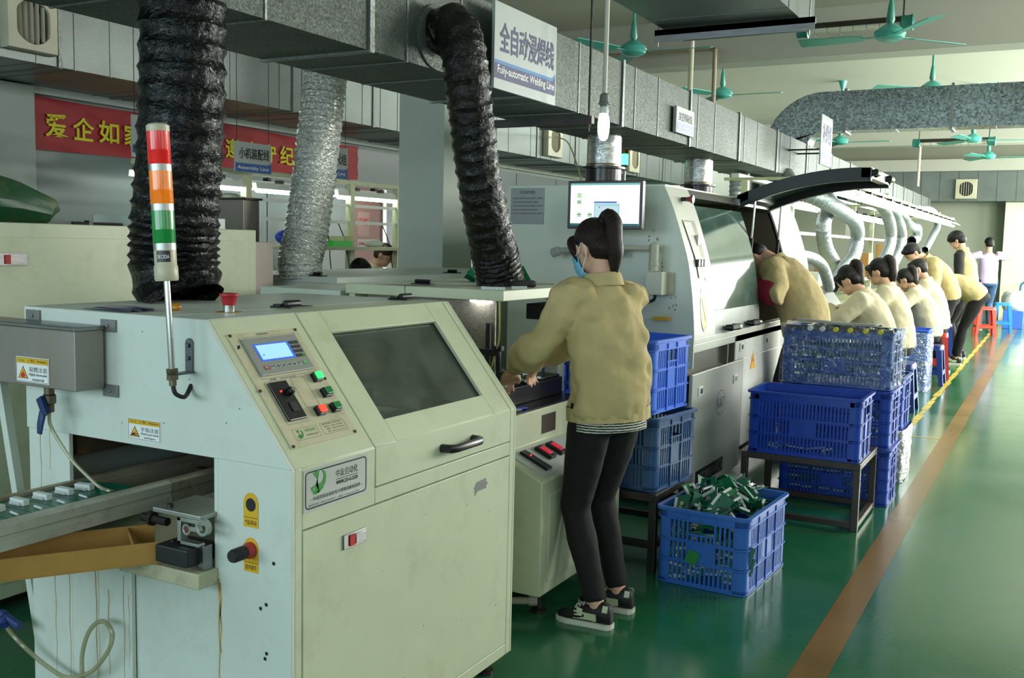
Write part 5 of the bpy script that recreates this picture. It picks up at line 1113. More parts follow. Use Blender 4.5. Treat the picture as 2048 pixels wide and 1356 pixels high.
# what lies in the crates
for i in range(95):
    fr_ = i / 95; lay = i // 32
    x, y = -1.24 + (rr() - .5) * .28, 4.31 + (rr() - .5) * .44
    hgt = .085 * max(0, 1 - ((x + 1.24) / .2) ** 2 - ((y - 4.31) / .3) ** 2)
    place_pcb((x, y, .24 + .035 * lay + hgt), ((rr() - .5) * 1.9, (rr() - .5) * 1.9, rr() * 6), 'scrap circuit board in the heap in the blue floor crate', 'scrap boards in the floor crate')
for i in range(46):
    e = i % 4; t_ = (i // 4) / 11 - .5
    x, y = (-1.24 + t_ * .28, 4.065 + .02 * rr()) if e < 2 else ((-1.125, 4.31 + t_ * .36) if e == 2 else (-1.24 + t_ * .3, 4.2 + rr() * .3))
    place_pcb((x, y, .05 + .18 * rr()), (1.4 + rr() * .2, (rr() - .5) * .5, rr() * .3 + (1.57 if e == 2 else 0)), 'scrap circuit board in the heap in the blue floor crate', 'scrap boards in the floor crate')
for i in range(5):
    place_pcb((-1.3 + i * .07, 5.46 + .05 * (i % 2), .373), (.1, .2, i), 'single circuit board left on the bottom of the empty crate on the table', 'boards left in the empty crate')
for k_ in range(3):
    for i in range(24 if k_ == 2 else 14):
        x = -1.33 + (i % 12) * .045; y = 5.955 if i < 12 else 6.2
        z = .03 + .335 * k_ + (.06 if i % 2 else .17)
        place_pcb((x, y, z), (1.45 + rr() * .2, 0, rr() * .4), 'circuit board standing in a row inside the stack of three crates', 'boards inside the stacked crates')
for i in range(20):
    place_pcb((-1.31 + (i % 10) * .053, 6.0 + .18 * (i // 10), .99 + .01 * rr()), (rr() * .5, rr() * .4, rr() * 6), 'circuit board lying loose on top of the stack of three', 'boards on top of the stack')
tt = thing('coil_board', 'black board with yellow and white coils on the front rim of the wrapped crate', 'circuit board', (-1.08, 5.93, 1.0))
obj('board', G().box(-1.38, -.78, 5.915, 5.955, .995, 1.018), chip, tt, 0)
for i, x in enumerate((-1.235, -1.165, -1.09, -1.01, -.925, -.845)): obj('coil', G().lathe([(.014, 0), (.016, .006), (.016, .022), (.012, .026)], (x, 5.915, 1.005), (V((1, 0, 0)), V((0, 0, 1)), V((0, -1, 0))), 14), conn if i < 2 else mat('coil_yellow', '#c9c22c', .4), tt)
g = G(); n = 16
for i in range(n + 1):
    x = -1.36 + .49 * i / n; b = .02 * math.sin(i * .5)
    for j in range(5): g.v.append((x, 5.95 + .06 * j, 1.026 + .028 * (1 - abs(j - 1.4) / 3) + b * .15 - .012 * i / n))
for i in range(n):
    for j in range(4): g.f.append([i * 5 + j, i * 5 + j + 1, i * 5 + j + 6, i * 5 + j + 5]); g.m.append(0)
sh_ = tag(obj('paper_sheet', g, mat('grey_sheet', '#9a9a95', .6), None, 60), 'bent grey sheet lying over the wrapped crate at the top of the stack', 'paper')
sm = sh_.modifiers.new('thick', 'SOLIDIFY'); sm.thickness = .002
for i in range(8):
    b = obj('black_part', G().box(-.04, .04, -.02, .02, 0, .03), chip, None, 0, .003, world=False); b.location = (-1.3 + i * .06, 6.75 + .04 * (i % 3), .65 + .01 * (i % 2)); b.rotation_euler = (.1, .2, i)
    tag(b, 'black part heaped in the upper crate behind the stack of three', 'part', 'black parts in the crate')
# steel stands
def stand(name, label, x0, x1, y0, y1, h, m, rail_z=.04, t=.035):
    s = thing(name, label, 'stand', ((x0 + x1) / 2, (y0 + y1) / 2, 0))
    g = G(); g.box(x0, x1, y0, y0 + t, h - t, h); g.box(x0, x1, y1 - t, y1, h - t, h); g.box(x0, x0 + t, y0 + t, y1 - t, h - t, h); g.box(x1 - t, x1, y0 + t, y1 - t, h - t, h); obj('top_frame', g, m, s, 0, .003)
    for x in (x0, x1 - t):
        for y in (y0, y1 - t): obj('leg', G().box(x, x + t, y, y + t, 0, h - t), m, s, 0, .003)
    obj('rail', G().box(x0 + t, x1 - t, y0 + .002, y0 + t - .002, rail_z - .03, rail_z), m, s, 0, .002); obj('rail', G().box(x0 + t, x1 - t, y1 - t + .002, y1 - .002, rail_z - .03, rail_z), m, s, 0, .002)
    for x in (x0, x1 - t): obj('rail', G().box(x + .002, x + t - .002, y0 + t, y1 - t, rail_z - .03, rail_z), m, s, 0, .002)
    return s
stand('steel_stand', 'dark steel stand carrying the two crates behind the woman in front', -2.08, -1.49, 4.105, 4.62, .36, dsteel, .14)
stand('steel_table', 'low steel tube table under the empty deep blue crate', -1.445, -.82, 5.3, 5.86, .36, mat('tube_brown', '#4b443c', .45, metal=.5, var=.2, vs=10), .045)

# ------------------------------------------------------------ stools and things at the far end
def stool(label, m, loc, rz, h=.5):
    t = thing('plastic_stool', label, 'stool', loc, rz, None); ORG[t.name] = V((0, 0, 0))
    a = rrect(-.14, .14, -.14, .14, .04)
    obj('seat', G().loft([[(p[0] * 1.04, p[1] * 1.04, h - .05) for p in a], [(p[0] * 1.02, p[1] * 1.02, h - .015) for p in a], [(p[0] * .94, p[1] * .94, h) for p in a]]), m, t, 40, world=False)
    for sx in (-1, 1):
        for sy in (-1, 1):
            g = G(); q = lambda f, k: [(sx * (.142 + .035 * f) - sx * d0, sy * (.142 + .035 * f) - sy * d1, h - .05 - (h - .05) * f) for d0, d1 in ((0, 0), (.065 - .02 * f, 0), (.065 - .02 * f, .012), (.012, .012), (.012, .065 - .02 * f), (0, .065 - .02 * f))]
            g.loft([q(0, 0), q(.5, 0), q(1, 0)]); obj('leg', g, m, t, 30, world=False)
    g = G(); f = .62; w = .142 + .035 * f; z = h - .05 - (h - .05) * f
    for s in (-1, 1): g.box(-w + .03, w - .03, s * w - .012 if s > 0 else -w, w if s > 0 else -w + .012, z - .03, z + .02); g.box(s * w - .012 if s > 0 else -w, w if s > 0 else -w + .012, -w + .03, w - .03, z - .03, z + .02)
    obj('stretcher', g, m, t, 0, world=False); return t
stool('red plastic stool under the masked man, beside the film wrapped crates', mat('stool_red', '#c8382c', .35), (-1.2, 12.62, 0), .1, .53)
stool('dark blue plastic stool behind the red one, beside the bending woman', mat('stool_navy', '#12357e', .35), (-1.36, 14.9, 0), .2)
stool('bright red plastic stool at the far end of the aisle', mat('stool_red2', '#e2452f', .35), (-1.05, 19.55, 0), .25, .52)
stool('sky blue plastic stool behind the bright red stool', mat('stool_sky', '#2f8fdc', .35), (-.82, 20.6, 0), .1, .56)
tb = thing('storage_tub', 'blue tub heaped with white bags at the far end of the aisle', 'tub', (-.66, 22, 0))
obj('tub', G().box(-.86, -.5, 21.8, 22.3, 0, .36), light_b, tb, 0, .01)
g = G(); g.loft([[(-.68 + .2 * s * math.cos(a) * (1 + .1 * math.sin(5 * a)), 22.05 + .26 * s * math.sin(a), z + .03 * math.sin(3 * a)) for a in [2 * PI * k / 20 for k in range(20)]] for s, z in ((.9, .34), (1.15, .45), (1.15, .58), (.95, .68), (.5, .72))]); obj('bag', g, mat('bag_white', '#e4e6e4', .6), tb, 60)
ht = thing('hand_truck', 'blue hand truck parked by the far wall at the right picture edge', 'trolley', (-.42, 23.2, 0))
g = G(); g.tube(bez([(-.62, 23.2, .25), (-.62, 23.2, .75), (-.59, 23.2, .86), (-.5, 23.2, .9), (-.2, 23.2, .9), (-.1, 23.2, .8), (-.1, 23.2, .25)]), .02, 10); g.tube([(-.62, 23.2, .62), (-.1, 23.2, .62)], .014, 8); obj('handle', g, mat('truck_blue', '#2f6f9a', .4), ht)
obj('deck', G().box(-.7, -.02, 22.5, 23.2, .2, .25), mat('truck_blue', '#2f6f9a', .4), ht, 0, .01)
for x in (-.62, -.1):
    for y in (22.6, 23.1): obj('wheel', G().lathe([(.1, -.02), (.1, .02)], (x, y, .1), 'x', 20), rubber, ht)

# ------------------------------------------------------------ assembly line on the right
bench_c = mat('bench_cream', '#c6c9a2', .45, var=.05, vs=5)
ab = thing('assembly_bench', 'long cream assembly bench with a shelf rack behind the seated workers', 'bench', (-2.2, 14, 0))
obj('table_top', G().box(-2.65, -1.66, 8.25, 19.8, .80, .84), bench_c, ab, 0, .004)
for i in range(6):
    y = 8.4 + i * 2.2
    for x in (-2.6, -1.8): obj('leg', G().box(x, x + .04, y, y + .04, 0, .8), bench_c, ab, 0)
for y in (9.3, 11.17, 13.26, 15.0, 16.65, 18.3, 19.7): obj('post', G().box(-2.64, -2.58, y - .03, y + .03, .84, 2.16), bench_c, ab, 0)
for z, a in ((1.63, .05), (1.05, .25), (2.1, .05)): obj('shelf_rail', G().box(-2.63, -2.61 + a, 8.9, 19.75, z, z + .035), whitep if z > 1.1 else bench_c, ab, 0)
def tube_lamp(name, label, x, y0, y1, z, em, group, w=.1, r=.017, hood=True, cats='lamp'):
    t = thing(name, label, cats, (x, (y0 + y1) / 2, z), 0, group)
    if hood: obj('reflector', G().prism([(x - w, z + .005), (x - .03, z + .05), (x + .03, z + .05), (x + w, z + .005), (x + .03, z + .054), (x - .03, z + .054)][:4] + [(x + w - .003, z), (x + .028, z + .045), (x - .028, z + .045), (x - w + .003, z)], 'y', y0, y1), mat('reflector_white', '#d9ddd8', .5), t, 0)
    obj('tube', G().lathe([(r * .7, y0 + .03), (r, y0 + .05), (r, y1 - .05), (r * .7, y1 - .03)], (x, 0, z - .016), (V((1, 0, 0)), V((0, 0, 1)), V((0, 1, 0))), 10), em, t)
    for y in (y0 + .3, y1 - .3): obj('clip', G().box(x - .03, x + .03, y - .02, y + .02, z + .046, z + .08), dsteel, t, 0)
    return t
tube_w = emis('tube_light', '#f2fff4', 14)
for i in range(8):
    y0 = 8.3 + i * 1.33
    tube_lamp('bench_lamp', ('fluorescent lamp over the assembly bench, ' + ['nearest, beneath the lifted lid', 'second from the lid', 'third from the lid', 'fourth from the lid', 'fourth from the far end', 'third from the far end', 'next to the last', 'farthest, by the grey far wall'][i]), -1.6, y0, y0 + 1.28, 1.94, tube_w, 'lamps over the assembly bench')
lr = thing('lamp_rail', 'pale rail carrying the lamps over the assembly bench', 'rail', (-1.62, 13.5, 2.02))
obj('rail', G().box(-1.64, -1.6, 8.3, 19.0, 2.022, 2.05), bench_c, lr, 0)
for y in (8.6, 11.2, 13.9, 16.5, 18.8): obj('support', G().box(-2.6, -1.6, y - .015, y + .015, 2.05, 2.075), bench_c, lr, 0)
for i in range(7):
    y0 = 9.4 + i * 1.4
    tube_lamp('rack_lamp', 'fluorescent lamp on the rack above the bench, ' + ['nearest the wave machine', 'second from the wave machine', 'third from the wave machine', 'the middle one', 'third from the far end', 'second from the far end', 'at the far end'][i], -2.5, y0, y0 + 1.25, 1.93, tube_w, 'lamps on the rack', .05, .015)
pale = mat('shelf_goods', '#b9bfae', .6, var=.2, vs=4)
for i, (y, z, w, h, m_) in enumerate(((10.3, 1.085, .3, .1, mat('box_yellow', '#d8b41a', .4)), (11.9, 1.085, .22, .12, whitep), (12.6, 1.085, .25, .22, mat('box_tan', '#a87b45', .6)), (13.9, 1.085, .3, .2, pale), (15.4, 1.085, .4, .35, mat('box_tan', '#a87b45', .6)), (17.4, 1.085, .5, .5, mat('box_tan', '#a87b45', .6)), (14.5, 1.665, .3, .2, pale))):
    tag(obj('storage_box', G().box(-2.6, -2.4, y - w / 2, y + w / 2, z, z + h), m_, None, 0, .006), ('yellow', 'small white', 'small tan', 'pale grey', 'brown', 'tall brown', 'pale upper shelf')[i] + ' box on the rack of the assembly bench', 'box')
hm = greyfoil
for i, P in enumerate(([(-2.3, 9.6, 2.16), (-2.15, 9.4, 2.02), (-1.95, 9.6, 1.92), (-1.9, 10.17, 1.86), (-1.88, 10.9, 1.76), (-1.9, 11.22, 1.6), (-1.9, 11.0, 1.38), (-1.9, 10.4, 1.25), (-1.93, 10.1, 1.1)],
                       [(-2.32, 10.7, 2.16), (-2.1, 10.62, 2.0), (-2.05, 10.35, 1.86), (-2.05, 10.15, 1.7), (-2.05, 10.3, 1.5), (-2.05, 10.75, 1.34), (-2.05, 11.1, 1.2), (-2.05, 11.3, 1.05)],
                       [(-2.32, 13.0, 2.16), (-1.98, 13.0, 2.05), (-1.9, 13.3, 1.9), (-1.9, 13.67, 1.68), (-1.9, 13.5, 1.48), (-1.9, 13.09, 1.32), (-1.92, 12.9, 1.1)],
                       [(-2.32, 13.9, 2.16), (-1.98, 13.85, 2.05), (-1.9, 14.2, 1.88), (-1.9, 14.65, 1.69), (-1.9, 14.5, 1.48), (-1.9, 13.96, 1.29), (-1.92, 13.8, 1.1)],
                       [(-2.32, 15.2, 2.16), (-2.0, 15.1, 2.0), (-1.9, 15.5, 1.84), (-1.88, 16.1, 1.82), (-1.9, 16.3, 1.68), (-1.92, 15.9, 1.62)],
                       [(-2.3, 18.0, 2.2), (-1.98, 18.3, 2.2), (-1.9, 18.9, 2.1), (-1.9, 19.2, 1.93), (-1.9, 18.6, 1.76), (-1.9, 17.55, 1.5)])):
    flex('flexible_hose', ('grey flexible hose over the bench, ' + ['the near loop in front', 'the loop behind the near one', 'third, bowed toward the aisle', 'fourth, beside the third', 'short one curled at mid bench', 'straight slanting one at the far end'][i]), P, .075 if i < 5 else .06, .05, .006, hm, 18, .004, 20 + i, 6, sharp=30)
for i, y in enumerate((11.0, 12.3, 13.4)):
    flex('flexible_hose', 'straight upright grey hose behind the rack, ' + ('left', 'middle', 'right')[i] + ' of the three', [(-3.2, y, .005), (-3.2, y, 1.2), (-3.2, y, 2.3)], .07, .055, .008, hm, 16, .003, 40 + i, 5, sharp=30)
flex('flexible_hose', 'grey flexible hose arching to the grey fume shield by the first seated worker', [(-2.2, 8.3, 1.36), (-2.0, 8.5, 1.41), (-1.9, 8.85, 1.4), (-1.88, 9.3, 1.33), (-1.87, 9.55, 1.2), (-1.87, 9.68, 1.1)], .055, .045, .005, hm, 16, .003, 50, 6, sharp=30)
fs2 = G(); fs2.loft([[(x, 9.15 + .1 * k_, z) for x, z in ((-2.1, .845), (-1.76, .845), (-1.76, .86), (-1.8, .95), (-1.88, 1.06), (-2.0, 1.08), (-2.1, 1.02))] for k_ in range(9)])
tag(obj('fume_shield', fs2, mat('shield_grey', '#7d807d', .35, metal=.3), None, 30), 'grey curved fume shield on the bench before the first seated worker', 'shield')
tag(obj('cotton_gloves', G().ball((-1.78, 8.5, .885), .07, .16, .05, 14, 10), mat('glove_cream', '#cfc79c', .95, var=.3, vs=40, bump=1, bs=60), None, 60), 'heap of cream cotton gloves on the bench edge by the leaning worker', 'gloves')

# ------------------------------------------------------------ assembly area on the left, behind the machines
lb_ = thing('assembly_rack', 'cream lit rack with shelves by the left wall, behind the silver hose', 'rack', (-5.6, 7, 0))
for y in (4.9, 5.87, 6.5, 7.18, 7.9): obj('post', G().box(-5.63, -5.57, y - .03, y + .03, 0, 1.98), bench_c, lb_, 0)
obj('top_rail', G().box(-5.64, -5.56, 4.8, 8.0, 1.95, 1.985), bench_c, lb_, 0)
for z in (1.75, 1.6): obj('shelf_rail', G().box(-5.6, -5.4 if z > 9 else -5.585, 4.8, 7.95, z, z + .028), whitep, lb_, 0)
obj('shelf', G().box(-5.64, -5.35, 4.8, 8.0, 1.37, 1.4), bench_c, lb_, 0)
obj('work_top', G().box(-5.62, -5.25, 4.8, 8.0, .72, .75), bench_c, lb_, 0)
for i in range(3):
    tube_lamp('rack_lamp', 'fluorescent lamp of the left rack, ' + ('left of the silver hose', 'just right of the silver hose', 'by the grey pillar')[i], -5.62, 4.95 + i * 1.02, 5.92 + i * 1.02, 1.85, tube_w, 'lamps of the left rack', .04, .016)
for i in range(3):
    tube_lamp('tube_lamp', 'fluorescent lamp behind the left rack, ' + ('left one', 'middle one', 'right one')[i], -6.1, 5.2 + i * 1.15, 6.2 + i * 1.15, 1.9, tube_w, 'lamps behind the left rack', .04, .016)
tag(obj('green_bin', G().box(-5.6, -5.42, 6.72, 6.98, 1.4, 1.45), emis('bin_green_glow', '#3fd64a', .25)), 'bright green tray on the left rack shelf by the silver hose', 'tray')  # tray glows by itself, its brightness is put in as emission
tag(obj('cardboard_box', G().box(-5.62, -5.45, 6.9, 7.05, 1.4, 1.49), mat('box_cream', '#c8c39a', .6), None, 0), 'small cream box on the left rack shelf', 'box')
tag(obj('white_bag', G().ball((-5.5, 7.4, 1.43), .05, .13, .04, 12, 8), whitep, None, 60), 'white bag on the left rack shelf above the dark haired worker', 'bag')
bb = thing('blue_bag', 'blue and white bag on a brown box left of the silver hose', 'bag', (-5.5, 6.25, 1.4))
obj('bag', G().ball((-5.5, 6.2, 1.47), .05, .1, .06, 12, 8), mat('bag_navy', '#1f3fa8', .4), bb, 60); obj('bag_top', G().ball((-5.5, 6.33, 1.5), .05, .08, .06, 12, 8), whitep, bb, 60)
pd = thing('pink_door', 'dull pink door with red lettered notices behind the left rack', 'door', (-6.38, 8.5, 0))
obj('leaf', G().box(-6.41, -6.38, 8.22, 8.72, 0, 2.0), mat('door_pink', '#8f5f5a', .5), pd, 0); obj('jamb', G().box(-6.41, -6.36, 8.72, 8.78, 0, 2.0), mat('jamb_silver', '#c9cdc9', .25, metal=.6), pd, 0)
no = obj('notice', G().box(-6.38, -6.378, 8.3, 8.5, 1.5, 1.75), mat('notice_pink', '#b08a86', .6), pd, 0); text('lettering', '严禁', (-6.377, 8.31, 1.6), EY, UZ, redP, no, .09, .18, bold=.03)
no = obj('notice', G().box(-6.38, -6.378, 8.3, 8.5, 1.36, 1.47), mat('notice_pale', '#b9aaa8', .6), pd, 0); text('lettering', '注意安全', (-6.377, 8.32, 1.4), EY, UZ, redP, no, .04, .16, bold=.03)
for i, (y, z0, dy) in enumerate(((6.95, 1.6, .1), (6.75, 1.6, .05), (7.6, 1.6, .1))):
    tag(obj('cable', G().tube(bez([(-5.55, y, z0), (-5.5, y + dy * .3, 1.45), (-5.52, y + dy, 1.3), (-5.5, y + dy * 1.3, 1.05), (-5.5, y + dy * 1.6, .8)]), .005, 6), rubber), 'thin dark cable hanging from the left rack, ' + ('middle', 'left', 'right')[i] + ' one', 'cable')
tag(obj('power_cable', G().tube(bez([(-5.4, 10.9, 2.75), (-4.9, 10.2, 2.6), (-4.2, 9.0, 2.2), (-3.7, 8.0, 1.95), (-3.4, 7.2, 1.83), (-3.0, 6.3, 1.81), (-2.75, 5.5, 1.815)]), .008, 6), mat('wire_yellow', '#b6b06a', .4)), 'yellow cable drooping from the extractor fan to the wave machine top', 'cable')
wc = thing('pale_cabinet', 'pale blue cabinet half hidden behind the bent black hose, right of the pillar', 'cabinet', (-4.1, 7.4, 0))
obj('body', G().box(-4.6, -4.12 + .3, 7.9, 8.4, 0, 1.36), mat('cab_lilac', '#b9b8bf', .5), wc, 0, .004); obj('top_box', G().box(-4.5, -3.9, 7.95, 8.35, 1.36, 1.62), mat('cab_blue', '#9db0b8', .4), wc, 0, .004)

# ------------------------------------------------------------ ceiling fans, tube lights, pipes
fan_m = mat('fan_teal', '#4aa79a', .35)
fan_d = mat('fan_rod', '#3c8f7c', .4)
def ceil_fan(loc, phis, label, s=1.0, top=None):
    x, y, z = loc; t = thing('ceiling_fan', label, 'fan', loc, 0, 'teal ceiling fans')
    obj('rod', G().tube([(x, y, z + .1), (x, y, top or ZC)], .014, 10).lathe([(.02, z + .1), (.035, z + .13), (.02, z + .26), (.014, z + .28)], (x, y, 0), n=16), fan_d, t)
    obj('motor', G().lathe([(.03, z + .1), (.06, z + .085), (.12 * s, z + .04), (.125 * s, z + .02), (.11 * s, z - .015), (.07 * s, z - .035), (.02, z - .04)], (x, y, 0), n=28), fan_m, t)
    obj('canopy', G().lathe([(.02, (top or ZC) - .14), (.06, (top or ZC) - .02), (.06, (top or ZC))], (x, y, 0), n=20), fan_m, t)
    for a in phis:
        a *= D2R; d = V((math.cos(a), math.sin(a), 0)); w = V((-math.sin(a), math.cos(a), 0)); tilt = V((0, 0, .2)); b = G(); c = V(loc)
        wv = (w + tilt).normalized()
        b.obox(c + d * .16, d * .06, w * .02, V((0, 0, .003)))
        rings = [[c + d * r + wv * (k * hw) + V((0, 0, e)) for k, e in ((-1, .003), (1, .003), (1, -.003), (-1, -.003))] for r, hw in ((.2, .05), (.25, .06), (.5, .068), (.7, .075), (.72, .07))]
        b.loft(rings); obj('blade', b, fan_m, t, 20)
ceil_fan((-3.5, 8.6, 3.22), (5, 125, 245), 'teal ceiling fan between the hanging lamp rod and the pale ceiling duct')
ceil_fan((-1.3, 8.64, 3.19), (-55, 48, 178), 'large teal ceiling fan at the upper right, before a tube light')
ceil_fan((-3.68, 11.93, 3.3), (0, 130, 245), 'teal ceiling fan above the main duct, left of the branch duct', top=ZC)
ceil_fan((-1.46, 13.15, 3.43), (-20, 100, 215), 'teal ceiling fan just above the dark branch duct')
ceil_fan((-1.23, 16.7, 3.17), (15, 135, 255), 'teal ceiling fan seen below the branch duct at right')
ceil_fan((-2.99, 15.7, 3.09), (0, 120, 240), 'teal ceiling fan half hidden behind the repair line sign')
ceil_fan((-1.2, 20.0, 3.2), (5, 125, 245), 'farthest teal ceiling fan, behind the far tube light')
def tube_fix(x0, x1, y, z, label, r=.06):
    t = thing('tube_light', label, 'lamp', ((x0 + x1) / 2, y, z), 0, 'guarded tube lights')
    obj('tube', G().tube([(x0, y, z), (x1, y, z)], r * .72, 16), mat('tube_off', '#c9cbb9', .25, spec=.7), t)
    for x in (x0, x1): obj('end_cap', G().lathe([(r * .9, -.06), (r * 1.2, -.05), (r * 1.1, 0), (r * 1.25, .05), (r * .9, .06)], (x, y, z), 'x', 18), mat('cap_teal', '#1f6f62', .4), t)
    obj('reflector', G().loft([[(x, y + r * math.cos(a), z + r * math.sin(a)) for a in [PI * k / 10 for k in range(11)]] + [(x, y + (r + .004) * math.cos(a), z + (r + .004) * math.sin(a)) for a in [PI * k / 10 for k in range(10, -1, -1)]] for x in (x0, x1)]), dsteel, t, 20)
    n = int((x1 - x0) / .11)
    for i in range(1, n): obj('guard_wire', G().tube([(x0 + (x1 - x0) * i / n, y + r * math.cos(a), z + r * math.sin(a)) for a in [PI + PI * k / 8 for k in range(9)]], .003, 5), dsteel, t)
    for x in (x0 + .04, x1 - .04): obj('rod', G().tube([(x, y, z + r), (x, y, ZC)], .008, 8), dsteel, t)
tube_fix(-2.35, -1.38, 10.2, 3.62, 'guarded tube light with teal ends behind the large teal fan')
tube_fix(-2.16, -1.03, 17.8, 3.26, 'guarded tube light with teal ends in the distance below the branch duct')
pipe_c = mat('pipe_cream', '#c1bda2', .5); pipe_b = mat('pipe_brown', '#8a7f68', .5)
tag(obj('ceiling_pipe', G().tube([(-3.05, 8.9, 2.0), (-3.05, 8.9, ZC)], .024, 12), pipe_c), 'thick cream vertical pipe behind the main duct, right of the first fan', 'pipe')
tag(obj('ceiling_pipe', G().tube(bez([(-5.0, 10.7, 3.62), (-3.6, 10.7, 3.62), (-3.42, 10.7, 3.6), (-3.4, 10.7, 3.5), (-3.4, 10.7, 2.4)], 6), .024, 10), pipe_b), 'brownish pipe running along the beam and bending down behind the main duct', 'pipe')
tag(obj('ceiling_pipe', G().tube([(-2.1, 17.8, 2.55), (-2.1, 17.8, 3.2)], .022, 10), pipe_c), 'short pale pink pipe under the far tube light', 'pipe')
# ------------------------------------------------------------ people
skin = mat('skin', '#b98a6c', .55, var=.05, vs=12); skinp = mat('skin_pale', '#d3a78b', .55, var=.04, vs=12)
hairm = mat('hair_black', '#0b0908', .5, var=.4, vs=60, stretch=(6, 6, 1), bump=.6, bs=50, spec=.25); hairb = mat('hair_brown', '#21120c', .48, var=.6, vs=50, stretch=(6, 6, .6), bump=.7, bs=50, spec=.3)
trous = mat('trousers_black', '#0b0b0d', .85, var=.2, vs=8, bump=.3, bs=25); jeans = mat('jeans_blue', '#3f5f86', .85, var=.3, vs=5, bump=.3, bs=25)
khaki = cloth; khakip = mat('khaki_lit', '#cdc3a4', .9, var=.08, vs=6, bump=.3, bs=25)  # second khaki is a paler copy: light from the right put into its colour
shoeb = mat('shoe_black', '#101012', .6); shoew = mat('shoe_white', '#cfd2c2', .6)
_tex = None
def cloudtex(k=0):
    global _tex
    if _tex is None:
        a = bpy.data.textures.new('cloth_folds', 'CLOUDS'); a.noise_scale = .12; a.noise_depth = 2
        b = bpy.data.textures.new('cloth_creases', 'MARBLE'); b.noise_scale = .2; b.turbulence = 9; b.noise_depth = 2; b.marble_type = 'SOFT'; b.noise_basis_2 = 'SIN'
        _tex = (a, b)
    return _tex[k]
def soften(o, vox, it=4, disp=0, fine=False):
    m = o.modifiers.new('remesh', 'REMESH'); m.mode = 'VOXEL'; m.voxel_size = vox; m.use_smooth_shade = True
    s = o.modifiers.new('smooth', 'SMOOTH'); s.factor = .5; s.iterations = it
    if disp:
        d = o.modifiers.new('folds', 'DISPLACE'); d.texture = cloudtex(); d.strength = disp; d.mid_level = .5; d.texture_coords = 'LOCAL'
        if fine:
            d = o.modifiers.new('creases', 'DISPLACE'); d.texture = cloudtex(1); d.strength = .026; d.mid_level = .5; d.texture_coords = 'LOCAL'
def ik(a, b, l1, l2, hint):
    a, b = V(a), V(b); d = b - a; L = d.length; mx = (l1 + l2) * .995
    if L > mx: b = a + d * (mx / L); d = b - a; L = mx
    x = (l1 * l1 - l2 * l2 + L * L) / (2 * L); h = math.sqrt(max(0, l1 * l1 - x * x)); dn = d / L; hv = V(hint); hv = (hv - dn * hv.dot(dn)).normalized()
    return a + dn * x + hv * h, b
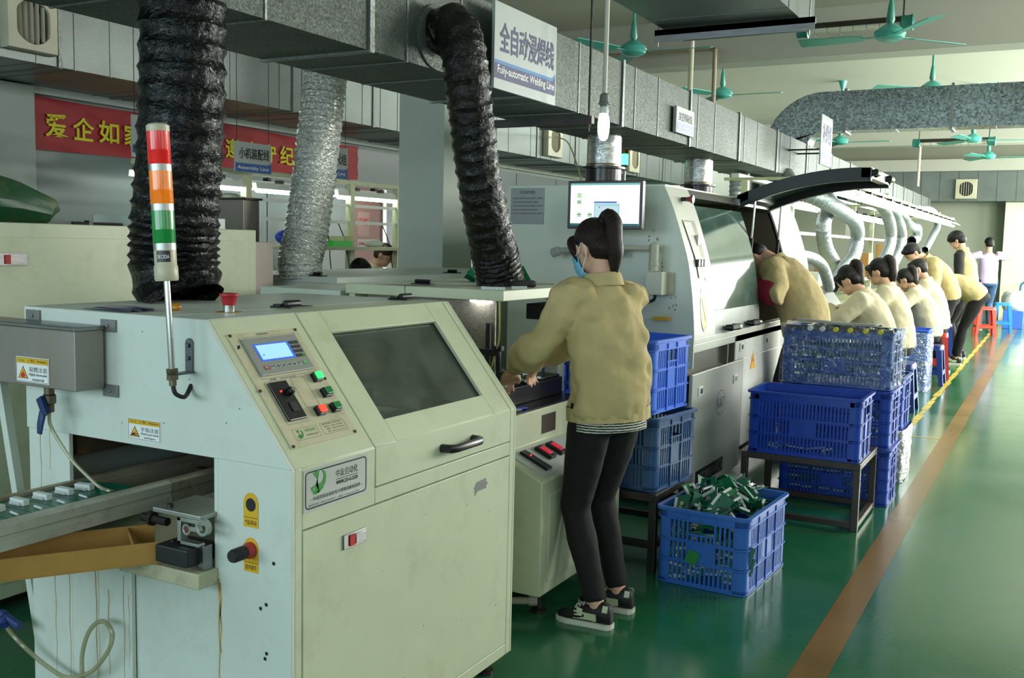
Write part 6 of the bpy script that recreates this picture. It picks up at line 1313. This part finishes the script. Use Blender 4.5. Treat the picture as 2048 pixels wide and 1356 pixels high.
def person(label, loc, rz, s=1.0, hip=.80, l1=4, l2=8, tw=0, sl=0, hp=20, hy=0, nk=None, hands=((-.15, .35, 1.0), (.15, .35, 1.0)), elb=((-.6, -.3, -.8), (.6, -.3, -.8)), feet=((-.09, .03), (.09, .03)), fdir=(0, 0), knee=(0, 1, .1), hair='pony', hairmat=None, jacket=True, jm=None, tm=None, sleeves=True, sm_=None, male=False, fine=False, mask=False, face=True, curl=.9, shoes=shoeb, vest=False, footz=None, skinm=None, bulk=1.0, grp=None, hemtrim=False, hdirs=None):
    R = D2R; hairmat = hairmat or hairm; jm = jm or khaki; tm = tm or trous; sk = skinm or skinp
    t = thing('person', label, 'person', loc, rz * R, grp); ORG[t.name] = V((0, 0, 0))
    def ob(nm, g, m, par=None, **k): return obj(nm, g, m, par or t, k.pop('smooth', 60), world=False, **k)
    l1, l2, tw, sl = l1 * R, l2 * R, tw * R, sl * R
    P = V((0, 0, hip * s)); d1 = V((math.sin(sl), math.sin(l1), math.cos(l1))).normalized(); Wp = P + d1 * .2 * s
    d2 = V((math.sin(sl), math.sin(l2), math.cos(l2))).normalized(); Nk = Wp + d2 * .32 * s
    rv0 = V((1, 0, 0)); rv = V((math.cos(tw), math.sin(tw), 0)); rv = (rv - d2 * rv.dot(d2)).normalized(); f2 = d2.cross(rv).normalized() ; f1 = d1.cross(rv0).normalized()
    def spine(q):  # q metres along the spine, unscaled
        if q < .2: a = P + d1 * q * s
        else: a = Wp + d2 * (q - .2) * s
        w = min(1, max(0, (q - .08) / .24)); r = rv0.lerp(rv, w).normalized(); f = f1.lerp(f2, w).normalized(); return a, r, f
    def ell(q, hw, hd, off=0, n=20):
        a, r, f = spine(q); return [a + f * off * s + r * (hw * s * math.cos(2 * PI * k / n)) + f * (hd * s * math.sin(2 * PI * k / n)) for k in range(n)]
    sw = (.178 if male else .16)
    sh = [Wp + d2 * .265 * s + rv * (i * sw * s) for i in (-1, 1)]
    la, lf = .27 * s, .235 * s
    E, Hn = [], []
    for i in (0, 1):
        e, h = ik(sh[i], V(hands[i]) , la, lf, elb[i]); E.append(e); Hn.append(h)
    nl = l2 + (hp * .45) * R if nk is None else nk * R
    d3 = V((0, math.sin(nl), math.cos(nl))); d3 = MX.Rotation(tw, 3, 'Z') @ d3
    Hc = Nk + d3 * .135 * s; RH = MX.Rotation(tw + hy * R, 3, 'Z') @ MX.Rotation(-hp * R, 3, 'X')
    Hc = Hc + RH @ V((0, .018, .03)) * s
    hipj = [P + V((i * .088 * s, 0, -.02 * s)) for i in (-1, 1)]; ll, lk = (hip - .02 - .07) * s * .52, (hip - .02 - .07) * s * .52
    if hip < .7: ll = lk = .39 * s
    K, A = [], []
    for i in (0, 1):
        fz = .075 * s if footz is None else footz
        k_, a_ = ik(hipj[i], V((feet[i][0], feet[i][1], fz)), ll, lk, V(knee)); K.append(k_); A.append(a_)
    fd = [V((-math.sin(fdir[i] * R), math.cos(fdir[i] * R), 0)) for i in (0, 1)]
    # ---- body: one continuous surface
    b = G(); tn = .92
    b.loft([ell(q, w * tn, dd * tn) for q, w, dd in ((-.09, .08, .08), (-.05, .14, .1), (.02, .155, .11), (.14, .12, .09), (.22, .118, .085), (.33, .14, .1), (.42, .145, .09), (.47, .11, .07), (.52, .05, .05))])
    b.tube([Nk - d2 * .04 * s, Nk + d3 * .04 * s, Hc + RH @ V((0, -.02, -.06)) * s], [.054 * s, .05 * s, .05 * s], 12)
    b.ball(Hc, .073 * s, .09 * s, .092 * s, 18, 14, RH); b.ball(Hc + RH @ V((0, .03, -.05)) * s, .055 * s, .058 * s, .068 * s, 16, 12, RH); b.ball(Hc + RH @ V((0, .062, -.092)) * s, .024 * s, .02 * s, .02 * s, 10, 8, RH)
    b.tube([Hc + RH @ V(p) * s for p in ((0, .083, .0), (0, .1, -.03), (0, .086, -.04))], [.008 * s, .013 * s, .01 * s], 8)
    for i in (-1, 1): b.ball(Hc + RH @ V((i * .073, -.008, -.02)) * s, .01 * s, .02 * s, .032 * s, 10, 8, RH @ MX.Rotation(i * .35, 3, 'Z'))
    for i in (0, 1):
        sgn = (-1, 1)[i]; b.tube([sh[i] - rv * (sgn * .05 * s), sh[i], E[i], Hn[i]], [.05 * s, .044 * s, .036 * s, .023 * s], 10)
        hd = hdirs[i] if hdirs else None
        hdv = V(hd).normalized() if hd else ((Hn[i] - E[i]).normalized() + V((0, .1, -.35))).normalized()
        side_ = hdv.cross(V((0, 0, 1))); side_ = side_.normalized() if side_.length > .1 else V((1, 0, 0)); up = side_.cross(hdv).normalized(); side_ = side_ * 1
        p0 = Hn[i]; p1 = p0 + hdv * .085 * s
        b.loft([[c + side_ * (w * math.cos(2 * PI * k / 12)) * s + up * (th_ * math.sin(2 * PI * k / 12)) * s for k in range(12)] for c, w, th_ in ((p0, .022, .017), (p0 + hdv * .03 * s, .034, .017), (p0 + hdv * .065 * s, .041, .015), (p1, .038, .012))])
        for f in range(4):
            o_ = (-1.5 + f) * .0205; ln = (.062, .07, .074, .062)[f if sgn < 0 else 3 - f] * s; c_ = curl * (.8 + .15 * f)
            q0 = p1 + side_ * o_ * s - hdv * .012 * s; v1 = (hdv * math.cos(c_ * .4) - up * math.sin(c_ * .4)); v2 = (hdv * math.cos(c_) - up * math.sin(c_)); v3 = hdv * math.cos(c_ * 1.5) - up * math.sin(c_ * 1.5)
            b.tube([q0, q0 + v1 * ln * .45, q0 + v1 * ln * .45 + v2 * ln * .35, q0 + v1 * ln * .45 + v2 * ln * .35 + v3 * ln * .25], [.0095 * s, .009 * s, .0082 * s, .0065 * s], 8)
        ts = side_ * (-sgn if True else 1); q0 = p0 + hdv * .028 * s + ts * .028 * s; v1 = (hdv * .75 + ts * .6 - up * .3).normalized(); v2 = (hdv * .95 + ts * .1 - up * .35).normalized()
        b.tube([q0 - ts * .01 * s, q0 + v1 * .036 * s, q0 + v1 * .036 * s + v2 * .03 * s], [.013 * s, .0105 * s, .008 * s], 8)
        b.tube([hipj[i], K[i], A[i]], [.07 * s, .045 * s, .034 * s], 10); b.tube([A[i], A[i] + V((0, 0, -.035 * s)) - fd[i] * .0, A[i] + fd[i] * .08 * s - V((0, 0, .045 * s))], [.033 * s, .032 * s, .025 * s], 10)
    bo = ob('body', b, sk); soften(bo, .0062 if fine else .0085, 3)
    # ---- face
    if face:
        for i in (-1, 1):
            ob('eye', G().ball(Hc + RH @ V((i * .03, .083, -.006)) * s, .011 * s, .006 * s, .0055 * s, 10, 8, RH), mat('eye_dark', '#15100e', .2))
            ob('eyebrow', G().tube([Hc + RH @ V((i * x, y, .016 + z)) * s for x, y, z in ((.014, .09, 0), (.03, .086, .004), (.045, .075, 0))], [.003 * s, .004 * s, .002 * s], 6), hairmat)
        if not mask: ob('mouth', G().tube([Hc + RH @ V(p) * s for p in ((-.018, .081, -.073), (0, .088, -.072), (.018, .081, -.073))], [.002 * s, .0055 * s, .002 * s], 6), mat('lips', '#9a5a50', .5))
    # ---- hair
    h = G()
    RT = RH @ MX.Rotation(.32, 3, 'X')
    if hair == 'short': h.ball(Hc + RH @ V((0, -.012, .024)) * s, .081 * s, .096 * s, .086 * s, 20, 14, RT); h.ball(Hc + RH @ V((0, -.04, -.015)) * s, .074 * s, .062 * s, .07 * s, 16, 12, RH); h.ball(Hc + RH @ V((0, .055, .065)) * s, .06 * s, .04 * s, .028 * s, 14, 10, RH)
    elif hair == 'mop': h.ball(Hc + RH @ V((0, -.008, .03)) * s, .094 * s, .106 * s, .09 * s, 20, 14, RT); h.ball(Hc + RH @ V((0, -.045, -.02)) * s, .08 * s, .068 * s, .075 * s, 16, 12, RH); h.ball(Hc + RH @ V((0, .07, .04)) * s, .07 * s, .035 * s, .04 * s, 14, 10, RH)
    else:
        h.ball(Hc + RH @ V((0, -.026, .022)) * s, .083 * s, .088 * s, .09 * s, 20, 14, RT); h.ball(Hc + RH @ V((0, -.045, -.02)) * s, .076 * s, .066 * s, .078 * s, 16, 12, RH)
        h.ball(Hc + RH @ V((0, .06, .05)) * s, .064 * s, .03 * s, .034 * s, 14, 10, RH)
        for i in (-1, 1): h.tube([Hc + RH @ V(p) * s for p in ((i * .066, .052, .05), (i * .074, .05, .0), (i * .066, .052, -.05))], [.014 * s, .013 * s, .004 * s], 8)
    ho_ = ob('hair', h, hairmat); soften(ho_, .007 if fine else .009, 3, .004)
    if hair == 'pony':
        c0 = Hc + RH @ V((0, -.085, .062)) * s; c1 = Hc + RH @ V((0, -.128, .07)) * s; dn = V((0, -.2, -1)); pz = [c0, c1, c1 + RH @ V((0, -.02, -.03)) * s * .6 + V((0, -.012, -.02)) * s]
        for q in (.08, .15, .21, .26): pz.append(c1 + V((0, -.02 - .03 * math.sin(q * 8), -q)) * s)
        h = G(); h.tube(bez(pz, 4), [(.02 + .02 * math.sin(min(1, i / 10) * PI / 2)) * s * (1 if i < 16 else max(.15, 1 - (i - 16) / 9)) for i in range((len(pz) - 1) * 4 + 1)], 12, ell=[(1, .8)] * ((len(pz) - 1) * 4 + 1))
        ob('ponytail', h, hairb)
        ob('hair_tie', G().tube([c0 + (c1 - c0) * .35, c0 + (c1 - c0) * .6], .026 * s, 12), black)
    if hair == 'hang':
        h = G()
        for i in range(7):
            x = -.06 + i * .02; h.tube(bez([Hc + RH @ V((x, -.06, .07)) * s, Hc + RH @ V((x * 1.2, -.12, .02)) * s + V((0, -.03, .02)), Hc + V((x * 1.4, -.26, .05)) * s, Hc + V((x * 1.5, -.4, .02 - .01 * (i % 3))) * s], 4), [.016 * s] * 9 + [.013 * s, .009 * s, .005 * s, .002 * s], 7)
        ob('long_hair', h, hairmat)
    if mask:
        g = G(); vs = []; nu, nv = 10, 8
        for i in range(nu + 1):
            for j in range(nv + 1):
                a = -1.15 + 2.3 * i / nu; z = -.012 - .098 * j / nv; rad_ = .1 - .015 * (abs(a) / 1.15) ** 2 + (.006 if 2 < j < 6 else 0)
                vs.append(Hc + RH @ V((math.sin(a) * rad_ * .76, .012 + math.cos(a) * rad_ * .93 - (.012 if j == nv else 0), z)) * s)
        g.add(vs, [(i * (nv + 1) + j, (i + 1) * (nv + 1) + j, (i + 1) * (nv + 1) + j + 1, i * (nv + 1) + j + 1) for i in range(nu) for j in range(nv)])
        mo_ = ob('face_mask', g, mat('mask_blue', '#6fb6d8', .8, var=.05, vs=40) if fine else mat('mask_pale', '#c3cfd0', .8)); so = mo_.modifiers.new('t', 'SOLIDIFY'); so.thickness = .003
        for i in (-1, 1):
            for z in (-.02, -.1): ob('mask_strap', G().tube(bez([Hc + RH @ V(p) * s for p in ((i * .069, .05, z), (i * .079, .02, z * .7 - .005), (i * .083, -.012, .008 if z > -.05 else -.05), (i * .08, -.02, -.015))], 4), .0022 * s, 6), whitep)
    # ---- trousers
    g = G(); e = .013
    g.loft([ell(q, w, dd) for q, w, dd in ((-.1, .1, .1), (-.06, .155, .118), (.0, .172, .128), (.08, .158, .115), (.13, .14, .105))])
    for i in (0, 1): g.tube([hipj[i] + V((0, 0, .03 * s)), hipj[i].lerp(K[i], .5), K[i], K[i].lerp(A[i], .35), K[i].lerp(A[i], .93)], [(.095 if not male else .092) * s * bulk, .083 * s * bulk, .063 * s * bulk, .062 * s * bulk, .047 * s * bulk], 14)
    to = ob('trousers', g, tm); soften(to, .011 if fine else .014, 5, .012)
    # ---- shoes
    for i in (0, 1):
        c = A[i]; f = fd[i]; sd_ = V((f.y, -f.x, 0)); z0 = (0 if footz is None else footz - .075 * s)
        def ring(y, w, z1, zb=0.012, n=14): return [V((c.x, c.y, 0)) + f * y * s + sd_ * (w * math.cos(a) * s) + V((0, 0, z0 + (zb + (z1 - zb) * (.5 + .5 * math.sin(a))) * s)) for a in [2 * PI * k / n for k in range(n)]]
        sh_o = ob('shoe', G().loft([ring(-.066, .02, .075), ring(-.055, .032, .1), ring(-.02, .036, .108), ring(.03, .038, .095), ring(.075, .042, .072), ring(.12, .044, .055), ring(.155, .036, .046), ring(.172, .018, .034)]), shoes)
        so = G(); a = [(-.07, .018), (-.055, .034), (0, .035), (.06, .04), (.12, .047), (.155, .04), (.178, .02)]
        pl_ = [V((c.x, c.y, 0)) + f * y * s + sd_ * w * s for y, w in a] + [V((c.x, c.y, 0)) + f * y * s - sd_ * w * s for y, w in reversed(a)]
        so.add([p + V((0, 0, z0 + .0005)) for p in pl_] + [p + V((0, 0, z0 + .022 * s)) for p in pl_], [tuple(range(len(pl_))), tuple(range(len(pl_) * 2 - 1, len(pl_) - 1, -1))] + [(k, (k + 1) % len(pl_), (k + 1) % len(pl_) + len(pl_), k + len(pl_)) for k in range(len(pl_))])
        ob('sole', so, shoew, sh_o, smooth=30)
        for sg in (-1, 1):
            if fine or male is None:
                g = G(); pp = [(-.045, .035), (-.05, .085), (-.03, .088), (-.02, .05), (.02, .045), (.05, .03), (.09, .028), (.045, .06), (.03, .085), (.055, .082), (.1, .025)]
                for a0, a1, z0a, z1a in ((-.058, -.035, .075, .1), (-.01, .09, .03, .062), (.05, .085, .045, .073)):
                    vs = []
                    for k in range(7):
                        y = a0 + (a1 - a0) * k / 6; w = .034 + .008 * max(0, min(1, (y + .05) / .15)); 
                        for z in (z0a, z1a):
                            q = min(1, max(-1, (z - .012) / (max(.05, .112 - .45 * max(0, y)) - .012) * 2 - 1)); vs.append(V((c.x, c.y, 0)) + f * y * s + sd_ * (sg * (w * math.sqrt(max(.05, 1 - q * q)) + .003)) * s + V((0, 0, z * s)))
                    g.add(vs, [(2 * k, 2 * k + 1, 2 * k + 3, 2 * k + 2) for k in range(6)])
                ob('shoe_stripe', g, mat('stripe_pale', '#c9d1b0', .6), sh_o)
        if fine:
            for k in range(4): ob('lace', G().tube([V((c.x, c.y, 0)) + f * (.035 + .018 * k) * s + sd_ * x + V((0, 0, (.1 - .0085 * k) * s + zz)) for x, zz in ((-.02, -.006), (0, .002), (.02, -.006))], .003, 6), shoew, sh_o)
    # ---- jacket
    if jacket:
        g = G(); k = bulk
        g.loft([ell(q, w * k, dd * k, o) for q, w, dd, o in ((-.035, .174, .136, 0), (.0, .188, .15, 0), (.05, .186, .15, -.004), (.14, .184, .15, -.006), (.25, .182, .142, -.008), (.34, .18, .134, -.01), (.41, .17, .116, -.01), (.46, .132, .094, -.008), (.5, .088, .078, -.004), (.53, .07, .07, .0))])
        if sleeves:
            for i in (0, 1):
                sgn = (-1, 1)[i]; c_ = sh[i]; w_ = E[i].lerp(Hn[i], .93)
                g.tube([c_ - rv * (sgn * .06 * s) - d2 * .012 * s, c_ + rv * sgn * .006 * s, c_.lerp(E[i], .35), c_.lerp(E[i], .75), E[i], E[i].lerp(Hn[i], .45), w_], [.088 * s * k, .08 * s * k, .075 * s * k, .071 * s * k, .068 * s * k, .06 * s * k, .05 * s * k], 16)
        jo = ob('jacket' if sleeves else 'waistcoat', g, jm); soften(jo, .011 if fine else .014, 4, .022 if fine else .024, fine)
        # stand-up collar
        g = G(); rings = []
        for q, hw, hd_, o in ((.5, .088, .082, .0), (.555, .078, .076, .006), (.56, .07, .068, .006), (.5, .075, .072, .0)): rings.append(ell(q, hw, hd_, o, 24))
        g.loft(rings, caps=False); co = ob('collar', g, jm, jo); co.modifiers.new('s', 'SUBSURF').levels = 1
        if hemtrim:
            rings = []
            for j in range(5):
                q = -.045 + .055 * j / 4; a, r, f = spine(q); rings.append([a + r * ((.19 + .004 * math.sin(k * 1.9)) * s * math.cos(2 * PI * k / 72)) + f * ((.15 + .004 * math.sin(k * 1.9)) * s * math.sin(2 * PI * k / 72)) for k in range(72)])
            ob('waistband', G().loft(rings, caps=False), jm, jo)
    return t, dict(P=P, Nk=Nk, Hc=Hc, RH=RH, E=E, Hn=Hn, sh=sh, rv=rv, d2=d2, f2=f2, spine=spine, ell=ell, ob=ob)
def loc_of(base, rz, w):  # world point into the local frame of a person
    return MX.Rotation(-rz * D2R, 3, 'Z') @ (V(w) - V(base))
# woman in front
base, rz = (-1.487, 3.52, 0), 68
fl, fr2_ = loc_of(base, rz, (-1.462, 3.415, 0)), loc_of(base, rz, (-1.455, 3.612, 0))
hl_, hr_ = loc_of(base, rz, (-1.88, 3.46, .955)), loc_of(base, rz, (-1.86, 3.62, .95))
wt, J = person('woman in khaki jacket and blue face mask working at the dip soldering machine', base, rz, s=.94, hip=.888, l1=3, l2=7, tw=-8, hp=30, hy=16, hands=(hl_, hr_), elb=((-.75, -.45, -.5), (.15, -.1, -1)), feet=((fl.x, fl.y), (fr2_.x, fr2_.y)), fdir=(22, 25), hair='pony', hairmat=hairb, fine=True, mask=True, knee=(0, 1, 0), hemtrim=True, curl=1.0, bulk=1.0)
ell = J['ell']; J['ob']('striped_shirt', G().loft([ell(q, .178, .137) for q in (-.085, -.06, -.03, -.0)], caps=False), stripe_mat('shirt_stripes', '#101112', '#c9cdbf', 32))
g = G(); rings = []
bk = []
for i in range(25):
    a, r, f = J['spine'](.37); an = PI + PI * i / 24; bk.append(a + r * (.19 * math.cos(an)) + f * (.142 * math.sin(an) - .01) + V((0, 0, .012 * math.sin(an * 2))))

# worker leaning into the wave machine
base, rz = (-1.47, 6.93, 0), 84
wl, J2 = person('worker in khaki leaning into the open wave machine, head out of sight', base, rz, s=1.02, hip=.89, l1=16, l2=34, hp=85, hands=((-.27, .30, 1.2), (.15, .45, 1.2)), elb=((-.5, -1, -.3), (.6, -.2, -.8)), hair='short', male=True, face=False, shoes=shoeb, tm=mat('trousers_navy', '#1b2230', .8), bulk=1.08)
i = 0; e, h = J2['E'][0], J2['Hn'][0]; J2['ob']('sleeve_cover', G().tube([e.lerp(h, .08), e.lerp(h, .14), e.lerp(h, .3), e.lerp(h, .6), e.lerp(h, .98)], [.06, .08, .086, .078, .068], 16), mat('sleeve_maroon', '#8a1530', .8, var=.3, vs=8))

# seated workers along the bench
SEAT = dict(hip=.56, knee=(0, .6, 1), footz=.075)
def seated(label, x, y, rz, **k):
    d = dict(l1=8, l2=24, hp=38, hands=((-.14, .40, .93), (.14, .42, .93)), elb=((-.7, -.4, -.6), (.7, -.4, -.6)), feet=((-.13, .3), (.13, .3)), jm=khakip, hair='pony'); d.update(SEAT); d.update(k)
    return person(label, (x, y, 0), rz, **d)
def sit_stool(label, x, y, m, rz=0): stool(label, m, (x, y, 0), rz, .44)
stb = mat('stool_navy', '#12357e', .35)
w1, J3 = seated('woman with a ponytail at the bench nearest the wrapped crate stack', -1.23, 8.62, 86, s=1.04, hip=.575, hp=42, hands=((-.1, .42, 1.0), (.1, .4, .98)))
sit_stool('dark blue stool under the woman nearest the crate stack', -1.21, 8.62, stb)
bo_ = obj('circuit_board', G().box(-.05, .05, -.035, .035, 0, .002), [pcbL], None, 0, world=False); bo_.location = (-1.62, 8.58, .955); bo_.rotation_euler = (.2, .4, .3); tag(bo_, 'small green circuit board held by the first seated worker', 'circuit board')
w2, J4 = seated('woman with a ponytail and a purple arm patch, second at the bench', -1.24, 9.75, 88, s=1.05, hip=.575, hp=26, l2=16)
J4['ob']('arm_patch', G().ball(J4['sh'][0].lerp(J4['E'][0], .6) + V((-.07, 0, 0)), .012, .05, .06, 12, 8), mat('patch_purple', '#9a66b8', .7))
sit_stool('dark blue stool under the second seated woman', -1.22, 9.75, stb)
seated('worker with a hidden face between the second woman and the masked man', -1.2, 11.9, 88, s=1.0, hp=35, l2=26, face=False)
sit_stool('dark blue stool under the third seated worker', -1.18, 11.9, stb)
seated('short haired man with a pale face mask, last of the seated row', -1.2, 12.65, 90, s=1.06, hp=24, l2=18, hair='short', male=True, mask=True)
# those standing beyond
person('woman in khaki jacket with loose long hair bending low over the bench', (-.86, 14.3, 0), 92, s=1.03, hip=.86, l1=52, l2=78, hp=58, nk=88, hair='hang', hands=((-.1, .48, .72), (.12, .5, .75)), elb=((-.5, .2, -.8), (.5, .2, -.8)), feet=((-.09, .22), (.09, .25)), male=None)
person('man in khaki with black hair leaning over the bench behind the masked man', (-1.15, 13.3, 0), 118, s=1.08, hip=.85, l1=22, l2=40, hp=48, hair='short', male=True, hands=((-.2, .5, 1.0), (.15, .5, 1.0)))
vt, VJ = person('young man in a khaki waistcoat over black sleeves looking down', (-1.08, 14.95, 0), 78, s=1.08, hip=.87, l1=2, l2=8, hp=34, hair='mop', male=True, sleeves=False, hands=((-.2, .12, .92), (.2, .12, .92)), elb=((-.5, -1, -.4), (.5, -1, -.4)))
def shirt_arms(t, J, m, nm, frac=.93, torso=False):
    g = G()
    if torso: g.loft([J['ell'](q, w, dd, o) for q, w, dd, o in ((-.05, .165, .125, 0), (.0, .168, .128, 0), (.14, .16, .125, 0), (.3, .165, .12, 0), (.4, .16, .105, 0), (.46, .12, .085, 0), (.5, .07, .066, 0))])
    for i in (0, 1):
        sg = (-1, 1)[i]; c, e, h = J['sh'][i], J['E'][i], J['Hn'][i]; p = [c - J['rv'] * sg * .05, c, c.lerp(e, .6)] + ([e, e.lerp(h, frac)] if frac > .3 else [])
        g.tube(p, ([.075, .072, .066, .06, .045] if frac > .3 else [.078, .078, .075]), 14)
    o = J['ob'](nm, g, m); soften(o, .013, 3, .012)
shirt_arms(vt, VJ, mat('sweater_black', '#0c0d10', .8), 'sweater')
pt, PJ = person('man in a pale lilac shirt and jeans at the far end, seen from behind', (-1.13, 21.1, 0), 20, s=1.06, hip=.89, l1=2, l2=4, hp=8, hair='short', male=True, jacket=False, tm=jeans, hands=((-.3, .3, 1.42), (.22, .3, 1.42)), elb=((-1, 0, -.3), (1, 0, -.2)), face=False)
shirt_arms(pt, PJ, mat('shirt_lilac', '#cdb9e0', .8), 'shirt', .2, True)
# two workers in the left assembly area
seated('dark haired worker with head bowed at the left rack, seen over the machines', -4.95, 6.92, 85, s=1.0, hp=55, l1=8, l2=34, hair='short', male=True, hip=.66, footz=.16, hands=((-.1, .4, 1.05), (.14, .42, 1.0)))
seated('worker with brown tinted hair sitting behind the bowed worker, by the grey pillar', -5.95, 7.8, -70, s=1.0, hp=30, l1=6, l2=20, hair='short', hairmat=mat('hair_tint', '#3a2212', .4, var=.5, vs=40), male=True, hip=.7, footz=.16)
sit_stool2 = stool('stool under the bowed worker at the left rack', stb, (-4.93, 6.92, 0), .3, .54)
stool('stool under the worker with brown tinted hair', stb, (-5.97, 7.8, 0), .3, .54)
